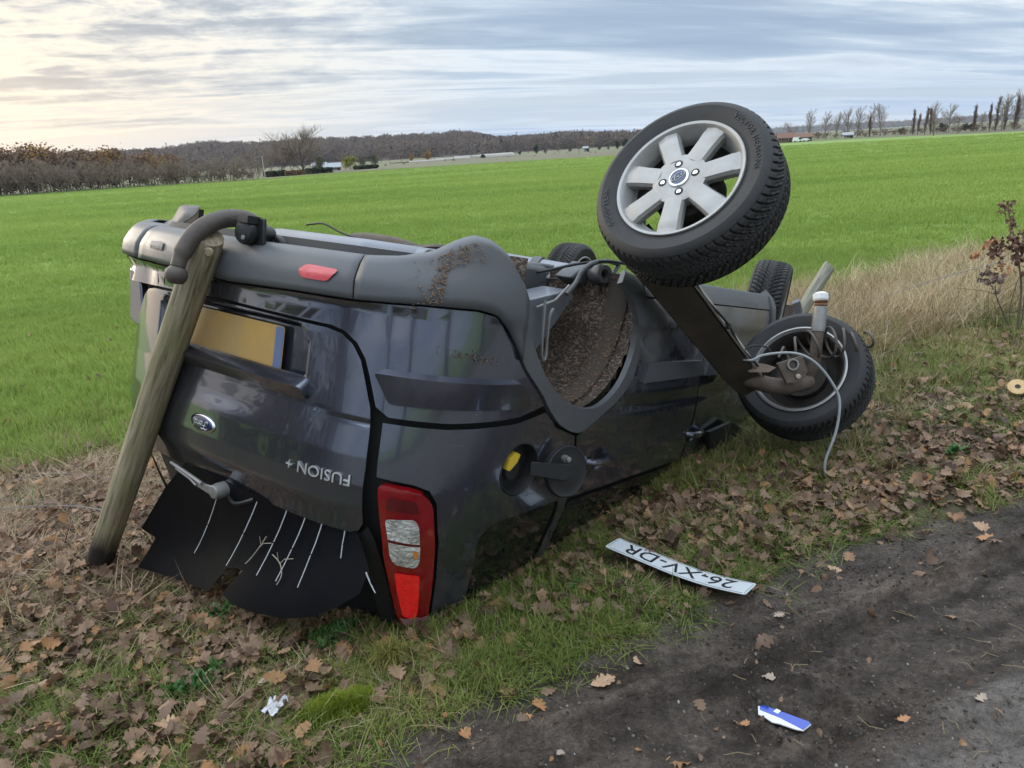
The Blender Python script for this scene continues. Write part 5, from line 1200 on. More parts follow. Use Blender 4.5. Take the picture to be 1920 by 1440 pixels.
# ------------------------------------------------------------------ oak leaves
G_leaf = tinted('dead_leaf', [(.055, .032, .020), (.115, .068, .044), (.19, .115, .073), (.27, .17, .11), (.17, .112, .08), (.33, .21, .135), (.34, .175, .075)], .7, .35, .15, vscale=.8, vmix=.12)
def leaf_mesh(name, seed, m, L_=.085, curl=1.0):
    """lobed oak leaf, curled and twisted, with a stalk"""
    r = random.Random(seed); n = 15; V = []; F = []
    cu = r.uniform(-1.0, 1.9) * curl; tw = r.uniform(-1.3, 1.3) * curl; cup = r.uniform(-1.1, 1.5) * curl; wav = r.uniform(0, .006) * curl; p0 = r.uniform(0, 6)
    for i in range(n):
        t = i / (n - 1); env = math.sin(math.pi * min(1, t * .96 + .02)) ** .8 * (.55 + .55 * t) * .40
        for s in (-1, 0, 1):
            lob = 1 - .42 * (i % 3 == 1) + r.uniform(-.08, .08); w = L_ * env * lob * s
            x = (t - .5) * L_ + (abs(s) * (i % 3 != 1) * .03) * L_
            z = cup * abs(w) ** 1.4 * 1.8 + tw * w * (t - .5) * 1.8 + wav * math.sin(i * 1.7 + p0 + s) * abs(s); a = cu * (t - .5)
            V.append((x * math.cos(a * .8), w, z + x * math.sin(a)))
    for i in range(n - 1):
        for j in range(2): F.append((i * 3 + j, (i + 1) * 3 + j, (i + 1) * 3 + j + 1, i * 3 + j + 1))
    k = len(V); V += [(-.5 * L_, .0011, 0), (-.5 * L_, -.0011, 0), (-.70 * L_, 0, .006)]; F.append((k, k + 1, k + 2))
    return mesh(name, V, F, m, smooth=True)
LEAVES = [leaf_mesh('oak_leaf_%d' % i, 40 + i, G_leaf) for i in range(12)]
C_leaf = source('litter_leaf', LEAVES)
def leaf_field():
    x, y = polar(90000, 1.15, 9, 1.15, -48, 48); al, d = al_d(x, y); me = mud_edge(al, x, y)
    cl = sstep(-.03, .15, fbm(x + 31, y + 3, 4, 2.6)); band = sstep(-.05, .2, d - me) * (1 - sstep(3.0, 4.2, d))
    left = sstep(1.7, 2.6, d) * (1 - sstep(4.4, 5.2, d)) * sstep(1.5, .2, al)
    grey = sstep(1.0, 2.2, al) * np.exp(-((d - me - .28) / .28) ** 2)
    w = np.clip((.24 + .40 * cl) * band + .27 * left * (.15 + .85 * cl) + .40 * grey, 0, 1) * .80 * (1 - .5 * sstep(1.9, 2.8, al) * sstep(.25, .5, d - me)) + .006 * sstep(-.5, -.1, d - me)
    m = (NR.rand(len(x)) < w) & in_view(x, y, m=20) & ~under_car(x, y, -.03) & ~(on_plate(x, y) & (NR.rand(len(x)) < .7))
    return x[m], y[m]
lx, ly = leaf_field(); nl = len(lx); ord_ = np.argsort(np.hypot(lx, ly)); lx, ly = lx[ord_], ly[ord_]
lzr = np.stack([NR.normal(0, .40, nl), NR.normal(0, .40, nl), NR.uniform(0, 6.283, nl)], 1); lsz = NR.uniform(.30, .92, nl); lid = NR.randint(0, 12, nl)
lh = height(lx, ly) + 0.022 * sstep(2.2, 3.0, al_d(lx, ly)[1]) * sstep(1.2, .2, al_d(lx, ly)[0]) + NR.uniform(.002, .040, nl) * (np.interp(al_d(lx, ly)[1] - mud_edge(al_d(lx, ly)[0], lx, ly), [-.05, .2], [.2, 1]))
KEEP = 270
inframe = in_view(lx, ly, m=0); pick = np.nonzero(inframe)[0][:KEEP]; rest = np.setdiff1d(np.arange(nl), pick)
MARKS = [(-.69, 1.64, 'around the white tissue'), (-.40, 1.80, 'in front of the tail lamp'), (.50, 2.25, 'beside the white number plate'), (-1.20, 1.60, 'at the bottom corner of the verge'), (-1.65, 2.40, 'at the foot of the thick leaning post'), (-.95, 2.05, 'under the torn black rear screen'),
         (-.1, 1.60, 'along the mud edge nearest the camera'), (.15, 2.15, 'between the tail lamp and the number plate'), (1.1, 2.6, 'below the detached wheel'), (1.9, 2.8, 'on the verge edge beyond the number plate'), (-.5, 1.45, 'beside the bright moss tuft')]
for i in pick:
    o = link('oak_leaf', LEAVES[lid[i]]); o.location = (lx[i], ly[i], lh[i]); o.rotation_euler = lzr[i]; o.scale = (lsz[i],) * 3
    q = min(MARKS, key=lambda k: math.hypot(k[0] - lx[i], k[1] - ly[i])); tag(o, 'dull brown oak leaf in the litter ' + q[2], 'leaf', 'brown oak leaves ' + q[2])
cx2, cy2 = polar(60000, 1.15, 6, 1.2, -48, 48); ca, cd = al_d(cx2, cy2); cm = mud_edge(ca, cx2, cy2)
ck = (NR.rand(len(cx2)) < .55 * sstep(-.10, .15, cd - cm) * (1 - sstep(3.4, 4.6, cd)) * (.35 + .65 * sstep(-.1, .15, fbm(cx2 + 31, cy2 + 3, 4, 2.6))) + .012) & in_view(cx2, cy2, m=20) & ~under_car(cx2, cy2, -.02)
cx2, cy2 = cx2[ck], cy2[ck]; nc = len(cx2)
scatter('leaf_crumbs', np.stack([cx2, cy2, height(cx2, cy2) + NR.uniform(.002, .02, nc)], 1), np.stack([NR.normal(0, .6, nc), NR.normal(0, .6, nc), NR.uniform(0, 6.28, nc)], 1), NR.uniform(.08, .34, nc), NR.randint(0, 12, nc), C_leaf)
scatter('leaf_litter', np.stack([lx[rest], ly[rest], lh[rest]], 1), lzr[rest], lsz[rest], lid[rest], C_leaf)
M_leafo = [mat('leaf_orange', (.42, .20, .085), .6, vary=.5, vscale=40, vcol=(.30, .14, .06)), mat('leaf_tan', (.46, .29, .18), .65, vary=.5, vscale=40, vcol=(.34, .20, .12)), mat('leaf_yellow', (.58, .36, .07), .6, vary=.4, vscale=40, vcol=(.45, .22, .04)), mat('leaf_pale', (.40, .31, .24), .7, vary=.5, vscale=40, vcol=(.28, .21, .16))]
def bright(x, y, size, k, rz, label, curl=.5, tilt=(0, 0), lift=.006):
    o = link('oak_leaf', leaf_mesh('oak_leaf', int(x * 999 + y * 77) & 1023, M_leafo[k], size, curl)); o.location = (x, y, hz(x, y) + lift); o.rotation_euler = (tilt[0], tilt[1], rz)
    tag(o, label, 'leaf', 'pale fallen oak leaves on the mud')
bright(.202, 1.705, .078, 1, .35, 'large tan oak leaf lying flat on the mud edge below the number plate')
bright(.319, 1.772, .055, 1, 2.0, 'tan oak leaf standing upright at the mud edge beside the large flat one', tilt=(.5, .2))
bright(.021, 1.637, .060, 0, 1.9, 'orange oak leaf tilted on dark soil above the small orange one', tilt=(.35, .1))
bright(-.018, 1.560, .040, 0, .1, 'small orange oak leaf lying on the dark soil')
bright(-.181, 1.549, .050, 0, 1.0, 'rust-brown oak leaf half folded in the short grass near the bottom edge', tilt=(.4, .3))
bright(.980, 1.562, .050, 0, .1, 'orange oak leaf alone on the track, right of the blue shard')
bright(.559, 1.576, .032, 0, .2, 'tiny orange leaf on the mud just left of the blue shard')
bright(1.181, 1.575, .042, 3, .4, 'faded brown leaf flat on the track near the picture edge')
bright(1.690, 2.397, .060, 1, -.5, 'pale curled leaf, upper one of the pair on the mud', tilt=(.6, .2), lift=.03)
bright(1.672, 2.340, .075, 0, .2, 'orange-tan oak leaf, lower one of the pair on the mud', curl=.9)
bright(.791, 1.966, .040, 3, .3, 'small pale leaf on mud below the end of the number plate')
bright(.686, 1.762, .045, 3, -.3, 'torn grey-brown leaf pressed into the rut')
bright(-.321, 1.687, .060, 0, 1.2, 'orange leaf with a long stalk beside the moss tuft', tilt=(.6, .1), lift=.02)
bright(1.067, 2.203, .055, 1, -.9, 'thin pale leaf sliver on the mud above the rut', curl=.2)
bright(-.437, 1.806, .050, 1, .6, 'tan twisted leaf in front of the tail lamp', tilt=(.3, .4), lift=.02)
bright(-.741, 1.760, .070, 3, .7, 'large pale-brown leaf behind the white tissue', tilt=(.2, .2), lift=.03)
bright(-.971, 1.600, .060, 1, .3, 'broad tan leaf near the bottom edge left of the tissue', tilt=(.2, .1), lift=.03)
bright(2.002, 2.897, .035, 2, .2, 'small yellow-orange leaf on the wet verge edge')
bright(1.02, 3.02, .045, 2, 1.4, 'yellow leaf leaning by the crushed front corner of the car', tilt=(.9, .1), lift=.04)
bright(.067, 1.520, .034, 3, .9, 'pale scrap of leaf on the mud near the bottom edge', tilt=(.2, .3))
# twigs and straws on the mud, small stones
def bits():
    mb = MB(); r = random.Random(9)
    for i in range(150):
        x, y = r.uniform(-.5, 2.2), r.uniform(1.25, 2.6); al_, d_ = x * ALX + y * ALY, -x * ALY + y * ALX
        if d_ > 1.5: continue
        a = r.uniform(0, 6.28); L_ = r.uniform(.02, .07); z = hz(x, y) + .004; c = r.uniform(-.5, .5)
        mb.tube([(x, y, z), (x + L_ * .5 * math.cos(a), y + L_ * .5 * math.sin(a), z + r.uniform(0, .008)), (x + L_ * math.cos(a + c), y + L_ * math.sin(a + c), z)], .0011, 4)
    o = mb.obj('straw_bits', mat('straw_bit', (.27, .20, .11), .8), None); o['kind'] = 'stuff'
    me = []
    for k in range(4):
        bm = bmesh.new(); bmesh.ops.create_icosphere(bm, subdivisions=1, radius=1)
        for v in bm.verts: v.co = Vector((v.co.x * 1.1, v.co.y * .85, v.co.z * .6)) * (1 + .25 * mnoise.noise(v.co * 1.7 + Vector((k * 5, 0, 0))))
        q = bpy.data.meshes.new('pebble_%d' % k); bm.to_mesh(q); bm.free(); q.materials.append(G_stone); me.append(q)
    x, y = polar(3500, 1.3, 4.5, 1.2, -25, 46); al_, d_ = al_d(x, y); m = (d_ < mud_edge(al_, x, y) + .05) & in_view(x, y)
    x, y = x[m], y[m]; n = len(x)
    scatter('gravel', np.stack([x, y, height(x, y) + .001], 1), NR.uniform(0, 6.28, (n, 3)), .0012 + .0042 * NR.rand(n) ** 6 + .0012 * NR.rand(n), NR.randint(0, 4, n), source('pebble', me))
G_stone = tinted('pebble_stone', [(.10, .085, .075), (.17, .15, .13), (.24, .21, .18), (.40, .37, .33)], .8)
bits()
G_crumb = tinted('earth_crumb', [(.035, .026, .020), (.065, .050, .039), (.10, .080, .065), (.14, .112, .092)], .85, .3)
def crumbs():
    ms = []
    for k in range(5):
        bm = bmesh.new(); bmesh.ops.create_icosphere(bm, subdivisions=1, radius=1)
        for v in bm.verts: v.co = Vector((v.co.x, v.co.y, v.co.z * .7)) * (1 + .6 * mnoise.noise(v.co * 1.6 + Vector((k * 5, 3, 0))))
        q = bpy.data.meshes.new('earth_crumb_%d' % k); bm.to_mesh(q); bm.free(); q.materials.append(G_crumb); ms.append(q)
    x, y = polar(60000, 1.2, 4.5, 1.2, -30, 46); al_, d_ = al_d(x, y); dd = d_ - mud_edge(al_, x, y)
    m = (dd < .10) & (NR.rand(len(x)) < .15 + .85 * sstep(-.02, .14, fbm(al_ * .5, d_ * 1.6, 4, 4))) & in_view(x, y); x, y = x[m], y[m]; n = len(x)
    scatter('mud_crumbs', np.stack([x, y, height(x, y)], 1), NR.uniform(0, 6.28, (n, 3)), .0014 + .006 * NR.rand(n) ** 4, NR.randint(0, 5, n), source('earth_crumb', ms))
crumbs()
# bright moss cushion and the clump of torn grass under the lamp
G_moss = tinted('moss', [(.16, .22, .015), (.24, .30, .03), (.30, .33, .06)], .7, .3, .3)
C_moss = tufts('moss_sprig', G_moss, 5, n=26, h=.03, spread=.014, lean=1.0, width=.003, curl=.8, segs=2)
def moss(cx, cy, rx, ry, n, s, lab, dz=0.0, coll=None, k=5):
    a = NR.uniform(0, 6.283, n); q = np.sqrt(NR.rand(n)); x = cx + rx * q * np.cos(a) ; y = cy + ry * q * np.sin(a) + .35 * rx * q * np.cos(a)
    P = np.stack([x, y, height(x, y) + dz + .03 * (1 - q)], 1)
    return scatter(lab, P, np.stack([NR.uniform(-.4, .4, n), NR.uniform(-.4, .4, n), NR.uniform(0, 6.28, n)], 1), NR.uniform(.6, 1.2, n) * s, NR.randint(0, k, n), coll or C_moss)
moss(-.52, 1.655, .09, .036, 520, 1.15, 'moss_grass', .012)
G_torn = tinted('torn_blade', [(.20, .18, .05), (.26, .24, .06), (.16, .19, .04)], .7, .3, .2)
C_torn = tufts('torn_tuft', G_torn, 4, n=18, h=.085, spread=.02, lean=1.5, width=.0028, curl=2.2)
moss(-.405, 1.80, .028, .02, 26, 1.0, 'torn_grass', .05, C_torn, 4)
G_weed = tinted('weed_leaf', [(.04, .12, .025), (.06, .16, .035), (.09, .20, .05)], .5, .4, .2)
C_weed = tufts('weed_rosette', G_weed, 4, n=10, h=.05, spread=.02, lean=1.2, width=.016, curl=1.2)
for cx_, cy_, n_ in ((-.60, 1.98, 40), (-1.02, 2.12, 16), (-.95, 1.78, 22), (.16, 2.16, 10), (1.95, 3.0, 14)): moss(cx_, cy_, .10, .06, n_, .8, 'weed_leaves', .01, C_weed, 4)
def plants():
    # fallen dry stalks, each its own thing
    r = random.Random(21)
    for base, d, L_, lab in (((-.36, 1.66), (.14, -.10), .16, 'thin brown twig lying under the orange leaf with the long stalk'),):
        mb = MB(); mb.tube([(base[0] + d[0] * t, base[1] + d[1] * t + .01 * math.sin(t * 5), hz(base[0] + d[0] * t, base[1] + d[1] * t) + .01) for t in np.linspace(0, 1, 8)], .0022, 5); tag(mb.obj('twig', mat('twig_bark', (.17, .12, .08), .8), None), lab, 'twig')
def film_twigs():
    for P, lab in ((((.26, 1.19), (.235, 1.235), (.21, 1.275), (.19, 1.30)), 'forked pale twig lying on the torn black rear screen'), (((.30, 1.235), (.34, 1.25), (.36, 1.28), (.352, 1.31)), 'curved pale twig beside the forked one on the rear screen')):
        q = [car_m @ Vector(filmfn(np.array(y), np.array(z), .010)) for y, z in crom(P, 4)]; mb = MB(); mb.tube(q, .0016, 5)
        if 'forked' in lab: mb.tube([q[4], q[4] + Vector((.02, -.01, .02)), q[4] + Vector((.05, -.02, .025))], .0012, 4); mb.tube([q[3], q[3] + Vector((.005, -.01, .035))], .0011, 4)
        tag(mb.obj('twig', mat('pale_twig_bark', (.36, .33, .27), .8), None), lab, 'twig')
film_twigs()
plants()
# oak sapling with withered leaves at the right-hand edge
M_bark = mat('sapling_bark', (.065, .045, .032), .8, vary=.5, vscale=20, vcol=(.10, .08, .06))
M_wither = [mat('withered_leaf', (.16, .085, .058), .75, vary=.6, vscale=30, vcol=(.10, .055, .045)), mat('withered_orange', (.42, .22, .10), .7, vary=.6, vscale=30, vcol=(.26, .13, .07)), mat('withered_grey', (.20, .14, .125), .8, vary=.6, vscale=30, vcol=(.13, .09, .08))]
def sapling():
    x0, y0 = 3.60, 5.02; z0 = hz(x0, y0); o = empty('oak_sapling', (x0, y0, z0)); tag(o, 'young oak sapling with withered brown leaves in the dry grass', 'sapling')
    def at(px, py, t=5.19): d = cF + (px - 960) / FPX * cR - (py - 720) / FPX * cU; return Vector(CAM + d * t) - Vector((x0, y0, z0))
    def stem(P, r0, r1, nm='branch'):
        q = crom(P, 4); mb = MB(); mb.tube(q, [r0 + (r1 - r0) * i / (len(q) - 1) for i in range(len(q))], 7); mb.obj(nm, M_bark, o)
    stem([at(1905, 668), at(1908, 610), at(1915, 540), at(1908, 480), at(1898, 430), at(1888, 380)], .010, .003, 'trunk')
    stem([at(1897, 668), at(1896, 625), at(1880, 585), at(1868, 555), at(1866, 535)], .008, .003)
    stem([at(1893, 600), at(1895, 570), at(1910, 520)], .004, .002); stem([at(1906, 650), at(1916, 600), at(1925, 520)], .006, .003); stem([at(1904, 470), at(1885, 462), at(1858, 455)], .004, .002); stem([at(1866, 552), at(1840, 545), at(1790, 540)], .0025, .0012); stem([at(1912, 520), at(1945, 480), at(1960, 430)], .005, .002)
    ms = [[leaf_mesh('sapling_leaf_%d_%d' % (k, i), 90 + i + 9 * k, M_wither[k], .06, 1.6) for i in range(5)] for k in range(3)]
    r = random.Random(4)
    def cluster(px, py, sx, sy, n, k, s=1.0):
        for i in range(n):
            q = at(px + r.gauss(0, sx), py + r.gauss(0, sy), 5.19 + r.gauss(0, .05)); l = link('leaf', ms[k][r.randrange(5)], o); l.location = q; l.rotation_euler = (r.uniform(-1.6, 1.6), r.uniform(.2, 1.6), r.uniform(0, 6.28)); l.scale = (s * r.uniform(.7, 1.2),) * 3
    cluster(1888, 385, 7, 8, 20, 0, 0.71); cluster(1896, 425, 4, 16, 27, 0, 0.60); cluster(1908, 462, 12, 14, 44, 0, 0.91); cluster(1868, 466, 14, 12, 30, 0, 0.91); cluster(1852, 458, 8, 5, 10, 1, 0.91); cluster(1830, 478, 7, 5, 8, 1, 0.81); cluster(1862, 522, 13, 9, 40, 2, 0.91); cluster(1925, 470, 14, 20, 34, 0, 1.01); cluster(1878, 500, 10, 8, 13, 1, 0.71); cluster(1936, 430, 12, 18, 17, 0, 1.01)
sapling()

# ------------------------------------------------------------------ trees
def grow_tree(seed, H, trunk=.25, spread=.6, levels=4, kids=(5, 5, 5, 6), upright=.3, r0=.02, clear=.25, twig=.006, jit=.35, tips=None, ratio=.55, droop=0):
    """returns (limb verts, faces, twig verts, faces, tip points); unit: metres"""
    r = random.Random(seed); LV = []; LF = []; TV = []; TF = []; tipl = []
    def tube(P, R, n):
        b = len(LV)
        for i, (p, q) in enumerate(zip(P, R)):
            t = (P[min(i + 1, len(P) - 1)] - P[max(i - 1, 0)]).normalized(); a = t.cross(Vector((.3, .9, .1))).normalized(); c = t.cross(a)
            for k in range(n): th = 6.2832 * k / n; LV.append(tuple(p + q * (math.cos(th) * a + math.sin(th) * c)))
        for i in range(len(P) - 1):
            for k in range(n): LF.append((b + i * n + k, b + i * n + (k + 1) % n, b + (i + 1) * n + (k + 1) % n, b + (i + 1) * n + k))
    def go(p, d, L_, R_, lev):
        segs = 4 if lev < 2 else 3; P = [p]; D = d.copy()
        for i in range(segs):
            D = (D + Vector((r.gauss(0, 1), r.gauss(0, 1), r.gauss(0, 1))) * jit * (.3 if lev == 0 else .5) / segs + Vector((0, 0, upright - droop * (lev == levels - 1))) * (.5 if lev else .1) / segs).normalized()
            P.append(P[-1] + D * (L_ / segs))
        last = lev == levels - 1
        if last:
            s = Vector((r.gauss(0, 1), r.gauss(0, 1), r.gauss(0, 1))).cross(D).normalized() * twig; b = len(TV)
            for i, q in enumerate(P): TV.extend([tuple(q - s * (1 - i / segs)), tuple(q + s * (1 - i / segs))])
            for i in range(segs): TF.append((b + 2 * i, b + 2 * i + 1, b + 2 * i + 3, b + 2 * i + 2))
            tipl.append(P[-1]); tipl.append(P[1]); return
        tube(P, [R_ * (1 - .6 * i / segs) for i in range(segs + 1)], 7 if lev == 0 else (5 if lev == 1 else 3))
        n = kids[lev]
        for k in range(n):
            t = (clear + (1 - clear) * (k + r.random()) / n) if lev == 0 else (.25 + .75 * (k + r.random()) / n)
            x = t * segs; i = min(int(x), segs - 1); q = P[i].lerp(P[i + 1], x - i)
            az = r.uniform(0, 6.283); ax = D.cross(Vector((math.cos(az), math.sin(az), .2))).normalized()
            nd_ = (Matrix.Rotation(spread * r.uniform(.6, 1.3) * (1 if lev else 1.1), 3, ax) @ D).normalized()
            go(q, nd_, L_ * ratio * r.uniform(.75, 1.2) * (1.15 - .45 * t if lev == 0 else 1), R_ * .45, lev + 1)
        if lev: go(P[-1], D, L_ * ratio * .8, R_ * .35, lev + 1)
    go(Vector((0, 0, -.05)), Vector((r.gauss(0, .03), r.gauss(0, .03), 1)).normalized(), H * (.72 if trunk < 1 else trunk), H * r0, 0)
    top = max(v[2] for v in TV); k = H / top
    f = lambda A: [(x * k, y * k, z * k) for x, y, z in A]
    return f(LV), LF, f(TV), TF, [q * k for q in tipl]
def leafy(V, F, tips, n, s, rr, keep=1.0):
    r = random.Random(n)
    for i in range(n):
        p = r.choice(tips) + Vector((r.gauss(0, 1), r.gauss(0, 1), r.gauss(0, .8))) * rr
        a = Vector((r.gauss(0, 1), r.gauss(0, 1), r.gauss(0, 1))).normalized(); b = a.cross(Vector((r.gauss(0, 1), r.gauss(0, 1), r.gauss(0, 1)))).normalized(); q = s * r.uniform(.5, 1.3); k = len(V)
        V += [tuple(p - a * q), tuple(p + b * q * .6), tuple(p + a * q), tuple(p - b * q * .6)]; F.append((k, k + 1, k + 2, k + 3))
def bark(name, c, c2): return mat(name, c, .9, vary=.6, vscale=2, vcol=c2, spec=.2)
B_grey = bark('grey_bark', (.115, .095, .080), (.075, .06, .052)); B_pale = bark('pale_bark', (.20, .18, .155), (.14, .12, .10)); B_brown = bark('brown_bark', (.10, .072, .055), (.065, .048, .04)); B_dark = bark('dark_bark', (.055, .045, .038), (.035, .03, .025))
T_grey = bark('grey_twig', (.25, .195, .15), (.17, .13, .10)); T_pale = bark('pale_twig', (.40, .355, .32), (.30, .255, .22)); T_brown = bark('brown_twig', (.22, .15, .11), (.14, .095, .075)); T_dark = bark('dark_twig', (.07, .055, .05), (.05, .04, .035))
K_rust = mat('rust_foliage', (.20, .115, .062), .8, vary=.8, vscale=1.3, vcol=(.12, .075, .05), spec=.2); K_gold = mat('gold_foliage', (.30, .17, .045), .8, vary=.8, vscale=1.3, vcol=(.14, .075, .025), spec=.2)
K_lime = mat('lime_foliage', (.27, .27, .035), .8, vary=.8, vscale=1.3, vcol=(.13, .15, .02), spec=.2); K_dull = mat('dull_green_foliage', (.11, .12, .06), .85, vary=.8, vscale=1.3, vcol=(.055, .06, .035), spec=.2); K_ever = mat('evergreen_foliage', (.028, .045, .022), .85, vary=.8, vscale=1.3, vcol=(.014, .022, .013), spec=.2); K_brown = mat('brown_foliage', (.13, .085, .055), .85, vary=.8, vscale=1.3, vcol=(.07, .045, .03), spec=.2)
def proto(key, mt, mw, leaf=None, **kw):
    LV, LF, TV, TF, tips = grow_tree(**kw); out = {'H': kw['H']}
    out['trunk'] = mesh(key + '_trunk', LV, LF, mt); mats = [mw]; mi = [0] * len(TF)
    if leaf:
        leafy(TV, TF, tips, leaf[1], leaf[2], leaf[3]); mats.append(leaf[0]); mi += [1] * (len(TF) - len(mi))
    out['crown'] = mesh(key + '_crown', TV, TF, mats, smooth=False, mi=mi); return out
PR = {}; SEED_BIG = 86
for i in range(4): PR['hedge%d' % i] = proto('hedge%d' % i, B_grey, T_grey, H=4.4, seed=60 + i, levels=4, kids=(9, 6, 6, 6), spread=.75, upright=.5, r0=.016, clear=.12, twig=.030, ratio=.56)
for i in range(3): PR['rust%d' % i] = proto('rust%d' % i, B_brown, T_brown, (K_rust, 650, .20, .45), H=6.5, seed=70 + i, levels=4, kids=(8, 6, 5, 4), spread=.75, upright=.3, r0=.018, clear=.3, twig=.034)
PR['gold0'] = proto('gold0', B_brown, T_brown, (K_gold, 700, .20, .45), H=6.5, seed=75, levels=4, kids=(8, 6, 5, 4), spread=.7, upright=.4, r0=.018, clear=.25, twig=.034)
PR['big'] = proto('big', B_grey, T_grey, H=8, seed=SEED_BIG, levels=4, kids=(19, 9, 7, 6), spread=.75, upright=.6, r0=.02, clear=.08, twig=.026, ratio=.66)
for i in range(4): PR['poplar%d' % i] = proto('poplar%d' % i, B_pale, T_pale, H=9, seed=90 + i, levels=4, kids=(20, 7, 6, 6), spread=.55, upright=.6, r0=.014, clear=.2, twig=.034, ratio=.40)
for i in range(3): PR['column%d' % i] = proto('column%d' % i, B_brown, T_brown, (K_brown, 500, .14, .12), H=9, seed=97 + i, levels=3, kids=(60, 11, 8), spread=.24, upright=.9, r0=.014, clear=.06, twig=.034, ratio=.27)
for i in range(3): PR['round%d' % i] = proto('round%d' % i, B_grey, T_grey, H=7, seed=105 + i, levels=4, kids=(10, 7, 6, 5), spread=.9, upright=.2, r0=.02, clear=.25, twig=.036, ratio=.52)
PR['lime'] = proto('lime', B_grey, T_grey, (K_lime, 1500, .22, .40), H=5, seed=111, levels=3, kids=(12, 6, 5), spread=.8, upright=.4, clear=.1, ratio=.5)
PR['dull'] = proto('dull', B_grey, T_grey, (K_dull, 1200, .20, .35), H=5, seed=112, levels=3, kids=(12, 6, 5), spread=.7, upright=.5, clear=.1, ratio=.5)
PR['amber'] = proto('amber', B_brown, T_brown, (K_gold, 1200, .24, .5), H=6, seed=113, levels=3, kids=(12, 6, 5), spread=.9, upright=.3, clear=.15, ratio=.5)
PR['ever'] = proto('ever', B_dark, T_dark, (K_ever, 1500, .26, .35), H=6, seed=114, levels=3, kids=(16, 6, 5), spread=.8, upright=.2, clear=.08, ratio=.42)
PR['scrub'] = proto('scrub', B_grey, T_grey, (K_brown, 260, .16, .4), H=3, seed=115, levels=3, kids=(14, 7, 6), spread=.9, upright=.5, clear=.05, ratio=.6, twig=.02)
def height_for(px, dist, top_y):
    b = far_at(px, dist, 0); d = b - CAM; k = 720 - float(top_y)
    return -(FPX * d.dot(cU) - k * d.dot(cF)) / (FPX * cU.z - k * cF.z)
def tree(name, key, px, dist, top_y, label, group=None, cat='tree', wide=1.0, rz=None, z0=-.12):
    top = height_for(px, dist, top_y); p = PR[key]; o = empty(name, far_at(px, dist, z0)); s = (top - z0) / p['H']; o.scale = (s * wide, s * wide, s)
    o.rotation_euler = (0, 0, TR.uniform(0, 6.28) if rz is None else rz); tag(o, label, cat, group)
    link('trunk', p['trunk'], o); link('crown', p['crown'], o); return o
TR = random.Random(77)
ORD = 'first second third fourth fifth sixth seventh eighth ninth tenth eleventh twelfth thirteenth fourteenth fifteenth sixteenth seventeenth eighteenth nineteenth twentieth'.split()
ORD += ['twenty-' + w for w in ORD[:9]] + ['thirtieth'] + ['thirty-' + w for w in ORD[:9]] + ['fortieth'] + ['forty-' + w for w in ORD[:9]]
def edge_dist(px):
    for (a, _), (b, _), p, q in zip(edge_px, edge_px[1:], edge_pts, edge_pts[1:]):
        if a <= px <= b: t = (px - a) / (b - a); w = p.lerp(q, t); return math.hypot(w.x, w.y)
    return 100
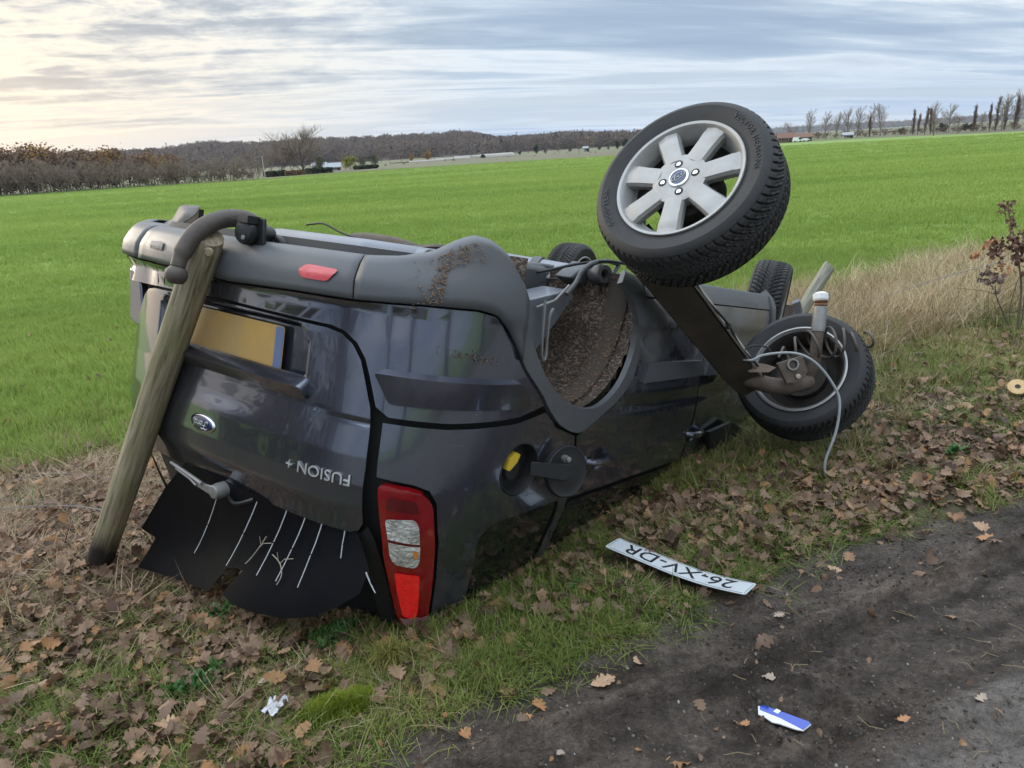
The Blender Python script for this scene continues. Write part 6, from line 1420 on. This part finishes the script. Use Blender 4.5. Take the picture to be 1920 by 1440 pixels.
def background():
    # hedgerow on the far left edge of the field, two rows deep, trees in autumn leaf behind
    for i in range(34):
        px = -60 + i * 16.5 + TR.uniform(-5, 5); tree('hedgerow_tree', 'hedge%d' % (i % 4), px, edge_dist(px) + .8 + TR.uniform(-.3, .6), np.interp(px, [-60, 0, 150, 300, 430, 500], [296, 300, 300, 300, 297, 300]) + TR.uniform(-6, 5), ORD[33 - i] + ' bare tree of the hedgerow front row, counted from the leaning timber pole', 'bare trees of the field hedgerow', wide=1.0)
    for i in range(26):
        px = -50 + i * 21 + TR.uniform(-7, 7); tree('hedgerow_tree', 'hedge%d' % ((i * 3 + 1) % 4), px, edge_dist(px) + 4 + TR.uniform(0, 2), np.interp(px, [-60, 300, 500], [288, 293, 290]) + TR.uniform(-5, 6), ORD[25 - i] + ' bare tree of the second hedgerow row, counted from the timber pole', 'bare trees behind the field hedgerow')
    for i in range(24):
        px = -70 + i * 18 + TR.uniform(-6, 6); k = ('rust0', 'rust1', 'rust2', 'gold0', 'rust1', 'round0')[i % 6 if px < 330 else 5]
        tree('autumn_tree', k, px, edge_dist(px) + 9 + TR.uniform(0, 6), np.interp(px, [-70, 60, 130, 200, 330, 420], [272, 271, 274, 279, 288, 291]) + TR.uniform(-5, 6), ORD[23 - i] + (' tree with rust-brown leaves' if k != 'round0' else ' bare round tree') + ' rising behind the hedgerow, counted from the timber pole', 'trees rising above the hedgerow' if k != 'round0' else 'bare trees rising above the hedgerow', wide=1.15)
    for i in range(44):
        px = -70 + i * 12.5 + TR.uniform(-5, 5); tree('bramble_bush', 'scrub', px, edge_dist(px) + 2 + TR.uniform(0, 4), np.interp(px, [-60, 300, 480], [330, 318, 318]) + TR.uniform(-6, 6), ORD[43 - i] + ' twiggy bush at the foot of the hedgerow, counted from the timber pole', 'bushes at the foot of the hedgerow', 'bush', wide=1.3)
    # big bare tree and its neighbours
    tree('bare_tree', 'big', 567, 112, 224, 'tallest bare tree with upswept branches at the hedgerow end', wide=1.5)
    tree('bare_tree', 'big', 527, 120, 252, 'smaller bare tree just beside the tallest upswept one', wide=1.0)
    for px, ty, k in ((492, 268, 'hedge1'), (508, 266, 'hedge2'), (545, 270, 'hedge0'), (470, 276, 'hedge3'), (452, 282, 'hedge0'), (598, 285, 'hedge2'), (585, 292, 'hedge1')): tree('bare_tree', k, px, 108 + TR.uniform(0, 8), ty, 'slender bare tree clustered round the tallest upswept tree', 'slender bare trees at the hedgerow end', wide=.9)
    tree('round_shrub', 'lime', 655, 122, 293, 'round yellow-green tree beside the long dark hedge', wide=1.2); tree('round_shrub', 'dull', 702, 126, 290, 'upright grey-green shrub at the end of the long dark hedge', wide=.9); tree('round_shrub', 'dull', 679, 130, 296, 'small grey-green shrub behind the long dark hedge', wide=1.0)
    tree('round_shrub', 'dull', 600, 108, 292, 'pale shrub in front of the white-roofed house', wide=.8)
    tree('amber_tree', 'amber', 800, 210, 283, 'amber-leaved tree in front of the wooded hill', wide=1.3); tree('amber_tree', 'amber', 772, 220, 289, 'smaller amber tree next to the larger one before the hill', wide=1.1)
    for px, ty, k in ((730, 286, 'round0'), (752, 284, 'round1'), (830, 280, 'hedge0'), (845, 279, 'hedge1'), (862, 278, 'hedge2'), (882, 276, 'round2'), (905, 277, 'hedge3'), (925, 280, 'hedge0'), (948, 279, 'hedge1'), (968, 280, 'round1'), (990, 283, 'hedge2'), (715, 288, 'round2'), (640, 283, 'round0')):
        tree('bare_tree', k, px, 230 + TR.uniform(0, 50), ty, 'small bare tree in the line below the wooded hill', 'bare trees below the wooded hill', wide=1.2)
    tree('conifer', 'ever', 1005, 200, 272, 'dark evergreen tree in the line beyond the field', wide=.8); tree('round_shrub', 'dull', 1022, 205, 279, 'round grey-green shrub beside the dark evergreen', wide=1.0); tree('conifer', 'ever', 974, 215, 284, 'low dark evergreen clump before the allotments', wide=1.5)
    tree('bare_tree', 'round1', 1104, 190, 254, 'tall bare round-crowned tree standing alone beyond the field', wide=1.25)
    for px, ty, k, lab in ((1048, 274, 'round2', 0), (1070, 275, 'dull', 1), (1085, 272, 'round0', 0), (1125, 272, 'dull', 1), (1140, 275, 'dull', 1)): tree('bare_tree' if not lab else 'round_shrub', k, px, 200 + TR.uniform(0, 30), ty, ('bare tree' if not lab else 'dull green shrub') + ' in the scrub round the tall lone tree', 'bare trees round the lone tree' if not lab else 'shrubs round the lone tree', wide=1.4)
    tree('conifer', 'ever', 1158, 200, 264, 'dark pine close to the raised wheel, beyond the field', wide=.9); tree('conifer', 'ever', 1172, 205, 260, 'taller dark pine of the two close to the raised wheel', wide=.9)
    # poplars on the right
    pop = [(1516, 203), (1548, 206), (1568, 208), (1590, 199), (1608, 197), (1632, 199), (1652, 191), (1752, 187), (1780, 192), (1843, 207), (1879, 174), (1908, 164), (1935, 170)]
    names = ['first', 'second', 'third', 'fourth', 'fifth', 'sixth', 'seventh']
    for i, (px, ty) in enumerate(pop):
        lab = '%s bare pale poplar of the row, counted from the raised wheel' % names[i] if i < 7 else {7: 'tall bare poplar above the dense brown poplar cluster', 8: 'bare poplar spreading beside the dense brown cluster', 9: 'short bare poplar in the gap before the last poplar group', 10: 'tall bare poplar in the middle of the last poplar group', 11: 'tallest bare poplar at the right-hand end', 12: 'outermost bare poplar past the right-hand end'}[i]
        tree('poplar', 'poplar%d' % (i % 4), px, edge_dist(px) + 14 + TR.uniform(-3, 8), ty, lab, 'bare poplars across the field', wide=1.2 if i not in (8,) else 1.5)
    col = [(1631, 214), (1713, 203), (1722, 210), (1735, 198), (1746, 200), (1828, 192), (1857, 190), (1868, 178), (1885, 184), (1904, 176)]
    cl = ['brown columnar poplar standing among the bare pale row', 'first columnar poplar of the dense brown cluster', 'shorter second columnar poplar of the dense brown cluster', 'third columnar poplar of the dense brown cluster', 'fourth columnar poplar of the dense brown cluster', 'lone narrow columnar poplar between the two groups', 'first columnar poplar of the end group', 'tallest columnar poplar of the end group', 'third columnar poplar of the end group', 'columnar poplar at the foot of the tallest bare one']
    for i, (px, ty) in enumerate(col): tree('poplar', 'column%d' % (i % 3), px, edge_dist(px) + 12 + TR.uniform(-3, 5), ty, cl[i], 'columnar poplars across the field', wide=1.1)
    tree('bare_tree', 'round0', 1482, 150, 227, 'small bare round tree behind the orange-roofed barn', wide=1.0); tree('bare_tree', 'round2', 1752, 125, 213, 'spreading bare tree inside the dense poplar cluster', wide=1.2); tree('bare_tree', 'round1', 1797, 130, 214, 'short bare round tree past the poplar cluster', wide=1.0)
    for i in range(34):
        px = 1462 + i * 15 + TR.uniform(-6, 6); top = np.interp(px, [1462, 1560, 1700, 1760, 1800, 1920], [252, 246, 240, 236, 233, 229]) + TR.uniform(-3, 5)
        tree('scrub_bush', 'scrub', px, edge_dist(px) + 16 + TR.uniform(0, 12), top, ORD[i] + ' low brown bush of the scrub line under the poplars, counted from the barn', 'brown bushes under the poplars', 'bush', wide=1.7)
    for i, px in enumerate((1770, 1812, 1822, 1690)): tree('conifer', 'ever', px, edge_dist(px) + 30, np.interp(px, [1690, 1770, 1822], [240, 231, 232]), 'dark evergreen bush in the scrub line under the poplars', 'evergreen bushes under the poplars', 'bush', wide=1.8)
    for i in range(30):
        px = 625 + i * 19 + TR.uniform(-6, 6); top = np.interp(px, [625, 1000, 1190], [312, 291, 278]) + TR.uniform(-3, 2)
        tree('scrub_bush', 'scrub', px, edge_dist(px) + 45 + TR.uniform(0, 60), top, ORD[i] + ' low brown bush before the wooded hill, counted from the white-roofed house', 'brown bushes before the hill', 'bush', wide=1.8)
background()
# long clipped hedge, garden hedges, buildings
def block_hedge(px0, px1, dist, top_y, label, m=K_ever, depth=1.2):
    a, b = far_at(px0, dist, -.12), far_at(px1, dist + 3, -.12); h = height_for((px0 + px1) / 2, dist, top_y) + .12; o = empty('clipped_hedge', a); tag(o, label, 'hedge'); V = []; F = []; r = random.Random(int(px0)); d = (b - a); n = Vector((-d.y, d.x, 0)).normalized()
    for i in range(1500):
        p = d * r.random() + n * r.uniform(-.5, .5) * depth + Vector((0, 0, h * r.random() ** .6)); u = Vector((r.gauss(0, 1), r.gauss(0, 1), r.gauss(0, 1))).normalized(); w = u.cross(Vector((r.gauss(0, 1), r.gauss(0, 1), 1))).normalized(); s = r.uniform(.08, .22); k = len(V); V += [tuple(p - u * s), tuple(p + w * s), tuple(p + u * s), tuple(p - w * s)]; F.append((k, k + 1, k + 2, k + 3))
    link('foliage', mesh('foliage', V, F, m, smooth=False), o); mb = MB(); c = d / 2
    mb.box((c.x, c.y, h * .42), (d.length, depth * .6, h * .84), Matrix.Rotation(math.atan2(d.y, d.x), 3, 'Z')); mb.obj('stems', B_dark, o)
block_hedge(666, 704, 118, 311, 'long low dark clipped hedge right of the yellow-green tree'); block_hedge(575, 612, 104, 316, 'dark evergreen garden hedge in front of the white-roofed house', depth=2); block_hedge(502, 524, 100, 322, 'short dark evergreen hedge below the slender bare trees', depth=1.5); block_hedge(734, 764, 200, 306, 'dark hedge at the near end of the white allotment frames', depth=2)
block_hedge(540, 560, 101, 321, 'red-brown beech hedge between the evergreen hedges', K_rust, 1.5)
M_wall = mat('pale_render', (.36, .345, .31), .85, vary=.5, vscale=.8, vcol=(.24, .225, .20)); M_roof = mat('pale_sheet_roof', (.27, .29, .31), .6, .0, vary=.5, vscale=1.2, vcol=(.20, .21, .22)); M_tile = mat('orange_tile_roof', (.17, .095, .065), .85, vary=.6, vscale=1.5, vcol=(.12, .065, .05)); M_brick = mat('barn_brick', (.17, .09, .06), .9, vary=.6, vscale=2, vcol=(.10, .06, .045))
def building(name, px, dist, w, dpt, wall_h, roof_h, rz, mw, mr, label, cat, nw=3):
    p = far_at(px, dist, -.12); o = empty(name, p); o.rotation_euler = (0, 0, rz); tag(o, label, cat)
    mb = MB(); mb.box((0, 0, wall_h / 2), (w, dpt, wall_h)); mb.prism([(-w / 2, -dpt / 2, wall_h), (-w / 2, dpt / 2, wall_h), (-w / 2, 0, wall_h + roof_h * .97)], (w, 0, 0)); mb.obj('wall', mw, o)
    mb = MB()
    for s in (1, -1): mb.prism([(-w / 2 - .25, s * (dpt / 2 + .3), wall_h - .12), (-w / 2 - .25, 0, wall_h + roof_h), (-w / 2 - .25, 0, wall_h + roof_h + .12), (-w / 2 - .25, s * (dpt / 2 + .35), wall_h + .0)], (w + .5, 0, 0))
    mb.obj('roof', mr, o, smooth=False)
    for k in range(nw):
        x = -w / 2 + (k + .5) * w / nw; mb = MB(); mb.box((x, -dpt / 2 - .02, wall_h * .55), (w / nw * .5, .06, wall_h * .45)); f = mb.obj('window', M_white, o, smooth=False); mb = MB(); mb.box((x, -dpt / 2 - .055, wall_h * .55), (w / nw * .40, .02, wall_h * .35)); mb.obj('pane', M_glass, f, smooth=False)
    mb = MB(); mb.box((w * .4, -dpt / 2 - .02, wall_h * .4), (.5, .06, wall_h * .8)); mb.obj('door', B_dark, o, smooth=False)
building('white_house', 621, 128, 2.6, 2.2, .55, .55, .25, M_wall, M_roof, 'low white-roofed house beyond the field behind the hedges', 'house'); building('white_house', 598, 131, 2.0, 2.0, .9, .4, .1, M_wall, M_roof, 'pale wide house half hidden behind bare trees', 'house')
building('brick_barn', 1471, 140, 2.2, 1.6, .75, .75, -.2, M_brick, M_tile, 'brick barn with an orange tiled roof behind the raised wheel', 'barn'); building('brick_barn', 1504, 143, 3.0, 1.6, .7, .55, -.2, M_wall, M_tile, 'long low pale barn with an orange roof right of the brick one', 'barn', 4)
building('garden_shed', 1590, 150, 1.4, 1.2, .6, .35, -.3, M_wall, M_roof, 'small pale shed at the foot of the bare poplars', 'shed', 1); building('garden_shed', 1098, 195, 1.2, 1.1, .9, .3, 0, M_wall, M_roof, 'tiny white shed by the lone bare tree', 'shed', 1)
def van(px, dist, L_, h, label):
    p = far_at(px, dist, -.12); o = empty('parked_van', p); o.rotation_euler = (0, 0, -.2); tag(o, label, 'van'); mb = MB(); mb.prism([(-L_ / 2, -.3, .16), (L_ * .5, -.3, .16), (L_ * .5, -.3, .4), (L_ * .36, -.3, .48), (L_ * .26, -.3, h), (-L_ / 2, -.3, h)], (0, .6, 0)); mb.obj('body', M_white, o, smooth=False)
    for s in (-.33, .33): mb = MB(); mb.lathe([(0, -.33), (.11, -.33), (.13, -.31), (.13, .31), (.11, .33), (0, .33)], 12, frame((s * L_, 0, .13), (0, 1, 0))); mb.obj('wheel', M_rubber, o)
    mb = MB(); mb.prism([(L_ * .46, -.31, .42), (L_ * .35, -.31, .50), (L_ * .28, -.31, h - .06), (L_ * .12, -.31, h - .06), (L_ * .12, -.31, .42)], (0, .01, 0)); mb.obj('window', M_glass, o, smooth=False)
van(1496, 136, 1.3, .8, 'white van parked in front of the long pale barn'); van(1512, 137, 1.0, .55, 'small white car parked beside the white van')
def frames():
    r = random.Random(2)
    for i, (px0, px1, dist, ty) in enumerate(((764, 830, 190, 306), (815, 880, 210, 302), (850, 962, 230, 299), (905, 960, 200, 301))):
        a, b = far_at(px0, dist, -.1), far_at(px1, dist + 10, -.1); d = b - a; o = empty('growing_tunnel', a); o.rotation_euler = (0, 0, math.atan2(d.y, d.x)); h = height_for((px0 + px1) / 2, dist, ty) + .1
        tag(o, ('pale low growing tunnel nearest the dark hedge', 'pale growing tunnel second from the dark hedge', 'longest pale growing tunnel at the back', 'short pale growing tunnel at the far end')[i], 'tunnel'); mb = MB(); mb.lathe([(h, 0), (h, d.length)], 10, frame((0, 0, 0), (1, 0, 0), (0, -1, 0)), a0=0, a1=math.pi); mb.obj('cover', M_wall, o)
        mb = MB(); [mb.lathe([(h + .02, k * d.length / 12 - .08), (h + .05, k * d.length / 12 - .08), (h + .05, k * d.length / 12 + .08), (h + .02, k * d.length / 12 + .08)], 10, frame((0, 0, 0), (1, 0, 0), (0, -1, 0)), a0=0, a1=math.pi) for k in range(13)]; mb.obj('hoops', M_steel, o)
frames()
pb = far_at(494, edge_dist(494) + .5, -.12); po = empty('timber_pole', pb); tag(po, 'leaning pale timber pole at the end of the hedgerow', 'pole'); mb = MB(); mb.tube([(0, 0, 0), (-.02, 0, 1.2), (-.05, 0, 2.5)], [.06, .055, .045], 8); mb.obj('shaft', M_wall, po)
mb = MB(); mb.tube([(-.05, 0, 2.3), (.05, 0, 2.35)], .03, 6); mb.obj('bracket', M_steel, po)

# ------------------------------------------------------------------ hills
def ridge(name, prof, dist, depth, m, z0=-.3, back=500):
    V = []; F = []; n = 0; r = random.Random(3); xs = np.arange(prof[0][0], prof[-1][0] + 1, 6.0)
    for px in xs:
        ty = np.interp(px, [p[0] for p in prof], [p[1] for p in prof]); H_ = max(height_for(px, dist, ty), .5)
        for k, (dd, hh) in enumerate(((-depth, 0), (-depth * .6, .35), (-depth * .25, .8), (0, 1), (back * .4, .9), (back, 0))):
            p = far_at(px, dist + dd, 0); V.append((p.x, p.y, z0 + (H_ - z0) * hh + (r.uniform(-.3, .3) if 0 < hh < 1 else 0)))
    for i in range(len(xs) - 1):
        for k in range(5): F.append((i * 6 + k, (i + 1) * 6 + k, (i + 1) * 6 + k + 1, i * 6 + k + 1))
    tag(link(name, mesh(name, V, F, m)), kind='structure')
M_hill = ground_mat('wooded_hill', [(.35, (.045, .033, .028)), (.6, (.085, .062, .05))], .05, None, .95, .1, 1); M_hill2 = ground_mat('far_hill', [(.35, (.03, .035, .03)), (.6, (.06, .055, .045))], .03, None, .95, .1, 1)
prof1 = [(-1500, 395), (-500, 332), (-100, 322), (150, 306), (300, 298), (370, 288), (405, 283), (440, 285), (500, 286), (600, 275), (640, 276), (700, 273), (760, 271), (810, 268), (870, 263), (915, 270), (930, 275), (1000, 272), (1050, 267), (1080, 265), (1115, 267), (1160, 268), (1200, 270), (1300, 270), (1400, 262)]
prof2 = [(1000, 276), (1150, 266), (1300, 258), (1440, 249), (1600, 241), (1660, 239), (1700, 240), (1760, 239), (1850, 238), (1930, 235), (2100, 228), (2400, 212)]
ridge('hill', prof1, 640, 200, M_hill); ridge('far_hill', prof2, 2400, 500, M_hill2, back=450)
def crown_mesh(name, seed, m, n=260, conifer=False):
    r = random.Random(seed); V = []; F = []
    for i in range(n):
        while True:
            p = Vector((r.uniform(-1, 1), r.uniform(-1, 1), r.uniform(-1, 1)))
            if p.length < 1: break
        p = Vector((p.x * .5, p.y * .5, .55 + p.z * .5)) if not conifer else Vector((p.x * .3 * (1 - (p.z + 1) / 2.2), p.y * .3 * (1 - (p.z + 1) / 2.2), .6 + p.z * .6))
        a = Vector((r.gauss(0, 1), r.gauss(0, 1), r.gauss(0, 1.6))).normalized(); b = a.cross(Vector((r.gauss(0, 1), r.gauss(0, 1), r.gauss(0, 1)))).normalized(); s = r.uniform(.04, .10); k = len(V); V += [tuple(p - a * s), tuple(p + b * s * .5), tuple(p + a * s), tuple(p - b * s * .5)]; F.append((k, k + 1, k + 2, k + 3))
    return mesh(name, V, F, m, smooth=False)
G_wood = tinted('winter_wood', [(.085, .064, .055), (.115, .085, .07), (.14, .10, .08), (.13, .105, .09), (.165, .115, .075)], .9, .1, vscale=.012, vmix=.3); G_conw = tinted('conifer_wood', [(.014, .022, .016), (.022, .032, .02)], .9, .1)
C_wood = source('wood_crown', [crown_mesh('wood_crown_%d' % i, 300 + i, G_wood) for i in range(6)] + [crown_mesh('wood_conifer_0', 310, G_conw, 110, True), crown_mesh('wood_conifer_1', 311, G_conw, 110, True)])
def woods():
    P = []; S = []; I = []; r = random.Random(8)
    def lay_(prof, dist, depth, n, s0, s1, px0, px1, con):
        for i in range(n):
            px = r.uniform(px0, px1); t = r.random() ** .7; ty = np.interp(px, [p[0] for p in prof], [p[1] for p in prof]); H_ = max(height_for(px, dist, ty), .5)
            p = far_at(px, dist - depth * (1 - t), 0); z = np.interp(t, [0, .4, .75, 1], [0, .35, .8, 1]) * H_ - .8; P.append((p.x, p.y, z)); S.append(r.uniform(s0, s1)); I.append(r.choice((6, 7)) if r.random() < con else r.randrange(6))
    lay_(prof1, 640, 200, 6800, 6, 9.5, -1100, 1250, .05); lay_(prof1, 640, 40, 260, 6, 9, 985, 1150, .75); lay_(prof2, 2400, 400, 2600, 9, 16, 1150, 2000, .4)
    P, S = np.array(P), np.array(S); n = len(P)
    scatter('far_woodland', P, np.stack([np.zeros(n), np.zeros(n), NR.uniform(0, 6.28, n)], 1), S, I, C_wood)
woods()
# ------------------------------------------------------------------ bare oaks across the track, behind the camera: the paint mirrors them
PR['oak'] = proto('oak', B_dark, T_dark, H=13, seed=201, levels=5, kids=(9, 5, 4, 4, 3), spread=.8, upright=.15, r0=.026, clear=.28, twig=.012, ratio=.58)
PR['oak2'] = proto('oak2', B_dark, T_dark, H=12, seed=207, levels=5, kids=(8, 5, 4, 4, 3), spread=.85, upright=.15, r0=.028, clear=.3, twig=.012, ratio=.58)
for i, (al_, d_, lab) in enumerate(((-9, -4.6, 'first'), (-4.2, -5.0, 'second'), (1.0, -4.8, 'third'), (5.6, -5.1, 'fourth'), (10.4, -4.7, 'fifth'))):
    x, y = al_ * ALX - d_ * ALY, al_ * ALY + d_ * ALX; p = PR['oak' if i % 2 == 0 else 'oak2']; o = empty('oak_tree', (x, y, -.1)); o.rotation_euler = (0, 0, i * 1.7); tag(o, '%s bare dark oak of the row across the mud track, mirrored in the paint' % lab, 'tree', 'bare oaks across the track'); link('trunk', p['trunk'], o); link('crown', p['crown'], o)

for i, (al_, d_, lab) in enumerate(((-7.5, 2.0, 'first'), (-12.5, 2.3, 'second'), (-18, 1.9, 'third'), (-25, 2.2, 'fourth'))):  # unseen oaks added to break up the green field mirrored in the tailgate
    x, y = al_ * ALX - d_ * ALY, al_ * ALY + d_ * ALX; p = PR['oak2' if i % 2 == 0 else 'oak']; o = empty('oak_tree', (x, y, -.1)); o.rotation_euler = (0, 0, 1 + i * 2.1); tag(o, '%s unseen bare oak of the row added on the car side verge, mirrored in the tailgate' % lab, 'tree', 'unseen oaks added on the car side verge'); link('trunk', p['trunk'], o); link('crown', p['crown'], o)
for i in range(20):  # unseen bushes added to block the field's green reflection in the tailgate
    al_, d_ = -3.3 - i * 1.25, 3.4 + .5 * math.sin(i * 2.3); x, y = al_ * ALX - d_ * ALY, al_ * ALY + d_ * ALX; p = PR['scrub']; o = empty('bramble_bush', (x, y, -.2)); k = .60 + .2 * math.sin(i * 1.7); o.scale = (k * 1.3, k * 1.3, k); o.rotation_euler = (0, 0, i); tag(o, ORD[i] + ' unseen bramble bush added to screen the field from the tailgate', 'bush', 'unseen brambles added by the roadside oaks'); link('trunk', p['trunk'], o); link('crown', p['crown'], o)

# ------------------------------------------------------------------ autumn haze over the plain
def haze():
    mb = MB(); mb.box((0, 1450, 39), (6600, 3900, 84)); m = bpy.data.materials.new('haze_air'); m.use_nodes = True; nt = m.node_tree
    nt.nodes.remove(nt.nodes['Principled BSDF']); v = nd(nt, 'ShaderNodeVolumePrincipled'); v.inputs['Color'].default_value = (.86, .91, 1, 1); v.inputs['Density'].default_value = HAZE
    v.inputs['Anisotropy'].default_value = .2; nt.links.new(v.outputs[0], nt.nodes['Material Output'].inputs['Volume']); o = mb.obj('haze', m, None, smooth=False); o['kind'] = 'stuff'; o.visible_shadow = True
HAZE = .00015
haze()
